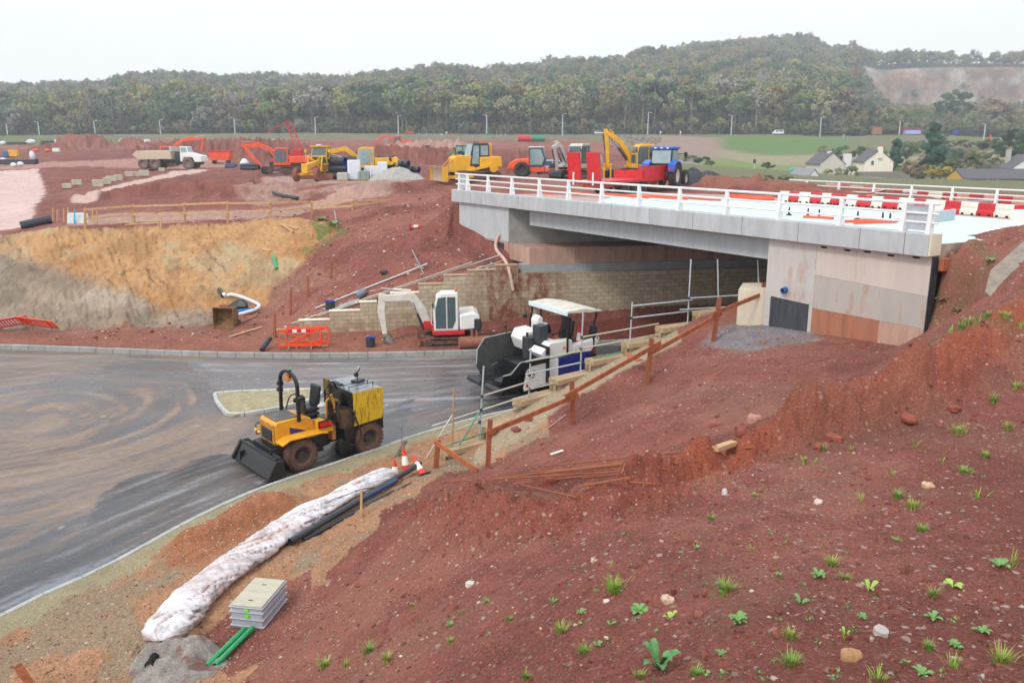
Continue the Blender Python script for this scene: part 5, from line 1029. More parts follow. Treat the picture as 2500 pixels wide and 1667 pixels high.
def drain():
    C = [G(px, py) for px, py in ((395, 1580), (431, 1525), (496, 1452), (557, 1404), (612, 1368), (677, 1318), (749, 1268), (814, 1231), (883, 1193), (958, 1156))]
    rs = [.46, .47, .47, .46, .44, .42, .41, .38, .36, .30]; P = bez(C, 36); n = len(P); k = 60; V = np.zeros((n, k, 3)); cols = np.ones((n, k, 4))
    s = np.linspace(0, 1, n); th = np.linspace(0, 2 * PI, k, endpoint=False)
    S, T = np.meshgrid(s * 9.5, th, indexing='ij'); ct, st = np.cos(T), np.sin(T)
    w = fbm(S * 2.0 + 1.9 * ct + 4, st * 1.2 + S * .4, 4, 201, .55); wp = fbm(S * .8 + ct, st + ct * .5, 3, 202); cre = np.abs(fbm(S * 1.5 + 1.5 * ct + .9 * st + 1.2 * wp, st * .45 + ct * .3 + S * .08, 3, 203, .45)); crease = np.exp(-(cre / .04) ** 2)
    wr_ = np.abs(fbm(S * 3.1 + 2.2 * ct + 1.2 * st + wp, st * .7 + S * .12 + ct * .4, 4, 205, .6)) ** .6; env = np.interp(S / 9.5, [0, .05, .97, 1], [.05, 1, 1, .3]); lump = fbm(S * .9, st * .7, 3, 207)
    for i in range(n):
        t = (P[min(i + 1, n - 1)] - P[max(i - 1, 0)]).normalized(); sdv = Vector((0, 0, 1)).cross(t).normalized(); up = Vector((0, 0, .68)); sdv = sdv * 1.08; r0 = np.interp(s[i], np.linspace(0, 1, len(rs)), rs)
        r = r0 * env[i] * (1 + .06 * w[i] + .24 * lump[i] - .17 * crease[i] - .14 * wr_[i]); c = P[i] + Vector((0, 0, r0 * .32))
        V[i] = np.array([c.x, c.y, c.z]) + np.outer(np.cos(th) * r, np.array(sdv)) + np.outer(np.sin(th) * r * .85, np.array(up))
    V = np.concatenate([V, V[:, :1]], 1); dirt = np.clip(1.1 * np.clip(.16 - wr_, 0, 1) + .75 * crease + .5 * np.clip(fbm(S * .7, st * .8 + 3, 3, 209, .4) - .06, 0, 1) + .25 * np.clip(w, 0, 1) + .5 * sstep(.5, -.6, st), 0, 1)
    dirt = np.concatenate([dirt, dirt[:, :1]], 1); col = L3('e6e4ea', .86)[None, None] * (1 - dirt[..., None]) + L3('a67a62', .9)[None, None] * dirt[..., None]
    o = grid_mesh('wrapped_drain', V[..., 0], V[..., 1], V[..., 2], np.concatenate([col, np.ones(dirt.shape + (1,)) * 0], -1)); o.data.materials.append(soil_mat('geotextile', .75, .3, bump=.15, fine=2.5)); o.data.polygons.foreach_set('use_smooth', [True] * len(o.data.polygons))
    o.data.flip_normals()
    return tag(o, 'long white fabric-wrapped drain lying beside the kerb, creased and soil stained', 'drain')
drain()
# concrete haunch at its end
c0 = G(440, 1625); nn_ = 40; gx_, gy_ = np.meshgrid(np.linspace(-1, 1, nn_), np.linspace(-1, 1, nn_)); rr2 = np.hypot(gx_, gy_)
HZ_ = .2 * np.clip(1.08 - rr2 ** 2.2, -.25, 1) * (1 + .5 * fbm(gx_ * 2.2, gy_ * 2.2, 4, 220, .6)); 
hx, hy = c0.x - .05 + gx_ * .95, c0.y + .05 + gy_ * .72
cc = L3('9c9690', .8)[None, None] * (1 + .3 * fbm(gx_ * 5, gy_ * 5, 3, 221))[..., None]; cc = mixc(cc, np.clip(fbm(gx_ * 3, gy_ * 3, 3, 222) * 2 - .3, 0, 1) * .8, L3('7a4038', .8))
o = grid_mesh('concrete_lump', hx, hy, ground_z(hx, hy) + HZ_ - .03, np.concatenate([cc, np.ones(rr2.shape + (1,)) * .3], -1)); o.data.materials.append(soil_mat('rough_concrete', fine=30))
tag(o, 'rough grey concrete lump poured round the lower end of the white drain', 'concrete')
q = G(355, 1632); MB().tube([(0, .25, .02), (0, -.04, 0)], .085, 14, hollow=.86).cyl((0, .2, .02), (0, .19, .02), .07, n=12).obj('pipe_mouth', M_DARK, o).location = (q.x + .1, q.y - .02, q.z + .1)
# chamber box
A, B, Cc, Dd = at(559, 1476, .78), at(639, 1483, .78), at(700, 1415, .78), at(621, 1407, .78)
ctr = (A + B + Cc + Dd) / 4; ax = ((Cc - B) + (Dd - A)) / 2; Lx = ax.length; Wy = ((B - A).length + (Cc - Dd).length) / 2; rz = math.atan2(ax.y, ax.x)
bx = thing('chamber_box', 'grey ribbed access chamber box with pale lid beside the white drain', 'access chamber', (ctr.x, ctr.y, .78 - .50), rz)
M_CHB = mat('grey_plastic_box', 'a9afba', .5, var=.08, scale=3, dirt=.16, dscale=3, dcol='8f7d74'); M_LID = mat('pale_lid', 'b9b3a3', .8, var=.08, scale=4, dirt=.2, dcol='9b8b78')
MB().bb(-Lx / 2 + .02, Lx / 2 - .02, -Wy / 2 + .02, Wy / 2 - .02, -.05, .47).obj('box', M_CHB, bx, bevel=.03)
for z in (.03, .19, .35, .46): MB().bb(-Lx / 2 - .01, Lx / 2 + .01, -Wy / 2 - .01, Wy / 2 + .01, z - .012, z + .012).obj('rib', M_CHB, bx, bevel=.008)
MB().bb(-Lx / 2 + .02, -.004, -Wy / 2 + .02, Wy / 2 - .02, .472, .505).obj('lid', M_LID, bx, bevel=.008); MB().bb(.004, Lx / 2 - .02, -Wy / 2 + .02, Wy / 2 - .02, .472, .505).obj('lid', M_LID, bx, bevel=.008)
for x in (-.3 * Lx, .25 * Lx): MB().box((x, 0, .507), (.025, .1, .004), rz=0).obj('hand_hole', M_DARK, bx)
M_LIME = mat('lime_label', '7fe83a', .5)
for z in (.41, .27): MB().bb(-Lx / 2 - .006, -Lx / 2 + .02, -.06 + .0, .03, z - .03, z + .03).obj('label', M_LIME, bx)
def lay(px1, px2, z1=None, z2=None, lift=.08):
    a = at(*px1, z1) if z1 is not None else G(*px1, lift); b = at(*px2, z2) if z2 is not None else G(*px2, lift); return a, b
a, b = lay((708, 1322), (1026, 1131), .42, .55); pipe('pipe', [a, a.lerp(b, .5) + Vector((0, 0, -.02)), b], .085, M_PIPE, 'longest black duct lying along the drain, its open end towards the chamber box', 'pipe', 'black ducts by the drain', 14, .86)
a, b = lay((785, 1272), (968, 1172), .45, .5); pipe('pipe', [a, b], .07, mat('blue_black_duct', '27406b', .4, dirt=.1), 'dark blue duct resting between the wrapped drain and the longest duct', 'pipe', 'black ducts by the drain', 12, .85)
a, b = lay((740, 1318), (960, 1200), .3, .35); pipe('pipe', [a, b], .065, M_PIPE, 'lowest black duct, half buried beneath the longest one', 'pipe', 'black ducts by the drain', 12, .85)
a, b = lay((960, 1205), (1030, 1172), .35, .3); pipe('pipe', bez([a, a.lerp(b, .5) + Vector((0, 0, .05)), b]), .06, M_PIPE, 'short bent grey duct under the widest cone', 'pipe', 'black ducts by the drain', 10)
a, b = lay((505, 1636), (598, 1545), None, None, .1); n2 = (b - a).normalized().cross(Vector((0, 0, 1)))
pipe('pipe', [a, b], .055, M_GRN, 'green duct beside the chamber box, the one nearer the white drain', 'pipe', 'green ducts by the chamber box', 12, .85)
pipe('pipe', [a + n2 * .12 + Vector((.05, .03, .01)), b + n2 * .12 + Vector((.05, .05, .02))], .055, M_GRN, 'green duct beside the chamber box, the one nearer the red bank', 'pipe', 'green ducts by the chamber box', 12, .85)
def stake(px, yb, yt, w, m, label, name='stake', cat='stake', group=None, pxt=None, d=None, lean=0, under=.25):
    b = G(px, yb); t = atY(pxt or px, yt, b.y + lean); o = MB().beam(b - (t - b).normalized() * under, t, w, d or w).obj(name, m, bevel=.004); return tag(o, label, cat, group)
stake(882, 1262, 1196, .06, M_WOOD, 'short wooden peg standing behind the long black duct')
a = at(966, 1119, .15); b = at(991, 1076, .55); tag(MB().beam(a, b, .13, .05).obj('duct_piece', mat('grey_black_duct', '4a4b50', .6, var=.3, dirt=.35), bevel=.02), 'flattened black duct piece leaning out of the kerb haunch', 'pipe')
pipe('steel_rod', [G(981, 1090), atY(981, 1043, G(981, 1090).y)], .012, M_RSTL, 'thin steel rod standing up from the kerb near the yellow machine', 'rod')
a = G(60, 1690) if False else at(95, 1700, .2); b = at(42, 1622, .75); tag(MB().beam(a, b, .16, .02).obj('steel_strap', M_RSTL, bevel=.003), 'rusty flat steel pin in the bottom left corner', 'steel pin')
# ------------------------------------------------------------------ timber handrail on the near bank
fn = thing('timber_fence', 'orange brown timber handrail climbing the red bank behind the scaffold', 'fence', G(1067, 1145))
fi = fn.location.copy()
FP = [((1062, 1142), (1070, 1073)), ((1189, 1143), (1197, 1023)), ((1400, 1036), (1396, 929)), ((1579, 935), (1591, 825)), ((1740, 833), (1757, 727)), ((1861, 786), (1865, 690))]
FB_ = [G(*p[0]) for p in FP]
for (pb, ptp), b in zip(FP, FB_):
    t = atY(*ptp, b.y + .1); MB(Matrix.Translation(-fi)).beam(b - Vector((0, 0, .3)), t, .15, .15).obj('post', M_TIMP, fn, bevel=.01)
def fY(px): return np.interp(px, [p[0][0] for p in FP], [b.y for b in FB_])
for (x1, y1), (x2, y2), e in (((1060, 1078), (1166, 1153), 0), ((1188, 1058), (1412, 964), -.1), ((1380, 968), (1613, 836), -.16), ((1589, 862), (1761, 765), -.1), ((1739, 767), (1874, 713), -.16)):
    a, b = atY(x1, y1, fY(x1) + e), atY(x2, y2, fY(x2) + e)
    if e == 0: b = G(x2, y2, .05)
    MB(Matrix.Translation(-fi)).beam(a, b, .045, .16).obj('rail', M_TIM, fn, bevel=.006)
tag(MB().beam(at(1527, 863, 3.0) if False else atY(1527, 863, 29.5), atY(1562, 880, 28.9), .3, .04).obj('plank', M_TIM, bevel=.006), 'short orange board lying across the handrail top near its fourth post', 'plank')
# ------------------------------------------------------------------ scaffold handrail along the near wall
sf = thing('scaffold_railing', 'galvanised scaffold tube handrail running along the stepped wall in front of the paver', 'scaffold', (WP[0].x, WP[0].y, .5)); Msf = Matrix.Translation(-sf.location)
wpx = [1098, 1203, 1278, 1366, 1452, 1540, 1623, 1713, 1790]; wY = [p.y for p in WP]
def sY(px): return float(1 / np.interp(px, wpx, [1 / y for y in wY])) + .25
def tubeS(p, q, m, name, d=0, d2=None):
    a, b = atY(*p, sY(p[0]) + d), atY(*q, sY(q[0]) + (d if d2 is None else d2)); return MB(Msf).tube([a, b], .03, 8).obj(name, m, sf)
for i, (p, q) in enumerate((((1181, 894), (1170, 1076)), ((1296, 852), (1291, 985)), ((1424, 757), (1416, 925)), ((1544, 737), (1536, 862)), ((1687, 633), (1678, 800)), ((1752, 633), (1755, 792)), ((1850, 635), (1856, 775)))): tubeS(p, q, M_GALV, 'standard')
tubeS((1109, 947), (1103, 1100), mat('brown_tube', 'a98b6c', .6), 'standard')
for p, q, m in (((1055, 1040), (1311, 957), M_TUBE), ((1069, 1066), (1268, 994), M_TUBE), ((1086, 1090), (1190, 1053), M_TGRN), ((1176, 967), (1312, 925), M_TUBE), ((1280, 953), (1366, 932), M_TUBE), ((1283, 883), (1428, 855), M_TUBE), ((1283, 914), (1422, 884), M_GALV), ((1448, 874), (1525, 858), M_TGRN),
                ((1421, 823), (1608, 790), M_TUBE), ((1417, 851), (1625, 813), M_TUBE), ((1544, 747), (1690, 732), M_GALV), ((1541, 776), (1688, 759), M_GALV), ((1681, 728), (1848, 718), M_GALV), ((1660, 756), (1852, 745), M_GALV)): tubeS(p, q, m, 'ledger', -.08)
for p, q, m in (((1186, 981), (1120, 1087), M_TGRN), ((1112, 1001), (1031, 1134), M_TUBE), ((1252, 987), (1288, 1005), M_TUBE), ((1288, 1005), (1319, 989), M_TUBE), ((1527, 854), (1556, 870), M_GALV), ((1548, 862), (1586, 842), M_TUBE)): tubeS(p, q, m, 'brace', .05, -.2)
for x, y in ((1177, 967), (1175, 1000), (1171, 1030), (1294, 883), (1293, 915), (1292, 950), (1420, 823), (1418, 851), (1419, 884), (1541, 776), (1681, 728), (1683, 757)): MB(Msf).box(atY(x, y, sY(x) - .05), (.1, .11, .09)).obj('coupler', M_STEEL, sf, bevel=.01)
tag(MB().ball(atY(1423, 824, sY(1423) - .06), .05, 8, 6).obj('tube_cap', M_YELB), 'small yellow cap on the scaffold standard beside the paver', 'cap')
# ------------------------------------------------------------------ reinforcing bars, planks and rocks on the bench
BARS = [((1104, 1181), (1710, 1150), 0), ((1210, 1184), (1840, 1115), 1), ((1250, 1190), (1480, 1166), 0), ((1330, 1147), (1790, 1105), 1), ((1300, 1158), (1700, 1135), 0), ((1420, 1150), (1760, 1118), 1), ((1270, 1192), (1400, 1228), 0), ((1420, 1178), (1620, 1160), 1), ((1415, 1218), (1535, 1200), 0), ((1470, 1140), (1650, 1146), 1), ((1290, 1165), (1560, 1140), 0)]
BL_ = ['longest rusty bar, lying nearest the mound', 'rusty bar reaching towards the cut timber', 'short rusty bar under the boulder', 'straight rusty bar at the back of the heap', 'rusty bar in the middle of the heap', 'rusty bar ending by the grey pipe', 'rusty bar slanting down to the hollow', 'lone rusty bar in front of the heap', 'short rusty bar on the bare flat soil', 'rusty bar crossing the others', 'rusty bar lying behind the boulder']
for (p, q, k), l in zip(BARS, BL_):
    a, b = G(*p, .07 + .04 * k), G(*q, .08 + .04 * k); P = [a.lerp(b, i / 8) for i in range(9)]
    up_ = max(max(gz(v.x, v.y) + .03 - v.z for v in P[1:-1]), 0)
    for v in P: v.z += min(up_, .22)
    pipe('reinforcing_bar', P, .021, M_RSTL, l, 'steel bar', 'rusty reinforcing bars', 6)
P = [G(1095, 1245), G(1086, 1215, .35), G(1140, 1203, .3)]; pipe('bent_bar', [P[0], P[1], P[2]], .014, M_RSTL, 'rusty bar bent to a right angle sticking out of the mound', 'steel bar', 'rusty reinforcing bars', 6)
P = [G(1525, 1172, .3), G(1516, 1183, .2), G(1535, 1190, .1), G(1600, 1188, .05)]; pipe('bent_bar', P, .014, M_RSTL, 'rusty bar bent into a hook beside the small mound', 'steel bar', 'rusty reinforcing bars', 6)
def rock(px, py, w, h, col, label, seed, name='boulder', cat='rock', m=None, grp=None):
    p = G(px, py); s = p.y / 2107; rx = w * s / 2; rz_ = h * s / 2; g = random.Random(seed); b = MB(); n, k = 10, 7
    V = []; F = []
    for i in range(k + 1):
        th = PI * i / k
        for j in range(n):
            a = 2 * PI * j / n; d = Vector((math.sin(th) * math.cos(a), math.sin(th) * math.sin(a), math.cos(th))); q = 1 / max(abs(d.x), abs(d.y) * .9, abs(d.z) * .95) ** .55 * (1 + .16 * math.sin(5 * d.x + seed) * math.sin(4 * d.y + 2 * seed) + g.uniform(-.14, .14)); V.append((d.x * rx * q, d.y * rx * .85 * q, d.z * rz_ * q))
    for i in range(k):
        for j in range(n): F.append((i * n + j, (i + 1) * n + j, (i + 1) * n + (j + 1) % n, i * n + (j + 1) % n))
    o = b.add(V, F).obj(name, m or mat('rock_' + col, col, .9, var=.25, scale=9, dirt=.25, dscale=6, bump=.5, bscale=30), smooth=50); o.location = (p.x, p.y, p.z + rz_ * .45); o.rotation_euler = (g.uniform(-.2, .2), g.uniform(-.2, .2), g.uniform(0, 6)); return tag(o, label, cat, grp)
rock(1342, 1180, 50, 32, '8f4a3c', 'square red boulder lying among the rusty bars', 3)
rock(1842, 1030, 36, 28, 'b8887a', 'pinkish rounded boulder behind the grey pipe', 4); rock(1745, 1040, 30, 22, '9a6257', 'dark pink boulder left of the grey pipe', 5); rock(1812, 1062, 38, 40, '8b4f41', 'red clod wedged against the grey pipe', 6)
rock(2075, 1614, 56, 52, 'b58a62', 'tan boulder at the lower right edge of the grassy bank', 7); rock(2150, 1550, 46, 34, 'b9b2ac', 'pale grey pointed stone near the tan boulder', 8, name='stone')
rock(1629, 1467, 36, 20, 'd0b49c', 'pale tan stone below the right grass clump', 9, name='stone'); rock(1998, 1230, 22, 18, 'cfc0b4', 'long pale stone on the middle of the bank', 10, name='stone'); rock(1768, 1205, 14, 20, 'c9c6c4', 'upright white stone near the crest of the bank', 11, name='stone'); rock(2265, 1190, 30, 20, 'c8a98a', 'curved tan stone among the grass on the right', 12, name='stone')
rock(1148, 1430, 26, 18, 'd8d0ca', 'white stone lying alone on the left of the bank', 13, name='stone'); rock(1450, 1372, 20, 14, 'c5a794', 'small pink stone right of the tallest grass clump', 14, name='stone'); rock(1480, 1470, 18, 12, 'd6c7bb', 'flat white stone below the tallest grass clump', 15, name='stone'); rock(1705, 1505, 26, 22, '96604f', 'red stone beside the leafy weed', 16, name='stone')
rock(2035, 1072, 46, 18, '95503f', 'red clod lying along the crest edge', 17, name='clod', cat='clod'); rock(2215, 1028, 46, 26, '94503f', 'largest red clod below the crest on the right', 18, name='clod', cat='clod'); rock(2330, 1000, 30, 18, '935243', 'red clod right of the largest clod', 19, name='clod', cat='clod'); rock(2000, 1095, 30, 20, '8f4a3b', 'rounded red clod under the tower of soil', 20, name='clod', cat='clod')
rock(1290, 1026, 22, 16, '9b5a4b', 'red stone at the foot of the timber handrail', 21, name='stone'); rock(1260, 1052, 24, 14, '8a4a3f', 'dark red stone beside the pale gravel strip', 22, name='stone')
p1, p2 = at(1832, 1070, 4.02), at(1892, 1048, 4.1); pipe('pipe', [p1, p2], .12, mat('grey_blue_pipe', '6d8494', .4, var=.1, dirt=.2), 'short grey blue pipe lying in the trench behind the soil tower', 'pipe', None, 16, .9)
tag(MB().beam(G(1745, 1104, .06), G(1790, 1091, .08), .14, .09).obj('timber_offcut', M_WOOD, bevel=.008), 'pale timber offcut at the end of the rusty bars', 'plank')
pipe('plastic_tube', [G(1345, 1112, .04), G(1375, 1105, .07)], .035, M_REFL, 'short white plastic tube lying on the red bench', 'pipe', None, 8)
pipe('steel_rod', [G(1340, 1046, .05), G(1382, 1018, .1)], .014, mat('pale_rod', 'b9a79c', .6), 'thin pale rod lying by the third handrail post', 'rod', None, 6)
# ------------------------------------------------------------------ plastic barriers
def barrier(label, loc, rz, m=M_PLAS, rot=None, style='x', band=False, group='orange plastic barriers'):
    t = thing('plastic_barrier', label, 'barrier', loc, rz, group)
    if rot: t.rotation_euler = rot
    b = MB(); W, H = 2.0, 1.0; z0 = .12
    for x in (-1, -.68, .68, 1): b.beam((x * W / 2, 0, z0), (x * W / 2, 0, H), .05, .06)
    b.bb(-W / 2, W / 2, -.025, .025, z0, z0 + .14).bb(-W / 2, W / 2, -.025, .025, H - .16, H)
    if style == 'x': b.beam((-.68, 0, z0 + .1), (.68, 0, H - .1), .05, .06).beam((-.68, 0, H - .1), (.68, 0, z0 + .1), .05, .06)
    else:
        for i in range(13): b.beam((-.9 + i * .15, 0, z0), (-.9 + i * .15, 0, H), .04, .06)
    b.obj('panel', m, t, bevel=.006)
    for x in (-.55, .55): MB().beam((x, -.25, .02), (x, .25, .02), .06, .04).box((x, 0, .08), (.05, .1, .1)).obj('foot', mat('grey_foot', '9a8d86', .7), t)
    if band:
        for i in range(5): MB().bb(-.55 + i * .22, -.34 + i * .22, -.034, .034, H - .17, H - .01).obj('reflective_band', M_REFL if i % 2 else M_RED, t)
    return t
g1 = G(738, 851); barrier('front orange barrier with red and white band standing at the foot of the stepped wall', (g1.x - .1, g1.y, g1.z), R(6), band=True); barrier('rear orange barrier overlapping behind the banded one at the stepped wall', (g1.x + .25, g1.y + .28, g1.z + .05), R(8))
g2 = G(32, 803); barrier('pinkish red slatted barrier lying flat at the left edge by the far kerb', (g2.x, g2.y, g2.z + .12), 0, mat('faded_barrier', 'e2506a', .5, dirt=.1), rot=(R(52), R(-8), R(14)), style='s'); g3 = G(105, 806); barrier('orange slatted barrier lying flat with a raised end near the far kerb', (g3.x, g3.y, g3.z + .15), 0, rot=(R(50), R(6), R(-6)), style='s')
# ------------------------------------------------------------------ loose buckets, hoses, pipes on the far bank
def loose_bucket():
    p = G(545, 800); t = thing('excavator_bucket', 'loose rusty excavator bucket standing open beside the white hose', 'bucket', (p.x, p.y, p.z), R(-4))
    m = mat('rusty_bucket', '8f6a45', .7, metal=.2, var=.3, scale=5, dirt=.35, dscale=4)
    b = MB(); pr = [(0, 0), (.25, -.02), (.75, .25), (.85, .7), (.6, 1.05), (.1, 1.1), (.1, 1.05), (.55, 1.0), (.78, .68), (.7, .3), (.25, .05), (0, .05)]; b.prism([(y, z) for y, z in pr], -.55, .55, 'x')
    for s in (-.58, .54): b.prism([(0, 0), (.25, -.02), (.75, .25), (.85, .7), (.6, 1.05), (.1, 1.1)], s, s + .04, 'x')
    b.obj('shell', m, t, bevel=.01)
    for i in range(5): MB().box((-.48 + i * .24, -.06, .02), (.09, .2, .05), rx=-.2).obj('tooth', m, t)
    MB().box((0, .5, 1.12), (.5, .4, .14)).obj('hanger', M_MUDM, t)
loose_bucket()
pipe('hose', bez([G(548, 738, .5), atY(552, 724, 48.3), atY(563, 719, 48.3), atY(584, 723, 48.3), atY(615, 735, 48.2), atY(632, 744, 48.0), atY(631, 750, 47.8), atY(616, 758, 47.3), atY(569, 771, 46.5)], 5), .1, mat('white_hose', 'e3e6ea', .4, dirt=.12), 'white hose bent in a loop above the loose bucket', 'hose', None, 12)
pipe('pipe', [G(570, 768, .2), G(622, 762, .2)], .07, mat('blue_pipe2', '2e7fd0', .4), 'short blue pipe lying under the white hose', 'pipe'); pipe('pipe', [G(536, 715, .2), G(545, 730, .2)], .13, M_PIPE, 'black pipe stub at the top of the white hose', 'pipe', None, 12, .85); pipe('pipe', [G(575, 790, .15), G(583, 793, .15)], .13, M_PIPE, 'black pipe stub right of the loose bucket', 'pipe', None, 12, .85)
tag(MB().ball(G(585, 752, .15), (.5, .4, .3), 9, 6, jit=.25, seed=3).obj('sheet_bundle', M_BLACK), 'crumpled black sheeting between the loose bucket and the white hose', 'sheeting')
def dbucket():
    p = G(1158, 850); t = thing('ditching_bucket', 'muddy wide ditching bucket lying by the right end of the white excavator tracks', 'bucket', (p.x, p.y, p.z + .3), R(12))
    b = MB(); n = 12; P = [(.34 * math.cos(a), .32 * math.sin(a)) for a in [PI * .15 + 1.6 * PI * i / n for i in range(n + 1)]]; Q = [(y * .88, z * .88) for y, z in P[::-1]]
    b.prism(P + Q, -.75, .75, 'x').prism(P, -.77, -.74, 'x').prism(P, .74, .77, 'x').obj('shell', M_MUDM, t, bevel=.01)
    for x in (-.12, .12): MB().prism([(-.1, .28), (.2, .28), (.1, .6), (0, .6)], x - .03, x + .03, 'x').obj('hanger', M_MUDM, t)
dbucket()
def corr(label, p, r, h, m_in=mat('blue_inside', '1f5fc4', .35), rot=None, group=None, ribs=6):
    t = thing('corrugated_pipe', label, 'pipe', p, 0, group)
    if rot: t.rotation_euler = rot
    pr = []
    for i in range(ribs * 2 + 1): pr += [(r * (1.0 if i % 2 else .93), h * i / (ribs * 2)), (r * (1.0 if i % 2 else .93), h * (i + .6) / (ribs * 2))]
    MB().lathe(pr[:-1] + [(r * .96, h)], n=22).obj('shell', M_PIPE, t); MB().lathe([(r * .96, h + .002), (r * .86, h + .002), (r * .84, .02), (.001, .02)], n=22).obj('lining', m_in, t); return t
corr('short corrugated pipe standing on the slope, blue inside, beside the steel tubes', G(807, 757), .27, .5); corr('black corrugated pipe standing on end beside the excavator bucket', G(905, 846), .24, .5)
p = G(872, 732, .2); q = G(893, 720, .25); pipe('pipe', [p, q], .2, mat('grey_pipe', '6d7a86', .45, var=.1, dirt=.2), 'short grey pipe lying on the slope above the steel tubes', 'pipe', None, 14, .88)
pipe('pipe', [G(639, 859, .1), atY(660, 825, G(639, 859).y + .6)], .12, M_PIPE, 'black pipe leaning up from the ground behind the far kerb', 'pipe', None, 12, .85)
TUB = [((713, 789), (1152, 640)), ((725, 792), (1222, 622)), ((760, 783), (1238, 634)), ((800, 763), (1230, 648)), ((830, 752), (1100, 676)), ((790, 770), (1180, 650)), ((850, 752), (1060, 690)), ((905, 735), (1225, 645)), ((745, 780), (1010, 700))]
for i, (p, q) in enumerate(TUB):
    a = on_plane(*p, W0 + WN * (.7 + .12 * i), WN); b = on_plane(*q, W0 + WN * (.9 + .1 * i), WN); a.z = max(a.z, gz(a.x, a.y) + .05)
    pipe('steel_tube', [a, b], .03, M_GALV if i % 2 else M_TUBE, ['steel tube at the foot of the bundle on the stepped wall', 'steel tube whose end reaches highest towards the hose', 'steel tube ending beside the hose', 'lowest steel tube at the upper end of the bundle', 'shorter steel tube in the middle of the bundle', 'steel tube buried in the middle of the bundle', 'shortest steel tube of the bundle', 'steel tube lying on top of the upper steps', 'steel tube lying on the lower steps of the wall'][i], 'scaffold tube', 'steel tubes on the stepped wall', 6)
pipe('steel_tube', [G(770, 757, .1), G(1044, 655, .25)], .045, M_GALV, 'single long steel tube lying up the slope apart from the bundle', 'scaffold tube', 'steel tubes on the stepped wall', 8)
pipe('steel_tube', [G(1034, 668), atY(1006, 610, G(1034, 668).y)], .035, M_GALV, 'steel tube stuck in the slope leaning to the left', 'scaffold tube', None, 6); pipe('steel_tube', [G(1035, 660, .1), atY(1012, 645, G(1035, 660).y)], .03, M_TUBE, 'short tube leaning across the stuck steel tube', 'scaffold tube', None, 6)
for (px, yb, yt), l in zip(((809, 680, 636), (752, 724, 674), (710, 769, 708), (671, 824, 767)), ('topmost rusty stake on the red slope left of the wall', 'second rusty stake from the top beside the red slope path', 'rusty stake standing left of the blue lined pipe', 'rusty stake standing behind the banded orange barrier')): stake(px, yb, yt, .11, M_RSTL, l, group='rusty stakes by the stepped wall')
pipe('hose', bez([on_plane(1220, 572, BA + BN * .2, BN), on_plane(1211, 592, BA + BN * -.05, BN), atY(1213, 611, 46.3), atY(1233, 636, 45.1), atY(1244, 664, 44.45), atY(1253, 709, 44.3)], 6), .09, mat('pink_hose', 'c9a69a', .7, var=.1, dirt=.2), 'thick pinkish hose hanging from the bridge wing wall over the block wall', 'hose', None, 12)
tag(MB().beam(G(560, 825, .06), G(640, 802, .1), .12, .05).obj('plank', M_WOOD, bevel=.005), 'long plank lying on the mud left of the standing barriers', 'plank'); tag(MB().beam(G(590, 790, .06), G(630, 772, .1), .1, .05).obj('plank', mat('brown_plank', '9a6a55', .8, var=.2), bevel=.005), 'brown plank lying beside the loose bucket', 'plank'); tag(MB().beam(G(765, 847, .05), G(800, 846, .05), .12, .04).obj('plank', M_WOOD, bevel=.005), 'pale plank lying in front of the orange barriers', 'plank')
pt = G(938, 670, .1); tag(MB().ball((0, 0, 0), (.28, .12, .12), 8, 5, jit=.3, seed=5).obj('plastic_scrap', M_BLACK), 'black plastic scrap lying on the red slope', 'litter').location = pt
# left timber fence on top of the ochre cutting
lf = thing('timber_fence', 'pale post and rail fence along the top of the ochre cutting', 'fence', G(207, 552)); Ml = Matrix.Translation(-lf.location)
LP = [(207, 552, 508), (326, 543, 500), (450, 540, 495), (555, 536, 492), (659, 531, 491), (761, 522, 491), (860, 521, 488), (956, 512, 488)]; LB = [at(x, y, 4.5 + .1 * i) for i, (x, y, _) in enumerate(LP)]
LB = [Vector((b.x, b.y, gz(b.x, b.y))) for b in LB]; M_FEN = mat('fence_timber', 'b98f5e', .8, var=.15, scale=3, dirt=.2, dcol='8f6a48')
LT = [atY(x, yt, b.y) for (x, y, yt), b in zip(LP, LB)]
for b, t in zip(LB, LT): MB(Ml).beam(b - Vector((0, 0, .3)), t, .14, .14).obj('post', M_FEN, lf, bevel=.01)
for i in range(7):
    for f in (.92, .48): MB(Ml).beam(LB[i].lerp(LT[i], f) + Vector((0, -.09, 0)), LB[i + 1].lerp(LT[i + 1], f + .02 * (-1) ** i) + Vector((0, -.09, 0)), .05, .14).obj('rail', M_WOOD, lf, bevel=.005)
for (px, yb, yt), l in zip(((129, 541, 508), (140, 542, 511), (156, 543, 509), (166, 546, 507), (182, 546, 511), (226, 545, 513), (237, 548, 515), (386, 555, 527), (393, 556, 527)), ('leftmost thin stake near the black drain pipe', 'thin stake right of the leftmost one', 'thin stake left of the thick peg', 'thick wooden peg left of the fence end', 'blue painted stake by the white sheet', 'thin stake just right of the first fence post', 'thin stake beside the leaning board', 'left stake of the pair below the second rail', 'right stake of the pair below the second rail')):
    stake(px, yb, yt, .07, M_WOOD if px != 182 else mat('blue_paint', '4aa3d8', .5), l, group='small stakes by the fence')
pipe('pipe', [G(52, 560, .25), G(126, 545, .3)], .34, M_PIPE, 'large black drain pipe lying at the left end of the ochre cutting', 'pipe', None, 16, .88)
sh = [G(170, 543, .3), G(205, 543, .3), G(212, 527, .9), G(198, 517, .9)]; tag(MB().box(G(192, 545, .35), (1.5, .5, .8), rz=.2, top=(.9, .3)).obj('pipe_bundle', mat('pale_wrap', 'c9d8d6', .5, var=.1, dirt=.15), bevel=.1), 'pale wrapped bundle standing at the left end of the fence', 'bundle')
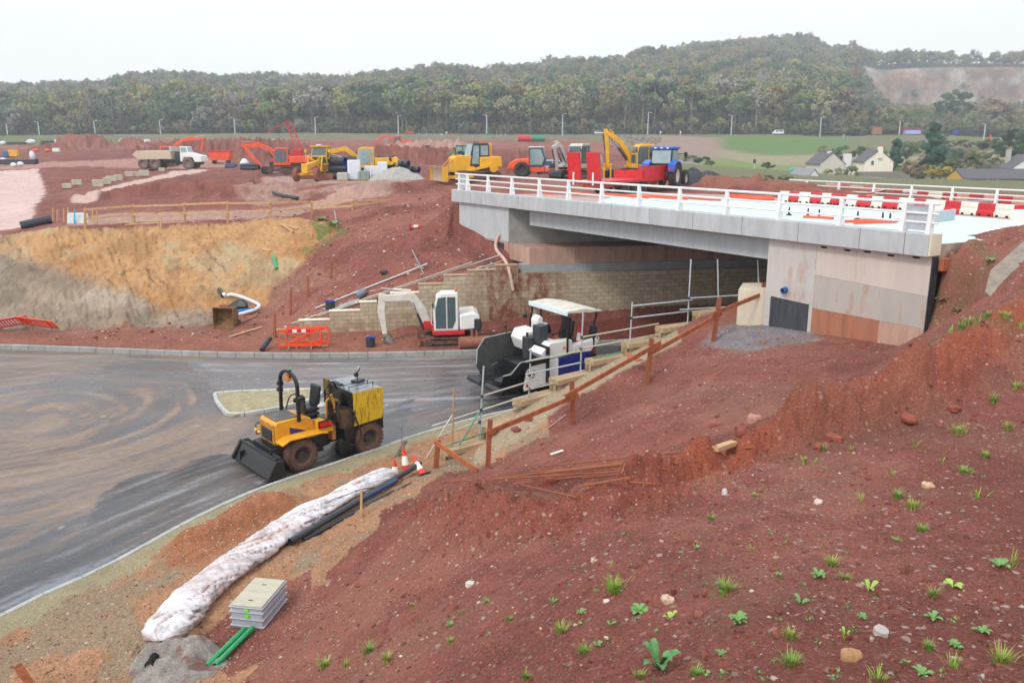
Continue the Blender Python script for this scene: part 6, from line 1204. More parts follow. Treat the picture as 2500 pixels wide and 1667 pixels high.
for (p, q), l in zip((((295, 545), (330, 549)), ((305, 552), (385, 546)), ((350, 549), (450, 545))), ('plank lying left under the fence rails', 'middle plank of those lying under the fence', 'longest plank lying under the fence')): tag(MB().beam(G(*p, .08), G(*q, .1), .15, .07).obj('plank', M_WOOD), l, 'plank', 'planks under the fence')
for (p, q), l in zip((((685, 550), (716, 570)), ((690, 551), (727, 562)), ((640, 611), (660, 617))), ('longer of two crossed boards on the ochre face', 'shorter of two crossed boards on the ochre face', 'small board low on the ochre face')): tag(MB().beam(G(*p, .12), G(*q, .12), .12, .06).obj('plank', M_WOOD), l, 'plank', 'boards on the ochre face')
pipe('cable_duct', bez([G(668, 475, .2), G(690, 483, .2), G(727, 490, .2)]), .16, M_PIPE, 'dark flexible duct lying on the red soil above the fence', 'pipe'); pipe('pipe', [G(668, 632, .15), G(676, 662, .15)], .11, M_GRN, 'green pipe at the right edge of the ochre face', 'pipe')
pipe('steel_rod', [G(823, 553), atY(816, 512, G(823, 553).y)], .04, M_GALV, 'pale rod standing by the green weeds at the top of the cutting', 'rod', None, 6)
# ------------------------------------------------------------------ machines and stores on the plateau
def bz(px, py, z=None): return at(px, py, z) if z else G(px, py)
LEFT = PI; 
def dozer():
    p = G(1150, 441); t = thing('bulldozer', 'yellow tracked bulldozer with dark cab above the left end of the bridge railing', 'bulldozer', p, R(180 + 22))
    for y in (-.95, .95): track(t, -2.3, 1.7, y, .55, .85, high=None); MB().prism([(-2.2, .6), (-1.75, 1.45), (-1.4, 1.45), (.9, .8), (.9, .7), (-1.6, 1.2)], y - .27, y + .27, 'y').cyl((-1.6, y - .29, 1.05), (-1.6, y + .29, 1.05), .36, n=16).obj('final_drive', M_YELB, t)
    MB().prism([(-.1, .7), (1.75, .7), (1.75, 1.9), (1.5, 2.05), (-.1, 2.1)], -.75, .75, 'y').obj('engine_hood', M_YELB, t, bevel=.05)
    MB().prism([(-2.5, 1.1), (-.5, 1.1), (-.5, 1.95), (-2.4, 2.0)], -1.0, 1.0, 'y').obj('fuel_tank', M_YELB, t, bevel=.08)
    c = MB().prism([(.35, 1.2), (-1.3, 1.2), (-1.4, 2.0), (-1.35, 3.1), (.05, 3.1)], -.8, .8, 'y').obj('cab', mat('dark_cab', '2f3a45', .4), t, bevel=.06)
    for s in (-1, 1): MB().prism([(.2, 1.4), (-.45, 1.4), (-.45, 2.9), (.0, 2.9)], s * .8 - .01, s * .8 + .01, 'y').prism([(-.6, 2.1), (-1.25, 2.1), (-1.25, 2.9), (-.6, 2.9)], s * .8 - .01, s * .8 + .01, 'y').obj('window', M_GLASSL, c)
    pane(c, (.05, 3.1), (.35, 1.9), -.8, .8, M_GLASSL)
    MB().bb(-1.75, -1.42, -.5, .5, 1.9, 3.1).obj('rear_duct', M_YELB, t, bevel=.08); MB().cyl((-.9, .3, 3.1), (-.9, .3, 3.3), .08, n=8).obj('beacon', M_AMB, c)
    for y in (-.55, .55): MB().beam((1.3, y, 2.2), (2.7, y, .8), .12, .12).obj('lift_ram', mat('ram_orange', 'c98a3c', .5), t)
    bl = MB().prism([(2.7, .05), (2.95, .0), (2.85, .4), (2.9, .8), (3.1, 1.2), (2.95, 1.2), (2.72, .8), (2.68, .4)], -1.75, 1.75, 'y').obj('blade', mat('blade_mud', 'b09a86', .6, var=.15, dirt=.3), t, bevel=.02)
    for y in (-1.45, 1.45): MB().beam((.3, y, .45), (2.75, y, .35), .14, .25).obj('push_arm', M_YELB, t)
    for y in (-1.78, 1.72): MB().bb(2.6, 3.1, y, y + .06, .0, 1.2).obj('end_bit', M_YELB, bl)
dozer()
def grader():
    p = G(775, 441); t = thing('motor_grader', 'yellow motor grader seen from the front with two muddy wheels beside the stacked black pipes', 'grader', p, R(-97))
    MUDT = mat('muddy_tyre', '8a5348', .95, var=.2)
    for y in (-1.05, 1.05):
        wheel(t, (2.9, y, .68), .68, .42, MUDT, MUDT, n=18)
        for x in (-2.4, -3.9): wheel(t, (x, y, .68), .68, .42, MUDT, MUDT, n=16)
    MB().bb(2.75, 3.05, -.95, .95, .62, .85).obj('front_axle', M_YELB, t); MB().prism([(3.2, .8), (3.2, 1.6), (2.6, 1.75), (-.9, 2.05), (-.9, 1.7), (2.3, 1.35), (2.6, .8)], -.2, .2, 'y').obj('main_frame', M_YELB, t, bevel=.03)
    MB().bb(3.1, 3.5, -.32, .32, .8, 1.75).obj('front_block', M_YELB, t, bevel=.04)
    c = MB().prism([(-.9, 1.5), (-2.2, 1.5), (-2.3, 3.3), (-1.1, 3.3), (-.75, 2.4)], -.8, .8, 'y').obj('cab', M_YELB, t, bevel=.05); pane(c, (-1.1, 3.3), (-.75, 2.4), -.8, .8, mat('green_glass', '3f5650', .1)); pane(c, (-.75, 2.4), (-.9, 1.5), -.8, .8, mat('green_glass', ''), 0.014) if False else pane(c, (-.75, 2.4), (-.88, 1.6), -.8, .8, MATS['green_glass'])
    for s in (-1, 1): MB().prism([(-1.0, 1.8), (-2.05, 1.8), (-2.1, 3.1), (-1.2, 3.1), (-.9, 2.4)], s * .8 - .012, s * .8 + .012, 'y').obj('window', MATS['green_glass'], c)
    MB().bb(-2.3, -.95, -.95, .95, 3.3, 3.42).obj('roof', M_YELB, c, bevel=.03); MB().box((-.9, 0, 3.5), (.2, .5, .12)).obj('roof_light', M_WHP, c)
    MB().bb(-5.0, -2.3, -.7, .7, 1.0, 2.1).obj('engine_cover', M_YELB, t, bevel=.08)
    MB().lathe([(.7, -.05), (.85, -.05), (.85, .05), (.7, .05)], (.6, 0, .95), 'z', 20, close=True).obj('turntable', M_YELB, t); MB().box((.7, 0, .45), (.12, 3.6, .6), rz=.5).obj('mouldboard', M_MUDM, t)
    for y in (-.75, .75): MB().beam((.3, y, 2.5), (.7, y * .9, .9), .1, .1).beam((.3, y, 2.5), (.3, 0, 1.9), .08, .08).obj('lift_ram', M_YELB, t)
    for y in (-1.25, 1.25): MB().tube([(-.7, y * .6, 2.2), (-.4, y, 2.2), (-.4, y, 2.9)], .03, 6).box((-.4, y, 2.95), (.06, .24, .3)).obj('mirror', M_YELB, t)
grader()
def adt():
    p = G(424, 413); t = thing('articulated_dump_truck', 'white and beige articulated dump truck before the orange excavator on the far left', 'dump truck', p, R(-4))
    M_BEI = mat('beige_body', 'c9b7a0', .7, var=.12, dirt=.3)
    for x in (-4.0, -2.2, 2.9):
        for y in (-1.15, 1.15): wheel(t, (x, y, .85), .85, .6, mat('dusty_tyre', '6f5d58', .9, var=.15), mat('dusty_rim', '8a7a70', .8), n=18)
    MB().prism([(.5, 1.5), (.3, 2.7), (-4.9, 2.7), (-5.6, 2.1), (-4.6, 1.4)], -1.45, 1.45, 'y').obj('dump_body', M_BEI, t, bevel=.05); MB().bb(-4.7, .3, 1.45, 1.53, 2.1, 2.3).bb(-4.9, .4, 1.45, 1.5, 2.62, 2.74).bb(.3, .42, -1.4, 1.4, 2.6, 3.3).obj('body_rib', M_OFFW, t)
    MB().bb(-4.8, 1.2, -.5, .5, .8, 1.35).bb(.6, 4.6, -.55, .55, .7, 1.2).obj('chassis', M_STEEL, t)
    MB().prism([(1.7, 1.1), (1.7, 2.4), (2.9, 2.45), (4.9, 1.95), (5.0, 1.1), (3.9, 1.05), (3.6, 1.75), (2.3, 1.75), (2.0, 1.1)], -1.2, 1.2, 'y').obj('hood', M_WHP, t, bevel=.08)
    c = MB().prism([(1.6, 1.3), (3.0, 1.3), (2.9, 2.5), (2.7, 3.3), (1.6, 3.35)], -.85, .85, 'y').obj('cab', M_WHP, t, bevel=.05)
    for s in (-1, 1): MB().prism([(1.75, 2.3), (2.75, 2.3), (2.6, 3.2), (1.75, 3.2)], s * .85 - .012, s * .85 + .012, 'y').obj('window', M_GLASSL, c)
    pane(c, (2.7, 3.3), (2.9, 2.5), -.85, .85, M_GLASSL)
    MB().bb(.9, 1.55, -1.1, 1.1, 1.2, 2.6).obj('tank', M_STEEL, t, bevel=.05)
adt()
big = dict(tl=4.2, th=.95, gauge=2.4, tw=.6, hb=1.05, cabh=1.9, cabx=(1.2, -.55), tail=2.9, w=1.35, det=True)
excavator('orange excavator with its arm reaching right, behind the white dump truck', G(402, 404), R(-2), M_ORG, boom=[(1.3, 1.9), (2.4, 3.4), (3.6, 4.15), (7.2, 4.35)], arm=[(7.2, 4.6), (6.9, 3.4), (6.5, 2.2)], bk=((6.0, 2.1), 1.2, 1.1, R(-80)), **big)
excavator('orange excavator with its arm folded down to the left, beside the red screener', G(700, 424), R(183), M_ORG, boom=[(1.0, 1.9), (1.9, 2.9), (2.9, 3.35), (5.0, 3.4)], arm=[(5.3, 3.6), (4.3, 2.2), (3.2, 1.0)], bk=((2.8, .9), 1.1, 1.1, R(-110)), **big)
excavator('yellow excavator with its boom lying flat to the left behind the stacked pipes', G(905, 434), R(184), M_YELB, boom=[(1.2, 2.0), (2.6, 3.0), (4.0, 2.7), (6.0, 1.9)], arm=[(6.2, 2.1), (5.4, 1.3), (4.8, .7)], bk=((4.5, .7), 1.1, 1.1, R(-100)), glass=M_GLASSL, **big)
excavator('yellow excavator with upright arm left of the blue tractor', G(1568, 438), R(195), M_YELB, boom=[(1.2, 2.0), (2.1, 3.3), (3.0, 3.9), (3.55, 4.25)], arm=[(3.6, 4.5), (3.45, 3.0), (3.3, 1.0)], bk=((3.1, .95), 1.0, 1.0, R(-95)), **big)
excavator('dusty white excavator with folded arm between the orange roller and the red ramps', G(1402, 436), R(235), mat('dusty_white', 'c5c1bb', .6, var=.15, dirt=.25), boom=[(1.2, 1.8), (1.9, 2.8), (2.4, 3.1), (3.0, 2.8)], arm=[(3.2, 3.0), (2.7, 1.8), (2.5, .8)], bk=((2.3, .8), .9, 1.0, R(-100)), **big)
fp = atY(975, 356, 205); fp.z = gz(fp.x, fp.y)
excavator('small far orange excavator reaching left on the pale track', fp, R(184), M_ORG, boom=[(1.3, 1.9), (2.4, 3.0), (3.6, 3.0), (5.2, 2.0)], arm=[(5.3, 2.2), (5.2, 1.2), (5.1, .6)], bk=((4.9, .6), 1.0, 1.0, R(-90)), **big)
def screener():
    p = G(708, 412); t = thing('screening_machine', 'red screening machine with a tall red lattice conveyor mast behind the grader', 'screener', p, R(8))
    MB().prism([(-2.2, .9), (1.6, .9), (1.8, 2.6), (-2.0, 2.3)], -.9, .9, 'y').obj('hopper', M_RED, t, bevel=.05); MB().bb(-2.6, 2.0, -1, 1, .35, .95).obj('chassis', M_STEEL, t)
    g = MB()
    for i in range(6): g.bb(-1.9 + .25 * i, -1.78 + .25 * i, -.94, -.9, 1.6, 2.5)
    g.obj('grid', M_WHP, t)
    for x in (-1.9, .9): wheel(t, (x, -.9, .45), .45, .3, n=14)
    m = MB(); a, b = Vector((1.5, 0, 2.2)), Vector((.1, 0, 6.4)); w = Vector((.35, 0, 0))
    for s in (-1, 1): m.beam(a + w * s * 1.2, b + w * s, .12, .12)
    for i in range(7): q = a.lerp(b, i / 6); q2 = a.lerp(b, min(1, (i + 1) / 6)); m.beam(q - w, q + w, .07, .07).beam(q - w, q2 + w, .06, .06)
    m.beam(b, (-2.6, 0, 5.0), .09, .09); m.obj('conveyor_mast', M_RED, t)
screener()
def roller():
    p = G(1312, 434); t = thing('road_roller', 'orange road roller with black rear tyre and glazed cab right of the bulldozer', 'roller', p, R(-8))
    wheel(t, (-1.5, -.85, .8), .8, .55, n=20); wheel(t, (-1.5, .85, .8), .8, .55, n=20)
    MB().prism([(-3.0, .8), (-2.9, 1.4), (-2.2, 1.85), (-.7, 1.95), (-.7, .8)], -.75, .75, 'y').obj('engine_hood', M_ORG, t, bevel=.12); MB().bb(-.8, .8, -.7, .7, .6, 1.1).obj('chassis', M_ORG, t, bevel=.04)
    c = MB().prism([(-.8, 1.1), (.6, 1.1), (.9, 1.9), (.5, 3.0), (-.8, 3.0)], -.75, .75, 'y').obj('cab', mat('cab_grey', '3a4a58', .4), t, bevel=.05)
    for s in (-1, 1): MB().prism([(-.65, 1.3), (.5, 1.3), (.75, 1.9), (.4, 2.85), (-.65, 2.85)], s * .75 - .012, s * .75 + .012, 'y').obj('window', M_GLASSL, c)
    pane(c, (.5, 3.0), (.9, 1.9), -.75, .75, M_GLASSL); MB().bb(-.85, .65, -.8, .8, 3.0, 3.1).obj('roof', M_WHP, c, bevel=.02)
    MB().cyl((1.9, -1.0, .75), (1.9, 1.0, .75), .75, n=22).obj('drum', M_STEEL, t); MB().prism([(.9, .6), (2.9, .6), (2.9, .95), (.9, .95)], -1.15, 1.15, 'y').obj('drum_frame', M_ORG, t, bevel=.03)
roller()
def tractor(label, p, rz, body, k=1, roof=None):
    t = thing('tractor', label, 'tractor', p, rz, sc=k)
    for y in (-.95, .95): wheel(t, (-.9, y, .9), .9, .5, M_TYRE, mat('pale_rim', 'c9c4b8', .6), lug=18, n=20); wheel(t, (1.75, y * .9, .62), .62, .38, M_TYRE, MATS['pale_rim'], n=16)
    MB().prism([(.4, .8), (2.5, .85), (2.55, 1.5), (.4, 1.8)], -.45, .45, 'y').obj('bonnet', body, t, bevel=.08); MB().bb(-1.3, 1.9, -.35, .35, .55, 1.0).obj('chassis', M_BLK, t)
    c = MB().prism([(.5, 1.0), (-1.0, 1.0), (-1.35, 1.7), (-1.15, 2.75), (.3, 2.75), (.55, 1.6)], -.75, .75, 'y').obj('cab', mat('cab_dark', '20262e', .4), t, bevel=.05)
    pane(c, (-1.35, 1.7), (-1.15, 2.75), -.75, .75, M_GLASSL); pane(c, (.3, 2.75), (.55, 1.6), -.75, .75, M_GLASSL)
    for s in (-1, 1): MB().prism([(.3, 1.5), (-1.1, 1.7), (-1.0, 2.65), (.2, 2.65)], s * .75 - .012, s * .75 + .012, 'y').obj('window', M_GLASSL, c)
    MB().bb(-1.3, .45, -.85, .85, 2.75, 2.93).obj('roof', roof or body, c, bevel=.05)
    for y in (-.45, 0, .45): MB().bb(-1.33, -1.3, y - .08, y + .08, 2.78, 2.88).obj('work_light', M_WHP, c)
    for s in (-1, 1):
        MB().prism([(-1.95, 1.25), (-1.8, 1.75), (-1.2, 2.0), (-.4, 1.85), (-.1, 1.5), (-.2, 1.45), (-.5, 1.75), (-1.2, 1.88), (-1.7, 1.65), (-1.85, 1.25)], s * .72, s * 1.22, 'y').bb(-1.96, -1.9, s * .72, s * 1.2, 1.2, 1.75).obj('mudguard', body, t, bevel=.03)
        MB().tube([(.3, s * .75, 2.4), (.35, s * 1.25, 2.4)], .02, 6).box((.35, s * 1.3, 2.35), (.08, .22, .34)).obj('mirror', M_BLK, t)
        MB().bb(-2.0, -1.96, s * .8, s * 1.1, 1.3, 1.42).obj('tail_light', M_REDL, t)
    return t
M_TBL = mat('tractor_blue', '2c62c9', .4, dirt=.1, coat=.2)
tp = at(1625, 458, 6.9); tractor('blue tractor seen from behind, hitched to the red low trailer on the bridge approach', tp, R(62), M_TBL)
fp = atY(1122, 368, 150); fp.z = gz(fp.x, fp.y); tractor('small green tractor far behind the bulldozer', fp, R(150), mat('tractor_green', '2f8a45', .45), .95)
def trailer():
    a = atY(1425, 480, 55); b = atY(1592, 474, 62); a.z = b.z = 6.75; t = thing('low_loader_trailer', 'red low loader trailer with two raised ramps behind the bridge railing', 'trailer', a, math.atan2(b.y - a.y, b.x - a.x)); L = (b - a).length
    MB().bb(.2, L, -1.2, 1.2, .75, .95).obj('bed', M_RED, t, bevel=.02); MB().bb(L - 3.4, L, -1.2, -1.1, .95, 1.8).bb(L - .1, L, -1.2, 1.2, .95, 1.7).bb(L - 3.4, L - 3.3, -1.2, 1.2, .95, 1.5).obj('headboard', M_RED, t)
    MB().bb(.6, L - .2, -.5, .5, .45, .75).obj('chassis', mat('pale_red', 'd96a52', .6, dirt=.2), t)
    for y in (-.75, .75):
        b_ = MB(); o = (0, y, .8)
        for s in (-.42, 0, .42): b_.beam((.1, y + s, .8), (-.15, y + s, 2.75), .07, .22)
        for i in range(4): b_.beam((.05 - .06 * i, y - .42, 1.1 + .5 * i), (.05 - .06 * i, y + .42, 1.1 + .5 * i), .06, .08)
        b_.beam((.02, y, .8), (-.23, y, 2.75), .8, .03, up=(1, 0, 0)); b_.obj('ramp', M_RED, t)
    for x in (3.3, 4.6, 5.9):
        for y in (-1.0, 1.0): wheel(t, (x, y, .42), .42, .3, M_TYRE, M_RIM, n=16)
    MB().bb(L - .15, L - .1, -1.21, -.95, .98, 1.35).obj('marker_board', M_WHP, t)
    MB().beam((L, 0, .8), (L + 1.6, 0, .8), .2, .2).obj('drawbar', M_RED, t)
    for y in (-.75, .75): MB().cyl((-.1, y, .7), (-.1, y, 1.5), .06, n=8).obj('ramp_ram', M_WHP, t)
trailer()
def small(px, py, name, label, cat, bld, rz=0, group=None, Y=None, k=1):
    p = G(px, py) if Y is None else atY(px, py, Y)
    if Y is not None: p.z = gz(p.x, p.y)
    t = thing(name, label, cat, p, rz, group, sc=k); bld(t); return t
def bin_(t): MB().prism([(-1.6, .5), (1.6, .5), (1.9, 2.1), (-1.9, 2.1)], -1, 1, 'y').obj('body', M_ORG, t, bevel=.03); MB().bb(-1.9, 1.9, -1.05, 1.05, 1.95, 2.15).obj('rim', M_RED, t); [MB().bb(x - .1, x + .1, -1, 1, 0, .5).obj('skid', M_STEEL, t) for x in (-1.2, 1.2)]
small(541, 399, 'tipping_bin', 'orange red tipping bin between the dump truck and the orange excavator', 'bin', bin_)
def yel(t): MB().prism([(-1.5, .6), (1.2, .6), (1.6, 1.3), (-.4, 1.7), (-1.5, 1.3)], -.7, .7, 'y').obj('body', M_YELB, t, bevel=.05); MB().beam((.6, 0, 1.5), (2.2, 0, .7), .2, .25).obj('arm', M_YELB, t); [wheel(t, (x, y, .45), .45, .3, n=14) for x in (-.9, .9) for y in (-.7, .7)]; MB().bb(-1.2, -.1, -.6, .6, 1.6, 2.4).obj('cab', M_GLASSL, t, bevel=.05)
small(1428, 420, 'mini_digger', 'small yellow machine behind the two red ramps', 'digger', yel, 0, Y=92)
def van(body, glass=M_GLASS):
    def f(t):
        MB().prism([(-2.3, .35), (2.1, .35), (2.25, .9), (1.5, 1.15), (.9, 1.95), (-2.2, 2.0), (-2.35, 1.2)], -.9, .9, 'y').obj('body', body, t, bevel=.1)
        for s in (-1, 1): MB().prism([(1.25, 1.2), (.85, 1.8), (-.1, 1.85), (-.1, 1.2)], s * .9 - .012, s * .9 + .012, 'y').prism([(-.25, 1.25), (-.25, 1.85), (-1.9, 1.85), (-2.0, 1.25)], s * .9 - .012, s * .9 + .012, 'y').obj('window', glass, t)
        for x in (-1.45, 1.4):
            for y in (-.8, .8): wheel(t, (x, y, .33), .33, .22, M_TYRE, M_RIM, n=14)
    return f
def car(body):
    def f(t):
        MB().prism([(-2.1, .3), (2.05, .3), (2.1, .7), (1.1, .85), (.45, 1.4), (-1.2, 1.42), (-1.95, .9), (-2.1, .8)], -.82, .82, 'y').obj('body', body, t, bevel=.08)
        for s in (-1, 1): MB().prism([(.9, .88), (.4, 1.32), (-1.1, 1.34), (-1.65, .9)], s * .82 - .012, s * .82 + .012, 'y').obj('window', M_GLASS, t)
        for x in (-1.3, 1.3):
            for y in (-.72, .72): wheel(t, (x, y, .31), .31, .2, M_TYRE, M_RIM, n=14)
    return f
small(1345, 412, 'parked_van', 'pale blue van parked behind the orange roller', 'van', van(mat('van_blue', '9fb9d6', .4)), R(20), Y=118); small(1400, 402, 'parked_van', 'white van behind the dusty white excavator', 'van', van(M_WHP), R(160), Y=125)
small(1898, 330, 'white_van', 'white van driving on the far road below the trees', 'van', van(mat('bright_white', 'f1f1ef', .4)), R(178), Y=378, k=1.05)
small(1462, 334, 'white_car', 'white car on the far road near the rock pile', 'car', car(M_WHP), 0, Y=380); small(1001, 338, 'red_car', 'red car on the far road behind the green bank', 'car', car(M_RED), 0, Y=378); small(1975, 424, 'parked_car', 'silver white car parked beside the left cottage', 'car', car(M_WHP), R(10), Y=195); small(1947, 432, 'parked_car', 'teal car parked below the silver white car', 'car', car(mat('teal_car', '2f8f8f', .4)), R(10), Y=188)
def reddump(t): MB().prism([(-.9, .4), (1.0, .4), (1.1, 1.3), (-.9, 1.2)], -.6, .6, 'y').obj('body', M_ORG, t, bevel=.05); MB().bb(-.8, .2, -.5, .5, 1.2, 2.1).obj('cab', M_GLASS, t, bevel=.05); MB().bb(-.9, .3, -.6, .6, 2.1, 2.2).obj('roof', M_RED, t); [wheel(t, (x, y, .4), .4, .3, n=14) for x in (-.7, .7) for y in (-.55, .55)]
small(1045, 372, 'site_dumper', 'tiny red orange dumper on the pale track', 'dumper', reddump, R(-70), Y=165)
# pipes, pallets, heaps
M_PIN = mat('blue_liner', '1c3f8f', .35)
def bigpipe(px, py, z, L, r, rz, label, Y=88.0):
    p = atY(px, py, Y); t = thing('corrugated_pipe', label, 'pipe', p, rz, 'large black pipes stacked on the plateau'); pr = []
    k = int(L / .3)
    for i in range(k): pr += [(r * .95, -L / 2 + i * .3), (r, -L / 2 + i * .3 + .08), (r, -L / 2 + i * .3 + .22), (r * .95, -L / 2 + i * .3 + .3)]
    MB().lathe(pr, (0, 0, 0), 'x', 20).obj('shell', M_PIPE, t); MB().lathe([(r * .95, L / 2), (r * .86, L / 2), (r * .84, L / 2 - .8), (r * .84, -L / 2), (r * .95, -L / 2)], (0, 0, 0), 'x', 20).obj('lining', M_PIN, t)
for px, py, r, L, l in ((822, 394, .42, 2.3, 'topmost black pipe of the left stack'), (828, 412, .42, 2.3, 'middle black pipe of the left stack'), (832, 430, .42, 2.3, 'bottom black pipe of the left stack'), (868, 391, .4, 2.0, 'black pipe behind the tallest wrapped pallet'), (880, 394, .36, 2.0, 'black pipe right of the tallest wrapped pallet, its blue end open'), (884, 408, .36, 2.0, 'lower black pipe right of the tallest wrapped pallet'),
                      (942, 388, .36, 1.8, 'topmost black pipe of the right heap'), (952, 402, .34, 1.8, 'black pipe below the topmost one in the right heap'), (966, 401, .36, 1.8, 'middle black pipe of the right heap with open blue end'), (980, 400, .36, 1.8, 'upper right black pipe of the right heap'), (990, 413, .32, 1.8, 'lower right black pipe behind the gravel heap'), (1006, 414, .33, 1.8, 'rightmost black pipe beside the gravel heap'), (958, 418, .34, 2.2, 'bottom black pipe of the right heap')):
    bigpipe(px, py, 0, L, r, R(-28), l, 88 if px < 860 else 90)
M_WRAP = mat('shrink_wrap', 'd8dde6', .35, var=.1, scale=3, dirt=.12, dcol='aeb6c2')
def pallet(px, py, w, h, d, label, m, Y=84, rz=.1, straps=False):
    p = atY(px, py, Y); p.z = gz(p.x, p.y); t = thing('pallet', label, 'pallet', p, rz, 'pallets before the stacked pipes')
    for y in (-d * .4, 0, d * .4): MB().bb(-w / 2, w / 2, y - .05, y + .05, 0, .12).obj('runner', M_WOOD, t)
    MB().box((0, 0, .12 + h / 2), (w, d, h), top=(.97, .97)).obj('load', m, t, bevel=.07)
    if straps:
        for x in (-w * .25, w * .25): MB().bb(x - .02, x + .02, -d / 2 - .01, d / 2 + .01, .1, h + .13).obj('strap', M_TGRN, t)
M_PAV = mat('paver_blocks', 'b5b2aa', .9, var=.2, scale=8)
pallet(866, 440, 1.25, 1.9, 1.1, 'tallest white wrapped pallet before the pipe stack', M_WRAP); pallet(907, 436, 1.4, 1.25, 1.1, 'lower white wrapped pallet with loose top', M_WRAP, 85); pallet(935, 436, .95, 1.6, 1.0, 'narrow white wrapped pallet right of the loose topped one', M_WRAP, 85)
pallet(837, 439, 1.05, .75, 1.0, 'grey block pallet at the foot of the left pipe stack', M_PAV, 83); o = pallet(837, 424, 1.05, .6, 1.0, 'wrapped grey block pallet behind the lower block pallet', M_PAV, 86); pallet(889, 440, 1.1, .9, 1.0, 'green strapped grey pallet right of the tallest white one', mat('grey_load', '8d9690', .8, var=.15), 83, straps=True); pallet(918, 441, 1.0, .5, 1.0, 'low grey pallet left of the gravel heap', mat('grey_load2', '9b9d9c', .8, var=.15), 83)
def heap(px, py, Y, r1, r2, h, m, name, label, seed, cat='heap', pw=1.2):
    p = atY(px, py, Y); n = 48; gx_, gy_ = np.meshgrid(np.linspace(-1.15, 1.15, n), np.linspace(-1.15, 1.15, n)); rr = np.hypot(gx_, gy_) * (1 + .2 * fbm(gx_ * 1.5, gy_ * 1.5, 3, seed)); X = p.x + gx_ * r1; Yy = p.y + gy_ * r2
    z = ground_z(X, Yy, False) + h * np.clip(1.04 - rr ** pw, -.12, 1) * (1 + .15 * fbm(X * 1.2, Yy * 1.2, 4, seed + 1)) + .05 * fbm(X * 4, Yy * 4, 3, seed + 2)
    o = grid_mesh(name, X, Yy, z); o.data.materials.append(m); return tag(o, label, cat)
heap(968, 440, 82, 2.9, 1.8, 1.35, mat('grey_gravel', 'a9a6a3', .95, var=.3, scale=9, dirt=.3, dscale=14, dcol='7d7a78', bump=.8), 'gravel_heap', 'pale grey gravel heap left of the bulldozer blade', 301)
M_TARM = mat('tarmac_planings', '3f444b', .95, var=.3, scale=5, dirt=.2, dscale=8, dcol='5f646b', bump=.8)
heap(1690, 448, 66, 1.9, 1.6, 1.35, M_TARM, 'planings_heap', 'dark grey planings heap right of the blue tractor', 311); heap(1728, 446, 69, 1.9, 1.5, .9, M_TARM, 'planings_heap', 'lower dark planings heap behind the first one', 321)
M_CB = mat('concrete_block', 'bdb7a6', .9, var=.15, scale=2, dirt=.2)
for (px, py, w, h), l in zip(((188, 452, 22, 13), (164, 460, 20, 12), (240, 456, 24, 17), (262, 450, 18, 16), (272, 443, 24, 13), (290, 441, 18, 14), (316, 431, 18, 12), (333, 431, 16, 12), (353, 430, 22, 14), (395, 418, 14, 8)), ('nearest square concrete block left of the pale path', 'low concrete block leftmost by the pale path', 'long grey block at the start of the block row', 'pale blue grey block second in the row', 'cream block behind the second row block', 'cream block near the middle of the row', 'square block before the two joined blocks', 'left of the two joined blocks', 'right and longest of the two joined blocks', 'small far block at the upper end of the pale path')):
    p = G(px, py); s = p.y / 2107; tag(MB().box((0, 0, h * s * .5), (w * s, w * s * .6, h * s)).obj('concrete_block', M_CB, bevel=.05), l, 'concrete block', 'concrete blocks along the pale path').location = p; bpy.context.scene.collection.objects[-1].rotation_euler.z = .35
# left stores
def store(px, py, w, h, m, name, label, cat, Y=None, group=None, shape='box', seed=0):
    p = G(px, py) if Y is None else atY(px, py, Y); p.z = gz(p.x, p.y); s = p.y / 2107; W, Hh = w * s, h * s
    if shape == 'box': o = MB().box((0, 0, Hh / 2), (W, W * .5, Hh), top=(.94, .9)).obj(name, m, bevel=.08)
    elif shape == 'bag': o = MB().ball((0, 0, Hh * .5), (W / 2, W * .35, Hh * .55), 12, 7, jit=.12, seed=seed).obj(name, m)
    else:
        b = MB(); r = Hh / 4.2
        for y, z in ((-r, r), (r, r), (3 * r, r), (0, 2.7 * r), (2 * r, 2.7 * r)): b.tube([(-W / 2, y, z), (W / 2, y, z)], r, 10, hollow=.85)
        o = b.obj(name, m)
    o.location = p; return tag(o, label, cat, group)
store(34, 383, 23, 16, M_YELB, 'yellow_skip', 'yellow skip in front of the pale track at the far left', 'skip'); store(14, 384, 14, 14, mat('blue_box', '2f6f9a', .6), 'blue_container', 'blue container beside the yellow skip', 'container')
store(45, 402, 88, 14, M_PIPE, 'pipe_bundle', 'long bundle of dark pipes at the left edge above the pink haul road', 'pipes', shape='pipes'); store(10, 403, 20, 16, M_WRAP, 'wrapped_bundle', 'white wrapped bundle at the left end of the dark pipe bundle', 'bundle', shape='bag'); store(32, 393, 16, 10, M_WRAP, 'wrapped_bundle', 'white bundle on top of the dark pipes, left one', 'bundle', shape='bag', Y=150); store(49, 393, 16, 10, M_WRAP, 'wrapped_bundle', 'white bundle on top of the dark pipes, right one', 'bundle', shape='bag', Y=150); store(80, 390, 14, 20, M_WRAP, 'loose_sheeting', 'loose white sheeting at the right end of the dark pipes', 'sheeting', shape='bag', seed=3)
k = 0
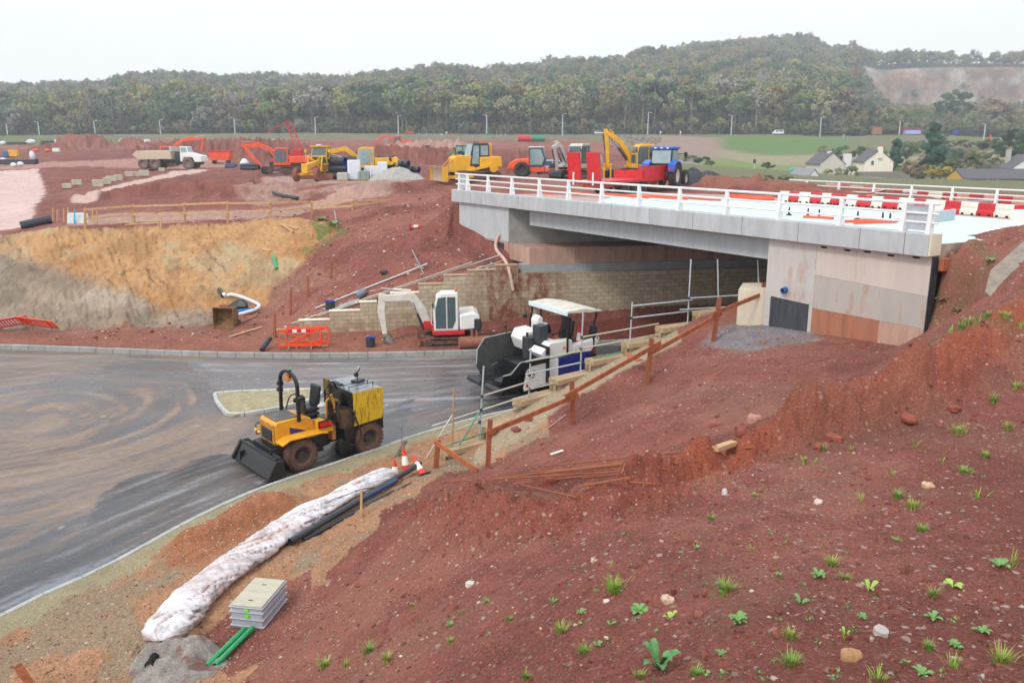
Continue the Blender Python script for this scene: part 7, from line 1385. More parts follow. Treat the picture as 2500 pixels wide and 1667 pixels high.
for px, w, h, m, sh in ((8, 14, 9, M_WRAP, 'bag'), (40, 44, 9, M_PIPE, 'pipes'), (76, 22, 12, M_WRAP, 'bag'), (102, 10, 8, M_RED, 'bag'), (118, 34, 12, M_PIPE, 'pipes'), (142, 14, 12, M_WRAP, 'box'), (158, 22, 9, M_PIPE, 'pipes'), (215, 26, 12, M_PIPE, 'pipes'), (242, 12, 14, M_WRAP, 'box'), (300, 18, 13, M_WRAP, 'bag'), (335, 40, 11, M_PIPE, 'pipes'), (360, 14, 12, M_WRAP, 'box')):
    store(px, 354, w, h, m, 'stored_bundle', ('white bundle' if m is M_WRAP else 'red bundle' if m is M_RED else 'dark pipe bundle') + ' in the far row of stores, ' + ('first', 'second', 'third', 'fourth', 'fifth', 'sixth', 'seventh', 'eighth', 'ninth', 'tenth', 'eleventh', 'last')[k] + ' from the left edge', 'stored goods', 240, 'far row of stored pipes and bundles', sh, k); k += 1
for px, py, l in ((87, 370, 'left orange mesh bundle on the far left plateau'), (116, 371, 'right orange mesh bundle on the far left plateau')): store(px, py, 14, 7, M_ORG, 'mesh_bundle', l, 'bundle', None, None, 'bag')
store(138, 371, 17, 9, M_WHP, 'white_cabin', 'white boat shaped tank on the far left plateau', 'tank', None, None, 'box')
store(598, 413, 22, 24, M_WRAP, 'wrapped_bundle', 'crumpled white wrapped bundle left of the grader', 'bundle', None, None, 'bag', 9); store(563, 409, 26, 10, mat('blue_wrap', '3d4f78', .6), 'pipe_bundle', 'dark blue pipe bundle beside the crumpled white bundle', 'pipes', None, None, 'pipes'); store(610, 415, 44, 17, M_PIPE, 'pipe_bundle', 'black pipes lying beneath the arm of the orange excavator', 'pipes', None, None, 'pipes')
store(652, 422, 30, 12, M_MUDM, 'loader_bucket', 'muddy bucket resting on the ground left of the red screener', 'bucket'); store(690, 424, 44, 14, M_WRAP, 'cable_drum', 'pale wrapped drums in front of the red screener', 'drums')
store(672, 352, 30, 11, mat('pale_tank', 'c9bfb2', .6), 'storage_tank', 'pale tank in the field behind the red mast', 'tank', 250)
def drum(px, m, l): p = atY(px, 352, 270); p.z = gz(p.x, p.y); tag(MB().tube([(-2.2, 0, 1), (2.2, 0, 1)], 1.0, 14, hollow=.85).obj('pipe_drum', m), l, 'pipe').location = p
drum(1282, M_RED, 'fat red pipe lying on the far green bank'); drum(1312, mat('sea_green', '2a8a6a', .5), 'fat green pipe beside the red pipe on the far green bank')
for px in (1475, 1491):
    p = atY(px, 415, 78); tag(MB().cyl((0, 0, 0), (0, 0, 1.35), .07, n=8).cyl((0, 0, 1.3), (0, 0, 1.45), .14, n=8).obj('yellow_bollard', M_YELB), ('left' if px < 1480 else 'right') + ' yellow post standing behind the red ramps', 'post').location = (p.x, p.y, gz(p.x, p.y))
# ------------------------------------------------------------------ on the bridge deck
def deck(px, py): n = BN * -.021 + Vector((0, 0, 1)); return None
Nn = Vector((BN.x * .021, BN.y * .021, 1)).normalized(); D0 = BA + Vector((0, 0, 7.0))
def dk(px, py, lift=.012): return on_plane(px, py, D0 + Vector((0, 0, lift)), Nn)
M_WB = mat('white_barrier', 'e2dcd0', .5, var=.08, scale=2, dirt=.14, dcol='b58d7c'); M_RB = mat('red_barrier', 'c4202a', .45, var=.1, scale=2, dirt=.12, dcol='b06a60'); M_PB = mat('muddy_barrier', 'cf9f8a', .7, var=.15, dirt=.4)
def wbar(a, b, m, label, group, h=.62, mirror=False):
    L = (b - a).length; t = thing('water_barrier', label, 'barrier', (a + b) / 2, math.atan2(b.y - a.y, b.x - a.x), group); pr = [(-.2, 0), (-.2, .2), (-.12, .3), (-.11, h), (.11, h), (.12, .3), (.2, .2), (.2, 0)]
    MB().prism(pr, -L / 2 + .01, L / 2 - .01, 'x').obj('body', m, t, bevel=.03)
    for s in (-1, 1):
        for x in (-L * .28, L * .28): MB().bb(x - .07, x + .07, s * .2 - .004, s * .2 + .004, .0, .1).obj('fork_slot', M_DARK, t)
    MB().bb(-L / 2 + .05, L / 2 - .05, -.135, .135, .4, .43).obj('rib', m, t)
row1 = [1904, 1927, 1951, 1979, 2006, 2030, 2047, 2068, 2094, 2128, 2156, 2195, 2232, 2260, 2272, 2308, 2346, 2388, 2430, 2474, 2516]
yb1 = lambda x: np.interp(x, [1904, 2030, 2100, 2195, 2300, 2388, 2474], [492, 499, 505, 511, 519, 526, 533])
seq1 = 'wrwrwrrwrwrwrwwrwrwr'
ordn = ('first', 'second', 'third', 'fourth', 'fifth', 'sixth', 'seventh', 'eighth', 'ninth', 'tenth', 'eleventh', 'twelfth', 'thirteenth', 'fourteenth', 'fifteenth', 'sixteenth', 'seventeenth', 'eighteenth', 'nineteenth', 'twentieth')
i = 0
for k in range(len(row1) - 1):
    c = seq1[k]; wbar(dk(row1[k], yb1(row1[k])), dk(row1[k + 1], yb1(row1[k + 1])), M_RB if c == 'r' else M_WB, f'{"red" if c == "r" else "white"} water barrier, {ordn[i]} from the left in the front row', 'front row of red and white water barriers'); i += 1
row2 = [2018, 2047, 2076, 2109, 2148, 2172, 2205, 2240, 2268, 2302, 2337, 2367, 2403, 2438, 2474, 2515]
yb2 = lambda x: np.interp(x, [2018, 2100, 2200, 2300, 2400, 2515], [464, 472, 481, 489, 496, 505])
i = 0
for k, c in enumerate('prprprwrwrprprp'):
    if k == 4: continue
    wbar(dk(row2[k], yb2(row2[k])), dk(row2[k + 1], yb2(row2[k + 1])), {'r': mat('faded_red_barrier', 'bf3a40', .6, var=.12, dirt=.25), 'w': M_WB, 'p': M_PB}[c], f'{ {"r": "red", "w": "white", "p": "muddy pale"}[c]} water barrier, {ordn[i]} from the left in the back row', 'back row of water barriers', .55); i += 1
a, b = dk(2120, 484), dk(2168, 477); wbar(a, b, M_PB, 'toppled pale barrier in the gap of the back row', 'back row of water barriers', .3)
p = dk(2488, 560); tag(MB().box((0, 0, .55), (.62, .6, 1.0)).obj('concrete_block', mat('white_block', 'e5ddd6', .85, var=.1, dirt=.25), bevel=.04), 'white dusty block at the right edge in front of the barriers', 'concrete block').location = (p.x + .12, p.y + .1, p.z - .3)
for i, (px, py) in enumerate(((1926, 526), (1972, 529), (1999, 532), (2053, 537), (2093, 537), (2154, 540), (2172, 542))):
    p = dk(px, py); t = thing('marker_post', f'small dark rubber post on the deck edge, {ordn[i]} from the left', 'post', p, 0, 'small dark posts along the deck edge'); MB().box((0, 0, .03), (.2, .2, .06)).obj('base', M_BASE, t); MB().cyl((0, 0, .06), (0, 0, .38), .06, .035, n=8).obj('post', mat('dark_rubber', '3d3b3e', .8), t)
M_ODU = mat('orange_duct', 'e8562c', .5, var=.1, dirt=.1)
for (px1, py1, px2, py2), l in zip(((2060, 541, 2120, 538), (2085, 544, 2190, 541), (2100, 538, 2195, 537), (1960, 529, 2035, 533)), ('leftmost orange duct on the near deck corner', 'front orange duct on the near deck corner', 'rear orange duct on the near deck corner', 'thin orange duct lying along the deck edge')): a, b = dk(px1, py1, .1), dk(px2, py2, .1); pipe('duct', bez([a, a.lerp(b, .5) + BN * .15, b], 4), .06, M_ODU, l, 'duct', 'orange ducts on the bridge deck', 8)
for i, (x1, y1, x2, y2) in enumerate(((1330, 470, 1420, 473), (1395, 474, 1500, 478), (1470, 475, 1585, 481), (1560, 478, 1680, 484), (1640, 480, 1760, 487), (1780, 478, 1885, 482), (1790, 484, 1890, 486))): a, b = dk(x1, y1, .12), dk(x2, y2, .12); pipe('duct', bez([a, a.lerp(b, .3) + BN * .2, a.lerp(b, .7) - BN * .15, b], 4), .09, M_ODU, f'orange duct on the far part of the deck, {ordn[i]} from the left', 'duct', 'orange ducts on the bridge deck', 8)
for px, l in ((1902, 'left short orange post behind the barriers'), (1913, 'right short orange post behind the barriers')): p = dk(px, 472); tag(MB().cyl((0, 0, 0), (0, 0, .6), .1, .07, n=8).obj('orange_post', M_ODU), l, 'post').location = p
a, b = dk(2279, 530, .25), dk(2330, 524, .25); tag(MB().beam(a, b, .12, .5).obj('guard_beam', M_PLATE, bevel=.04), 'grey steel guard beam lying behind the right end of the railing', 'guard beam')
c_ = BA + BD * (BL + .15) + BN * .75; tag(MB().box((0, 0, 0), (.16, .4, .4), rz=BRZ).obj('formwork_board', M_TIM, bevel=.01), 'orange formwork board behind the right end of the bridge', 'board').location = (c_.x, c_.y, 6.35)
tag(MB().prism([(0, -.5), (2.0, -.7), (4.2, -.3), (4.0, .7), (1.2, .6), (.3, .2)], 0, .08, 'z').obj('concrete_slab', mat('old_slab', '8f857a', .9, var=.2, scale=3, dirt=.3), bevel=.02), 'grey slab lying on the red embankment at the right edge', 'slab').location = G(2405, 735, -.02)
o = SC.collection.objects[-1]; o.rotation_euler = (R(20), R(-24), R(30))
# ------------------------------------------------------------------ far road furniture
M_LAMP = mat('lamp_steel', 'ccd6d6', .5, metal=.3)
def lamp():
    t = thing('street_lamp', '', 'street lamp'); MB().tube([(0, 0, -.3), (0, 0, 8.6)], [.2, .16], 8).obj('pole', M_LAMP, t); MB().beam((0, 0, 8.55), (.7, 0, 8.7), .07, .07).obj('arm', M_LAMP, t); MB().box((1.0, 0, 8.72), (.7, .26, .14), top=(.9, .7)).obj('lantern', M_WHP, t); return t
LN = ('leftmost street lamp on the far road, partly cut by the trees', 'second street lamp from the left on the far road', 'third street lamp from the left, above the far stores', 'street lamp behind the orange excavator by the dump truck', 'street lamp left of the red mast', 'street lamp right of the red mast', 'street lamp above the far orange excavator', 'street lamp with a small direction sign at its foot', 'street lamp above the orange roller', 'street lamp right of the yellow excavator arm', 'street lamp left of the white van on the far road', 'tall street lamp right of the white van', 'street lamp left of the large conifer', 'rightmost street lamp above the hedges')
lp0 = lamp()
for i, (px, yt, yb) in enumerate(((18, 302, 326), (96, 297, 328), (232, 295, 326), (392, 292, 326), (574, 288, 326), (771, 286, 333), (973, 282, 336), (1188, 281, 337), (1373, 278, 335), (1581, 275, 332), (1785, 281, 325), (2001, 286, 338), (2195, 295, 328), (2400, 302, 352))):
    o = lp0 if i == 0 else tree_copy(lp0); Y = 372 if px < 2300 else 330; p = atY(px, yb, Y); zt = atY(px, yt, Y).z; z = gz(p.x, p.y); s = (zt - z) / 8.75
    place(o, (p.x, p.y, z), PI if i % 3 == 1 else 0, LN[i], 'street lamps along the far road', (1.15, 1.15, s))
def sign(px, yt, yb, w, h, m, label, Y=365, m2=None):
    p = atY(px, yb, Y); z = gz(p.x, p.y); zt = atY(px, yt, Y).z; s = Y / 2107; t = thing('road_sign', label, 'sign', (p.x, p.y, z), 0); MB().cyl((0, 0, -.2), (0, 0, zt - z), .07, n=6).obj('post', M_LAMP, t); f = MB().bb(-w * s / 2, w * s / 2, -.1, -.07, zt - z - h * s, zt - z).obj('panel', m, t)
    if m2: MB().bb(-w * s * .36, w * s * .36, -.115, -.1, zt - z - h * s * .8, zt - z - h * s * .2).obj('face', m2, t)
sign(1090, 321, 337, 5, 6, M_RED, 'red and white round sign left of the far white board', m2=M_WHP); sign(1104, 326, 339, 5, 7, M_ORG, 'orange red sign right of the far white board'); sign(1078, 328, 340, 6, 9, M_WHP, 'far white board beside the round sign'); sign(1188, 326, 339, 12, 4, mat('sign_green', '3a8f7a', .6), 'green direction sign under a far street lamp', 362); sign(2059, 328, 341, 6, 10, mat('sign_grey', '8fa0a4', .6), 'grey sign back on the far right roadside', 355); sign(1840, 389, 424, 7, 10, mat('pub_sign', '3b3f45', .6), 'dark hanging sign on a post beside the lane', 215)
for px, l in ((1612, 'left white marker post on the far mud bank'), (1661, 'right white marker post on the far mud bank')): sign(px, 320, 331, 3, 6, M_WHP, l, 350)
sign(1198, 332, 341, 30, 5, M_WHP, 'white kerb barrier at the far junction', 360)
def fence_mesh(px1, px2, Y, label, ntop=328, nbot=340):
    a = atY(px1, nbot, Y); b = atY(px2, nbot, Y); t = thing('mesh_fence', label, 'fence', (a.x, a.y, gz(a.x, a.y)), math.atan2(b.y - a.y, b.x - a.x)); L = (b - a).length; H = 2.0; n = max(2, int(L / 3)); 
    for i in range(n + 1): MB().cyl((L * i / n, 0, 0), (L * i / n, 0, H), .05, n=6).obj('post', M_LAMP, t)
    m = MB(); [m.beam((0, 0, H * f), (L, 0, H * f), .03, .03) for f in (.1, .5, .98)]; m.obj('panel', M_LAMP, t)
fence_mesh(1022, 1080, 362, 'grey mesh fence left of the far white board'); fence_mesh(1212, 1235, 330, 'short tilted mesh fence right of the far junction')
# rubble on the far mud bank
M_RUB = mat('rubble', '8f857c', .9, var=.3, scale=2)
rb = MB(); g = random.Random(5)
for i in range(160):
    px = g.uniform(1480, 1610); Y = g.uniform(255, 320); X = (px - 1250) / 2107 * Y; rb.ball((X, Y, gz(X, Y) + .3), (g.uniform(.4, 1.1), g.uniform(.4, .9), g.uniform(.4, .9)), 6, 4, jit=.25, seed=i)
o = rb.obj('rubble_bank', M_RUB, smooth=0); o['kind'] = 'stuff'; o['label'] = 'grey rubble tipped on the far bank beside the mud slope'; o['category'] = 'rubble'
# ------------------------------------------------------------------ cottages in the valley
M_REND = mat('cream_render', 'f0e8d8', .85, var=.05, scale=1); M_RENW = mat('white_render', 'e3e4e4', .85, var=.05, scale=1); M_SLATE = mat('slate', '5d5b61', .8, var=.15, scale=3); M_BRK = mat('chimney_brick', 'b5694a', .85, var=.15)
def house(label, px, py, Y, rz, L, Wd, H, Hr, wall, roof=M_SLATE, chim=(), wins=(), name='cottage', cat='house', group=None):
    p = atY(px, py, Y); t = thing(name, label, cat, (p.x, p.y, p.z), rz, group)
    MB().prism([(-Wd / 2, -3), (Wd / 2, -3), (Wd / 2, H), (0, H + Hr), (-Wd / 2, H)], -L / 2, L / 2, 'x').obj('wall', wall, t)
    o = .35; r = MB()
    for s in (-1, 1):
        k = Hr / (Wd / 2); e = s * (Wd / 2 + o); r.prism([(0, H + Hr + .02), (e, H - o * k + .02), (e, H - o * k + .22), (0, H + Hr + .24)], -L / 2 - .12, L / 2 + .12, 'x')
    ro = r.obj('roof', roof, t)
    for x, y, w, h, m in chim: MB().bb(x - w / 2, x + w / 2, y - w / 2, y + w / 2, H + Hr * .3, H + Hr + h).obj('chimney', m, ro); MB().cyl((x, y, H + Hr + h), (x, y, H + Hr + h + .5), .18, n=8).obj('chimney_pot', M_BRK, ro)
    for f, u, z, w, h in wins:
        if f == 'g': MB().bb(L / 2, L / 2 + .03, u - w / 2, u + w / 2, z, z + h).obj('window', M_GLASS, t)
        else: MB().bb(u - w / 2, u + w / 2, -Wd / 2 - .03, -Wd / 2, z, z + h).obj('window', M_GLASS, t)
    return t
house('cream gabled cottage with dark slate roof and two chimneys in the valley', 2128, 428, 215, R(-92), 8, 7.0, 3.4, 2.8, M_REND, chim=((4, 0, 1.0, .8, M_REND), (0, 1.2, .9, .4, M_REND)), wins=(('g', -1.6, 2.6, .6, 1.0), ('s', -2, 1, .9, 1.1)))
house('low grey roofed cottage partly hidden by bushes left of the tall white chimney', 2012, 428, 222, R(-84), 8, 6.5, 3.0, 2.6, mat('grey_render', 'cfc9be', .85), chim=((2, 0, .8, .5, M_RENW),))
house('white gabled house at the right edge with two chimneys', 2492, 446, 190, R(-100), 8, 7.2, 3.2, 2.7, M_RENW, chim=((4.0, 0, .9, .6, M_BRK), (-3, -2.2, .9, 1.2, mat('chimney_grey', 'b5b2ab', .85)), (3.0, 3.2, 1.1, .9, M_RENW)))
house('long yellow walled building with a dark low roof behind the far railing', 2410, 472, 150, R(0), 12, 6, 2.6, 1.4, mat('yellow_wall', 'c9a548', .8, var=.08), wins=(('s', -3.2, 1.0, 1.4, 1.0), ('s', 1.5, 1.0, 1.4, 1.0)), name='building', cat='building')
house('small grey roofed porch with white gable below the parked cars', 1962, 456, 165, R(-70), 5.5, 3.4, 1.6, 1.7, M_RENW, mat('grey_roof', '8b8d92', .8), name='shed', cat='shed'); house('grey flat shed behind the left end of the far railing', 2070, 470, 160, R(0), 11, 5, 1.8, .8, mat('shed_wall', '9fa4aa', .8), mat('shed_roof', '7d7b80', .8), name='shed', cat='shed')
p = atY(2064, 436, 220); t = thing('chimney', 'tall white chimney stack standing left of the cream cottage', 'chimney', p, 0); MB().bb(-.9, .9, -.7, .7, -2, 6.2).obj('stack', M_RENW, t, bevel=.05); MB().cyl((0, 0, 6.2), (0, 0, 6.8), .3, n=8).obj('chimney_pot', M_BRK, t)
tag(MB().box((0, 0, 1.0), (14, .4, 2.0)).obj('garden_wall', mat('garden_wall', '8b8580', .9, var=.2), bevel=.05), 'grey garden wall in front of the cream cottage', 'wall').location = atY(2160, 440, 205)
store(2223, 328, 48, 13, mat('maroon_container', '7a3550', .6), 'maroon_container', 'maroon container among the far right trees', 'container', 378); store(2140, 330, 22, 17, mat('brown_container', '9b6a45', .7), 'brown_container', 'orange brown container left of the maroon one', 'container', 379); store(2225, 340, 36, 9, mat('blue_pale_van', '9aa5d8', .5), 'pale_blue_van', 'pale blue lorry in front of the maroon container', 'lorry', 372); store(2330, 344, 14, 13, mat('dark_blue_box', '2e3f8a', .6), 'blue_container', 'small dark blue container left of the last street lamp', 'container', 360); store(2353, 328, 34, 14, mat('dark_shed', '2b303a', .7), 'dark_shed', 'dark shed between trees at the far right', 'shed', 380); store(2416, 350, 4, 14, M_ORG, 'orange_pole', 'orange roadside post beside the last street lamp', 'post', 330)
# ------------------------------------------------------------------ trees
def leaf_mat(name, tints, rough=.75, clump=.5):
    m = bpy.data.materials.new(name); m.use_nodes = True; t = m.node_tree; L = t.links.new; b = t.nodes['Principled BSDF']; b.inputs['Roughness'].default_value = rough; b.inputs['Specular IOR Level'].default_value = .15
    oi = nn(t, 'ShaderNodeObjectInfo'); r = nn(t, 'ShaderNodeValToRGB'); r.color_ramp.interpolation = 'CONSTANT' if len(tints) > 2 else 'LINEAR'; e = r.color_ramp.elements
    while len(e) < len(tints): e.new(.5)
    for i, c in enumerate(tints): e[i].position = i / len(tints); e[i].color = (*lin(c), 1)
    L(oi.outputs['Random'], r.inputs[0])
    tc = nn(t, 'ShaderNodeTexCoord'); no = nn(t, 'ShaderNodeTexNoise'); no.inputs['Scale'].default_value = clump; no.inputs['Detail'].default_value = 4; L(tc.outputs['Object'], no.inputs['Vector'])
    a = nn(t, 'ShaderNodeAttribute', attribute_name='leaf'); ad = nn(t, 'ShaderNodeMath', operation='ADD'); L(no.outputs[0], ad.inputs[0]); la = nn(t, 'ShaderNodeMath', operation='MULTIPLY_ADD'); L(a.outputs['Fac'], la.inputs[0]); la.inputs[1].default_value = .4; la.inputs[2].default_value = .3; L(la.outputs[0], ad.inputs[1])
    sb = nn(t, 'ShaderNodeVectorMath', operation='SUBTRACT'); L(tc.outputs['Object'], sb.inputs[0]); sb.inputs[1].default_value = (0, 0, 4.5); vt = nn(t, 'ShaderNodeVectorTransform', vector_type='NORMAL', convert_from='OBJECT', convert_to='WORLD'); nv = nn(t, 'ShaderNodeVectorMath', operation='NORMALIZE'); L(sb.outputs[0], nv.inputs[0]); L(nv.outputs[0], vt.inputs[0]); ge = nn(t, 'ShaderNodeNewGeometry'); mv = nn(t, 'ShaderNodeMix', data_type='VECTOR'); mv.inputs[0].default_value = .45; L(vt.outputs[0], mv.inputs[4]); L(ge.outputs['Normal'], mv.inputs[5]); n2 = nn(t, 'ShaderNodeVectorMath', operation='NORMALIZE'); L(mv.outputs[1], n2.inputs[0]); L(n2.outputs[0], b.inputs['Normal'])
    mr = nn(t, 'ShaderNodeMapRange'); mr.inputs[1].default_value = .55; mr.inputs[2].default_value = 1.45; mr.inputs[3].default_value = .7; mr.inputs[4].default_value = 1.65; L(ad.outputs[0], mr.inputs[0])
    mu = nn(t, 'ShaderNodeMix', data_type='RGBA', blend_type='MULTIPLY'); mu.inputs[0].default_value = 1; L(r.outputs[0], mu.inputs[6]); L(mr.outputs[0], mu.inputs[7]); L(mu.outputs[2], b.inputs['Base Color'])
    return m
M_WOODS = leaf_mat('autumn_leaves', ['66744a', '7f8656', '4f6044', '857853', '979560', '4b5c46', '7d7468', '747e52', '8a7757', '5f7054', '918c6c', '6f6a62', '8d8a80', '6b7a4e'], clump=.35)
M_BARK = mat('bark', '8a8476', .9, var=.2, scale=3)
def leaves(cent, rad, n, size, rng, flat=.0):
    """leaf quads in clumps: cent (k,3), rad (k,), n leaves each"""
    k = len(cent); d = rng.normal(size=(k, n, 3)); d /= np.linalg.norm(d, axis=2, keepdims=True); r = rng.random((k, n, 1)) ** .45
    P = (cent[:, None] + d * r * np.asarray(rad)[:, None, None] * np.array([1, 1, .8])).reshape(-1, 3); N = len(P)
    a = rng.normal(size=(N, 3)); a /= np.linalg.norm(a, axis=1, keepdims=True); b = rng.normal(size=(N, 3)); b -= a * (a * b).sum(1, keepdims=True); b /= np.linalg.norm(b, axis=1, keepdims=True)
    s = size * (.6 + .8 * rng.random((N, 1))); V = np.stack([P + a * s, P + b * s * .6, P - a * s, P - b * s * .6], 1).reshape(-1, 3); return V, rng.random(N)
def quads_mesh(name, V, m, lf=None):
    n = len(V) // 4; me = bpy.data.meshes.new(name); me.vertices.add(n * 4); me.vertices.foreach_set('co', V.astype(np.float32).ravel()); me.loops.add(n * 4); me.loops.foreach_set('vertex_index', np.arange(n * 4, dtype=np.int32))
    me.polygons.add(n); me.polygons.foreach_set('loop_start', np.arange(0, n * 4, 4, dtype=np.int32)); me.polygons.foreach_set('loop_total', np.full(n, 4, np.int32)); me.update(calc_edges=True); me.materials.append(m)
    if lf is not None: a = me.attributes.new('leaf', 'FLOAT', 'POINT'); a.data.foreach_set('value', np.repeat(lf, 4).astype(np.float32))
    return me
def tree_meshes(seed, form='round', dens=1.0, m=None):     # a tree one unit... 10 m tall
    rng = np.random.default_rng(seed); H = 10.0; tr = MB(); g = random.Random(seed); bend = [g.uniform(-.25, .25) for _ in range(2)]
    tr.tube([(0, 0, -1), (bend[0] * .4, bend[1] * .4, 2.2), (bend[0], bend[1], 5), (bend[0] * .5, bend[1], 8)], [.24, .17, .12, .03], 6)
    C = []; Rr = []
    if form == 'cone':
        for i in range(30):
            z = 1.0 + 8.6 * (i / 30) ** .9; w = 2.3 * (1 - (z / 10.2) ** 1.6) + .25; a = g.uniform(0, 6.28); q = g.uniform(.2, .85); C.append((w * q * math.cos(a), w * q * math.sin(a), z)); Rr.append(.95 - .04 * z)
    else:
        k = {'round': 22, 'tall': 20, 'thin': 14, 'bush': 16}[form]
        for i in range(k):
            a = g.uniform(0, 6.28); u = g.uniform(-1, 1); q = g.uniform(.45, 1) ** .5; cw, ch, cz = {'round': (3.7, 2.8, 6.3), 'tall': (2.6, 3.2, 6.3), 'thin': (2.2, 2.9, 6.6), 'bush': (4.2, 3.6, 4.2)}[form]
            w = math.sqrt(1 - u * u); C.append((cw * q * w * math.cos(a), cw * q * w * math.sin(a), cz + ch * q * u)); Rr.append(g.uniform(.8, 1.35) * (1.25 if form == 'bush' else 1))
        if form != 'bush':
            for c in C[:9]: b = Vector((bend[0] * .6, bend[1] * .6, max(2.2, c[2] * .55))); tr.tube([b, b.lerp(Vector(c), .55) + Vector((0, 0, .25)), c], [.08, .055, .02], 4, cap=False)
    n = int({'thin': 26}.get(form, 48) * dens); V, lf = leaves(np.array(C), Rr, n, .34 if form != 'thin' else .26, rng)
    return quads_mesh('crown', V, m or M_WOODS, lf), tr.mesh('trunk', M_BARK, 60)
FORMS = ['round', 'tall', 'round', 'thin', 'tall', 'round', 'thin', 'bush']
PROTO = [tree_meshes(400 + i, f) for i, f in enumerate(FORMS)]
def tree_obj(name, label, p, s, crown, trunk, rz=0, group=None, cat='tree'):
    t = thing(name, label, cat, p, rz, group); t.scale = s if isinstance(s, tuple) else (s, s, s)
    for me, nm in ((trunk, 'trunk'), (crown, 'crown')):
        if me is None: continue
        o = bpy.data.objects.new(nm, me); COL.objects.link(o); o.parent = t
    return t
rg = random.Random(77); k = 0; LT_ = {'round': 'broad round-crowned tree at the front edge of the wood behind the far road', 'tall': 'tall narrow tree at the front edge of the wood behind the far road', 'thin': 'thin half-bare tree with pale trunk at the front edge of the wood', 'bush': 'low bushy tree filling the front edge of the wood'}
px = -120
while px < 2240:
    Y = rg.uniform(399, 428); i = rg.choice([0, 1, 2, 3, 4, 5, 6] if px > 700 else [0, 1, 2, 4, 5, 7]); h = rg.uniform(13, 18) if px < 650 else rg.uniform(15, 22) if px < 1500 else rg.uniform(17, 25)
    if px > 2060: h *= .55
    X = (px - 1250) / 2107 * Y; z = float(hill_z(np.array([X]), np.array([Y]))[0])
    tree_obj('woodland_tree', LT_[FORMS[i]], (X, Y, z - .3), (h / 10 * rg.uniform(.9, 1.15), h / 10 * rg.uniform(.9, 1.15), h / 10), *PROTO[i], rg.uniform(0, 6.28), 'trees along the front of the wood'); px += rg.uniform(9, 20); k += 1
# the wood on the hills: one mass
wx_, wy_ = [], []
Yg = 397.0
P_ = []
while Yg < 1000:
    st = (4.2 if Yg < 420 else 7.2) + (Yg - 404) * .007; w = Yg * .78
    for X in np.arange(-w, w, st): P_.append((X + rg.uniform(-.45, .45) * st, Yg + rg.uniform(-.45, .45) * st))
    Yg += st * 1.1
P_ = np.array(P_); hp = px_of(P_[:, 0], P_[:, 1]); Yc = crest_yc(hp); ok_ = (P_[:, 1] < Yc + 40) | (hp > 2080) & (P_[:, 1] < 900)
for a, b, y0, y1 in MEAD: ok_ &= ~((hp > a - 6) & (hp < b + 6) & (P_[:, 1] > y0 - 22) & (P_[:, 1] < y1))
qn_ = fbm(P_[:, 0] * .03, P_[:, 1] * .03, 3, 500); qz = (hp > 2085 + 40 * qn_) & (P_[:, 1] > 735 + 60 * qn_) & (P_[:, 1] < 836); ok_ &= ~(qz & (RNG.random(len(P_)) > .2)); ok_ &= (P_[:, 1] > 430) | (RNG.random(len(P_)) > .15)
P_ = P_[ok_]; hp = hp[ok_]; Zp = hill_z(P_[:, 0], P_[:, 1]) - .4
hgt = np.where(P_[:, 1] < 520, 1.45, 1.25) * (.75 + .55 * RNG.random(len(P_))) * np.where(hp < 650, .9, 1) * (1 + .35 * fbm(P_[:, 0] * .012, P_[:, 1] * .012, 2, 501)); hgt = np.where((hp > 2070) & (P_[:, 1] < 800), hgt * .5, hgt); hgt = np.where(P_[:, 1] < 430, np.where(RNG.random(len(P_)) < .5, hgt, .35), hgt)
pick = RNG.choice([0, 1, 2, 3, 4, 5, 6, 7], len(P_), p=[.2, .12, .2, .09, .12, .17, .06, .04]); low_ = P_[:, 1] < 424; pick = np.where(low_, np.where(RNG.random(len(P_)) < .8, 7, 0), pick); hgt = np.where(low_, .35 + .45 * RNG.random(len(P_)), hgt)
wm = bpy.data.meshes.new('wood'); wm.vertices.add(len(P_)); wm.vertices.foreach_set('co', np.column_stack([P_, Zp]).astype(np.float32).ravel())
for nm, ty, d in (('pick', 'INT', pick.astype(np.int32)), ('size', 'FLOAT', hgt.astype(np.float32)), ('turn', 'FLOAT', (RNG.random(len(P_)) * 6.28).astype(np.float32))): a = wm.attributes.new(nm, ty, 'POINT'); a.data.foreach_set('value', d)
wo = bpy.data.objects.new('wood', wm); COL.objects.link(wo); wo['kind'] = 'stuff'; wo['label'] = 'mixed autumn woodland covering the hills behind the site'; wo['category'] = 'woodland'
pc = bpy.data.collections.new('tree_kinds')
for i, (c, tr) in enumerate(PROTO):
    o = bpy.data.objects.new(f'tree_kind_{i}', c.copy()); bm_ = None; o.data.materials.append(M_BARK)
    import bmesh
    b = bmesh.new(); b.from_mesh(c); nf = len(b.faces); b.from_mesh(tr); b.faces.ensure_lookup_table()
    for f in list(b.faces)[nf:]: f.material_index = 1
    b.to_mesh(o.data); b.free(); pc.objects.link(o)
ng = bpy.data.node_groups.new('wood_planting', 'GeometryNodeTree'); ng.interface.new_socket('Geometry', in_out='INPUT', socket_type='NodeSocketGeometry'); ng.interface.new_socket('Geometry', in_out='OUTPUT', socket_type='NodeSocketGeometry')
gi = ng.nodes.new('NodeGroupInput'); go = ng.nodes.new('NodeGroupOutput'); ip = ng.nodes.new('GeometryNodeInstanceOnPoints'); ci = ng.nodes.new('GeometryNodeCollectionInfo'); ci.inputs[0].default_value = pc; ci.inputs['Separate Children'].default_value = True; ci.inputs['Reset Children'].default_value = True
def na(n, ty): q = ng.nodes.new('GeometryNodeInputNamedAttribute'); q.data_type = ty; q.inputs[0].default_value = n; return [s for s in q.outputs if s.enabled][0]
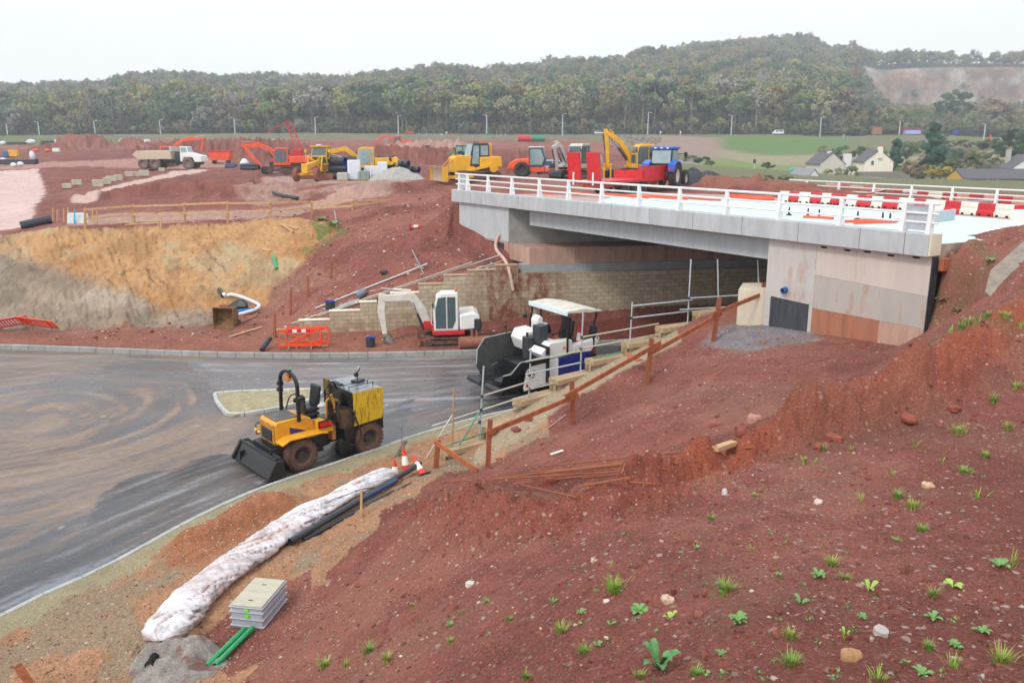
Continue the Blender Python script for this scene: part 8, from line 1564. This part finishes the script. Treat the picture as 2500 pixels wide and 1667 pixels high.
ng.links.new(gi.outputs[0], ip.inputs['Points']); ng.links.new(ci.outputs[0], ip.inputs['Instance']); ip.inputs['Pick Instance'].default_value = True; ng.links.new(na('pick', 'INT'), ip.inputs['Instance Index'])
cx = ng.nodes.new('ShaderNodeCombineXYZ'); ng.links.new(na('turn', 'FLOAT'), cx.inputs[2]); er = ng.nodes.new('FunctionNodeEulerToRotation'); ng.links.new(cx.outputs[0], er.inputs[0]); ng.links.new(er.outputs[0], ip.inputs['Rotation']); ng.links.new(na('size', 'FLOAT'), ip.inputs['Scale']); ng.links.new(ip.outputs[0], go.inputs[0])
md = wo.modifiers.new('planting', 'NODES'); md.node_group = ng
# trees and bushes of the valley
LM = {c: leaf_mat('leaves_' + c, t, clump=.5) for c, t in (('dark', ['3f5538', '47603f']), ('conifer', ['3a5a3c', '40624a']), ('olive', ['6b7146', '747a4c']), ('grey', ['7b7466', '857c6c']), ('yellow', ['a39145', 'b09a4c']), ('brown', ['857052', '8f7a5c']), ('mid', ['55693f', '5f7347']))}
BP = {c: [tree_meshes(600 + 10 * i + j, 'bush', 1.5, m) for j in range(2)] for i, (c, m) in enumerate(LM.items())}; CPR = tree_meshes(700, 'cone', 5.0, LM['conifer']); RT = {c: tree_meshes(710 + i, 'round', 1.4, LM[c]) for i, c in enumerate(('dark', 'yellow', 'brown', 'olive'))}
def plant(name, label, px, yt, yb, w, c, Y=None, form='bush', group=None, j=0, cat='bush'):
    p = G(px, yb) if Y is None else atY(px, yb, Y); 
    if Y is not None: p.z = gz(p.x, p.y) if Y < 392 else float(hill_z(np.array([p.x]), np.array([p.y]))[0])
    s = p.y / 2107; top = atY(px, yt, p.y).z; h = max(top - p.z, .5) / (8.6 if form == 'bush' else 9.8); ww = w * s / {'bush': 9.6, 'cone': 5.2, 'round': 7.4}[form]
    me = {'bush': BP[c][j] if form == 'bush' else None, 'cone': CPR, 'round': RT.get(c)}[form]
    return tree_obj(name, label, (p.x, p.y, p.z - .1), (ww, ww, h), me[0], me[1] if form != 'bush' else None, px * .7, group, cat)
plant('conifer', 'large dark conifer standing above the hedges right of the cream cottage', 2274, 298, 388, 72, 'conifer', 232, 'cone', cat='tree'); plant('conifer', 'smaller dark conifer close to the right of the cream cottage', 2182, 338, 420, 52, 'conifer', 222, 'cone', cat='tree')
plant('round_tree', 'small dark round tree beside the lane above the planings heap', 1873, 394, 430, 34, 'dark', 175, 'round', cat='tree'); plant('tree', 'golden autumn tree right of the conifers', 2293, 396, 450, 62, 'yellow', 190, 'round', cat='tree'); plant('tree', 'brownish tree between the cream cottage and the golden tree', 2230, 388, 446, 54, 'brown', 195, 'round', cat='tree')
plant('tree', 'dark green tree standing alone before the quarry face', 2325, 218, 300, 84, 'dark', 480, 'round', cat='tree'); plant('tree', 'brown tree right of the lone dark quarry tree', 2405, 236, 318, 86, 'brown', 470, 'round', cat='tree'); plant('tree', 'big olive tree at the right edge above the hedges', 2470, 312, 400, 96, 'dark', 235, 'round', cat='tree'); plant('tree', 'brown tree at the right edge below the quarry', 2490, 265, 330, 70, 'brown', 430, 'round', cat='tree')
for i, (px, yt, yb, w, c, Y, l) in enumerate(((2012, 352, 402, 62, 'grey', 240, 'grey leafless bush left of the cream cottage'), (2060, 352, 384, 60, 'dark', 262, 'left dark hedge above the cream cottage'), (2110, 354, 384, 60, 'dark', 262, 'middle dark hedge above the cream cottage'), (2150, 356, 386, 44, 'mid', 260, 'right hedge above the cream cottage'), (2040, 404, 440, 60, 'olive', 200, 'yellow green bush in front of the low cottage'), (2080, 402, 438, 44, 'olive', 200, 'yellow green bush hiding the foot of the tall chimney'), (2382, 358, 398, 66, 'olive', 255, 'olive bush right of the large conifer'),
    (2260, 410, 446, 50, 'dark', 205, 'dark bush below the large conifer'), (2330, 408, 446, 60, 'mid', 195, 'green bush right of the golden tree'), (2385, 404, 446, 70, 'dark', 200, 'dark hedge left of the white gabled house'), (2430, 400, 440, 56, 'mid', 205, 'hedge beside the white gabled house'), (2330, 385, 412, 60, 'grey', 235, 'grey bush above the dark hedges'), (2440, 385, 410, 60, 'olive', 240, 'olive hedge behind the white gabled house'),
    (1690, 376, 398, 50, 'dark', 190, 'left dark gorse bush beyond the blue tractor'), (1725, 380, 400, 48, 'dark', 190, 'right dark gorse bush beyond the blue tractor'), (1870, 424, 448, 46, 'olive', 130, 'olive scrub beside the soil bund, left clump'), (1915, 424, 450, 44, 'olive', 132, 'olive scrub beside the soil bund, right clump'), (1815, 428, 450, 40, 'grey', 128, 'grey scrub behind the soil bund'), (2200, 404, 440, 46, 'mid', 208, 'bush at the right corner of the cream cottage'), (1985, 420, 446, 34, 'brown', 190, 'brown bush beside the parked cars'),
    (2080, 322, 340, 60, 'mid', 385, 'roadside bush left of the orange brown container'), (2170, 318, 338, 50, 'dark', 390, 'roadside bush between the two containers'), (2280, 318, 345, 60, 'mid', 380, 'roadside bush right of the maroon container'), (2440, 322, 352, 70, 'dark', 370, 'roadside bush right of the last street lamp'), (2020, 320, 338, 60, 'brown', 392, 'brown roadside bush right of the tall street lamp'), (2360, 340, 362, 60, 'olive', 320, 'olive bush below the dark shed'), (2480, 372, 412, 70, 'mid', 262, 'hedge at the right edge behind the white house'), (2300, 346, 366, 50, 'mid', 330, 'bush on the meadow behind the large conifer'))):
    plant('bush', l, px, yt, yb, w, c, Y, 'bush', 'bushes in the valley', i % 2)
for i in range(64):
    px = rg.uniform(2195, 2530); yb = rg.uniform(352, 428); Y = np.interp(yb, [330, 345, 385, 428], [390, 335, 285, 215]); w = rg.uniform(26, 56); c = rg.choice(['dark', 'mid', 'olive', 'grey', 'mid', 'dark', 'brown'])
    plant('bush', 'scrub bush on the rough ground between the cream cottage and the right edge', px, yb - w * rg.uniform(.5, .8), yb, w, c, float(Y), 'bush', 'scrub in the valley', i % 2)
for i in range(16):
    px = rg.uniform(2020, 2500); plant('bush', 'bush along the far road below the quarry', px, rg.uniform(306, 322), 336, rg.uniform(36, 60), rg.choice(['dark', 'mid', 'olive', 'grey']), rg.uniform(386, 391), 'bush', 'roadside bushes below the quarry', i % 2)
# ------------------------------------------------------------------ weeds on the near bank
def blade_mesh(name, rng, n, h, spread, w, m, droop=.5):
    V = []; F = []
    for i in range(n):
        a = rng.uniform(0, 2 * PI); r = abs(rng.gauss(0, .22)) * spread; base = Vector((math.cos(a) * r, math.sin(a) * r, -.01)); hh = h * rng.uniform(.45, 1); out = Vector((math.cos(a + rng.uniform(-.6, .6)), math.sin(a + rng.uniform(-.6, .6)), 0)) * hh * rng.uniform(.1, droop); sd = Vector((-out.y, out.x, 0)); sd = sd.normalized() * w * rng.uniform(.6, 1.2) if sd.length > 1e-6 else Vector((w, 0, 0)); o = len(V)
        for t in (0, .4, .75, 1): c = base + out * t ** 1.8 + Vector((0, 0, hh * (t - .22 * t ** 3 * droop))); k = (1, .9, .6, .08)[(0, .4, .75, 1).index(t)]; V += [tuple(c - sd * k), tuple(c + sd * k)]
        F += [(o + 2 * j, o + 2 * j + 1, o + 2 * j + 3, o + 2 * j + 2) for j in range(3)]
    me = bpy.data.meshes.new(name); me.from_pydata(V, [], F); me.materials.append(m); me.polygons.foreach_set('use_smooth', [True] * len(F)); return me
M_GRASS = [mat('grass_' + str(i), c, .6, var=.25, scale=9, spec=.3) for i, c in enumerate(('8fb348', '7fa34c', '9aae56'))]; M_WEED = mat('weed_leaf', '6f9a58', .6, var=.2, scale=12, spec=.3); M_WEEDL = mat('pale_leaf', '9ab85a', .55, var=.15, scale=12, spec=.3); M_DRY = mat('dry_stem', '8a5f45', .9, var=.2)
wr = random.Random(31)
TUFT = [(1497, 1448, 64, 66, 'tallest and thickest grass clump in the middle of the bank'), (1769, 1444, 62, 50, 'thick grass clump right of the tallest one'), (1369, 1545, 46, 44), (1124, 1497, 24, 28), (1245, 1514, 30, 18), (1101, 1566, 28, 18), (1207, 1582, 24, 26), (1425, 1598, 46, 44), (1008, 1480, 26, 16), (1836, 1345, 26, 30), (1735, 1268, 18, 22), (1842, 1212, 20, 16), (1494, 1384, 10, 30), (2064, 1414, 36, 26), (2030, 1384, 40, 48), (2102, 1226, 28, 44), (2193, 1216, 36, 36), (2227, 1242, 46, 36), (2385, 1216, 44, 40), (2355, 1156, 60, 26), (2338, 1058, 40, 34), (2234, 1092, 22, 40), (2253, 1298, 40, 34), (2189, 1322, 40, 18), (2472, 1378, 40, 60), (2276, 1458, 34, 46), (2444, 1626, 60, 80), (2330, 1632, 70, 60), (1932, 1630, 56, 66), (1930, 1560, 46, 50), (2142, 1660, 66, 56), (2266, 1584, 34, 40), (1964, 1132, 14, 30), (1989, 1130, 14, 26), (2010, 1100, 12, 24), (792, 1628, 56, 40), (843, 1626, 50, 40), (901, 1594, 50, 44), (944, 1614, 30, 40), (2322, 812, 22, 30), (2345, 805, 24, 32), (2366, 796, 26, 34), (2388, 788, 26, 30), (2410, 778, 26, 28), (2455, 775, 30, 24), (2490, 800, 30, 30), (2405, 1118, 26, 30), (2460, 1050, 26, 34), (2300, 1130, 16, 22), (1700, 1650, 44, 40), (1560, 1655, 44, 40), (2180, 1160, 20, 26), (2425, 985, 20, 40), (2480, 950, 20, 30), (2080, 1100, 16, 20), (1285, 1655, 40, 30)]
where = lambda px, py: ('near the bottom edge of the bank' if py > 1560 else 'on the middle of the bank' if py > 1250 else 'high on the bank' if py > 900 else 'on the ridge at the right edge') + (' at the left' if px < 1300 else ' at the right' if px > 2050 else '')
for i, T in enumerate(TUFT):
    px, py, w, h = T[:4]; p = G(px, py); s = p.y / 2050; n = int(22 + w * 1.5) if i % 3 or i < 2 else int(5 + w * .25); me = blade_mesh('grass_clump', wr, n, h * s * .95, w * s * .95, max(.0035, .0016 * p.y * .35), M_GRASS[i % 3], .75)
    o = bpy.data.objects.new('grass_clump', me); COL.objects.link(o); o.location = p; lab = T[4] if len(T) > 4 else ('small' if w < 30 else 'medium' if w < 45 else 'wide') + ' bright grass clump ' + where(px, py); tag(o, lab, 'grass', 'grass clumps on the red bank')
def leafy(px, py, w, h, n, label, m=None, lw=.32, up=.5, name='weed'):
    p = G(px, py); s = p.y / 2050; W, Hh = w * s, h * s; b = MB()
    for i in range(n):
        a = 2 * PI * i / n + wr.uniform(-.3, .3); L = W * .5 * wr.uniform(.7, 1.1); e = up * wr.uniform(.6, 1.3); d = Vector((math.cos(a), math.sin(a), 0)); sd = Vector((-d.y, d.x, 0)); P = []
        for t, k in ((0, .12), (.25, .6), (.55, 1), (.8, .75), (1, .05)): c = d * L * t + Vector((0, 0, Hh * e * math.sin(t * 1.9) + .005)); P.append((c - sd * L * lw * k + Vector((0, 0, .12 * L * k)), c, c + sd * L * lw * k + Vector((0, 0, .12 * L * k))))
        o = len(b.v); b.add([v for q in P for v in q], [(o - o + 3 * j + q, 3 * j + q + 1, 3 * j + q + 4, 3 * j + q + 3) for j in range(4) for q in (0, 1)])
    o = b.obj(name, m or M_WEED, smooth=80); o.location = p; return tag(o, label, 'weed', 'leafy weeds on the red bank')
leafy(1608, 1640, 130, 74, 7, 'largest broad leaved weed at the bottom of the bank', mat('dark_leaf', '5f8f58', .6, var=.3, scale=14, spec=.3), lw=.24, up=.8)
for px, py, w, h, n, l, m in ((2121, 1446, 56, 40, 4, 'pale leaved seedling right of the dry twigs', M_WEEDL), (2061, 1565, 36, 44, 4, 'pale upright seedling near the bottom of the bank', M_WEEDL), (1798, 1525, 62, 44, 14, 'bushy small leaved weed in the lower middle', None), (1955, 1475, 48, 22, 3, 'three leaved dark seedling', None), (1898, 1412, 34, 22, 4, 'little weed right of the thick grass clump', None), (1998, 1412, 50, 30, 9, 'lacy weed left of the reddish grass', None), (2104, 1512, 40, 24, 8, 'lacy weed below the pale seedling', None), (2278, 1512, 60, 22, 6, 'flat weed at the lower right', None), (2397, 1548, 60, 26, 8, 'sprawling weed near the lower right corner', None), (2440, 1388, 60, 26, 5, 'broad leaved weed beside the right grass clump', None), (2325, 1436, 60, 24, 4, 'weed with a long curved leaf at the right', M_WEEDL), (1562, 1492, 70, 14, 14, 'creeping weed spreading below the tallest grass', None), (1417, 1502, 30, 20, 5, 'small weed left of the creeping one', None), (1490, 1525, 36, 12, 3, 'flat seedling under the creeping weed', None), (1635, 1515, 44, 34, 4, 'glossy seedling above the largest weed', M_WEEDL), (1350, 1474, 26, 16, 4, 'tiny weed left of the small pink stone', None), (1187, 1470, 26, 20, 6, 'greyish small weed on the left of the bank', None), (1460, 1580, 30, 18, 5, 'small weed beside the lower grass clump', None), (2330, 1580, 50, 26, 9, 'clover like weed by the lower right grass', None), (2250, 1650, 60, 26, 7, 'weed at the bottom edge right of the tan boulder', None), (1760, 1600, 40, 20, 6, 'small weed right of the largest weed', None), (2340, 760, 40, 16, 8, 'low weed on the right embankment slope', None), (2300, 735, 40, 14, 8, 'low weed beside the abutment on the embankment', None), (2420, 640, 44, 14, 8, 'weed on the embankment by the grey slab', None), (785, 540, 40, 14, 9, 'green weeds at the top right of the ochre cutting', None), (815, 552, 44, 16, 9, 'green weeds below the pale rod on the cutting', None), (1100, 1530, 24, 14, 5, 'small weed at the left of the bank', None), (1700, 1340, 24, 14, 5, 'small weed above the thick grass clump', None)): leafy(px, py, w, h, n, l, m, lw=.3 if n < 6 else .22, up=.7 if n < 6 else .5)
sp_ = np.random.default_rng(9); cs_ = []
while len(cs_) < 240:
    a_ = math.radians(sp_.uniform(-30, 32)); r_ = 4.5 * 4.5 ** sp_.random(); x_, y_ = r_ * math.sin(a_), r_ * math.cos(a_)
    if in_poly(np.array([x_]), np.array([y_]), FOREP)[0]: cs_.append((x_, y_, gz(x_, y_) + .015))
V, lf = leaves(np.array(cs_), [.035] * len(cs_), 7, .016, sp_); o = bpy.data.objects.new('seedlings', quads_mesh('seedlings', V, M_WEED)); COL.objects.link(o); o['kind'] = 'stuff'; o['label'] = 'tiny green seedlings sprinkled over the red bank'; o['category'] = 'seedlings'
me = blade_mesh('dry_twigs', wr, 46, .3, .34, .0022, M_DRY, .5); o = bpy.data.objects.new('dry_weed', me); COL.objects.link(o); o.location = G(2210, 1400); tag(o, 'dry brown twiggy weed in the middle right of the bank', 'weed')
# ------------------------------------------------------------------ loose stones and clods
def scatter(name, N, rng, region, size, cols, label, cat, dmin, dmax, pw=1.0, sink=.25, flat=(.5, .9)):
    ico = []; ph = (1 + 5 ** .5) / 2
    IV = np.array([(-1, ph, 0), (1, ph, 0), (-1, -ph, 0), (1, -ph, 0), (0, -1, ph), (0, 1, ph), (0, -1, -ph), (0, 1, -ph), (ph, 0, -1), (ph, 0, 1), (-ph, 0, -1), (-ph, 0, 1)]) / 1.9
    IF = np.array([(0, 11, 5), (0, 5, 1), (0, 1, 7), (0, 7, 10), (0, 10, 11), (1, 5, 9), (5, 11, 4), (11, 10, 2), (10, 7, 6), (7, 1, 8), (3, 9, 4), (3, 4, 2), (3, 2, 6), (3, 6, 8), (3, 8, 9), (4, 9, 5), (2, 4, 11), (6, 2, 10), (8, 6, 7), (9, 8, 1)])
    u = rng.random((N * 3, 2)); r = dmin * (dmax / dmin) ** u[:, 0]; a = np.radians(-36 + 72 * u[:, 1]); X, Y = r * np.sin(a), r * np.cos(a); k = region(X, Y); X, Y, r = X[k][:N], Y[k][:N], r[k][:N]; n = len(X)
    Z = ground_z(X, Y); s = size(r, rng.random(n)); V = IV[None] * (1 + rng.uniform(-.35, .35, (n, 12, 1))) * s[:, None, None]; V *= np.stack([rng.uniform(.7, 1.3, n), rng.uniform(.7, 1.3, n), rng.uniform(*flat, n)], -1)[:, None]
    t = rng.random(n) * 6.28; c, sn = np.cos(t)[:, None], np.sin(t)[:, None]; W = np.stack([V[..., 0] * c - V[..., 1] * sn, V[..., 0] * sn + V[..., 1] * c, V[..., 2]], -1) + np.stack([X, Y, Z + s * sink], -1)[:, None]
    F = (IF[None] + (np.arange(n) * 12)[:, None, None]).reshape(-1, 3).astype(np.int32); me = bpy.data.meshes.new(name); me.vertices.add(n * 12); me.vertices.foreach_set('co', W.astype(np.float32).ravel()); me.loops.add(len(F) * 3); me.loops.foreach_set('vertex_index', F.ravel()); me.polygons.add(len(F)); me.polygons.foreach_set('loop_start', np.arange(0, len(F) * 3, 3, dtype=np.int32)); me.polygons.foreach_set('loop_total', np.full(len(F), 3, np.int32)); me.update(calc_edges=True)
    cc = np.array([lin(c) for c in cols])[rng.integers(0, len(cols), n)] * rng.uniform(.7, 1.15, (n, 1)); at_ = me.color_attributes.new('Col', 'FLOAT_COLOR', 'POINT'); at_.data.foreach_set('color', np.concatenate([np.repeat(cc, 12, 0), np.zeros((n * 12, 1))], 1).astype(np.float32).ravel())
    o = bpy.data.objects.new(name, me); COL.objects.link(o); me.materials.append(M_SOIL); o['kind'] = 'stuff'; o['label'] = label; o['category'] = cat; return o
notroad = lambda X, Y: ~in_poly(X, Y, ROADP) & (dist_line(X, Y, [tuple(p[:2]) for p in WP] + [(14, 35)]) > .6) & ~in_poly(X, Y, [tuple(BA)[:2], tuple(BB)[:2], (36, 42), (19, 67)])
nearb = lambda X, Y: notroad(X, Y) & (in_poly(X, Y, FOREP) | (Y < 31) & (X > 2))
SZ = lambda lo, hi, p: (lambda r, u: (np.clip(r, 4, 40) / 8) ** .45 * (lo + (hi - lo) * u ** p))
scatter('pebbles', 5200, np.random.default_rng(1), nearb, SZ(.005, .032, 7), ['b9a89c', 'c7b4a6', '9a8378', 'd2c6ba', 'a5796a', '8c8482', '96604f', 'c09a84'], 'pale pebbles scattered over the red bank', 'pebbles', 4, 34)
scatter('soil_clods', 9000, np.random.default_rng(2), nearb, SZ(.010, .048, 6), ['8b5348', '94594b', '84493e', '9a604f', '8f5548'], 'red soil clods strewn over the near bank', 'soil', 3.5, 34, sink=-.1)
vergr = lambda X, Y: (Y < 32) & (X < 1) & notroad(X, Y) & ~in_poly(X, Y, FOREP) & (dist_line(X, Y, NKs) > .7)
scatter('verge_gravel', 9000, np.random.default_rng(3), vergr, SZ(.007, .022, 3), ['b98f73', 'a87758', 'c7a58c', '9a6a50', 'd0bba8', 'a5907c'], 'orange gravel covering the verge beside the kerb', 'gravel', 13, 33)
slope = lambda X, Y: (Y > 42) & (Y < 70) & (X > -24) & (X < 0) & notroad(X, Y) & (dist_line(X, Y, [(-12, wall_at(-12)), (20, wall_at(20))]) > .7) & ~in_poly(X, Y, OCHRE)
scatter('slope_stones', 3600, np.random.default_rng(4), slope, lambda r, u: .02 + .09 * u ** 7, ['c7b4a6', 'b08c7c', '8a4a3c', '7d4035', 'd2c6ba', '8a4a3c'], 'stones and clods on the red slope left of the bridge', 'stones', 40, 70)
strip = lambda X, Y: (dist_line(X, Y, [(p.x + .45, p.y - .52) for p in WP[:7]]) < .42)
scatter('wall_gravel', 2600, np.random.default_rng(5), strip, lambda r, u: .018 + .03 * u ** 2, ['c9bca6', 'b5a78c', 'd6ccba', 'a08f76'], 'pale gravel backfill along the stepped wall', 'gravel', 24, 37)
# ------------------------------------------------------------------ haze
hz = MB().bb(-1020, 1020, -60, 1165, -4, 165).obj('haze', None, smooth=0); hz.data.materials.clear(); hm = bpy.data.materials.new('haze'); hm.use_nodes = True; hm.node_tree.nodes.clear(); ho = nn(hm.node_tree, 'ShaderNodeOutputMaterial'); hv = nn(hm.node_tree, 'ShaderNodeVolumePrincipled'); hv.inputs['Density'].default_value = .0006; hv.inputs['Color'].default_value = (.84, .91, 1, 1); hv.inputs['Anisotropy'].default_value = .2; hm.node_tree.links.new(hv.outputs[0], ho.inputs['Volume']); hz.data.materials.append(hm); hz['kind'] = 'stuff'; hz['label'] = 'thin pale haze over the whole valley'; hz['category'] = 'haze'
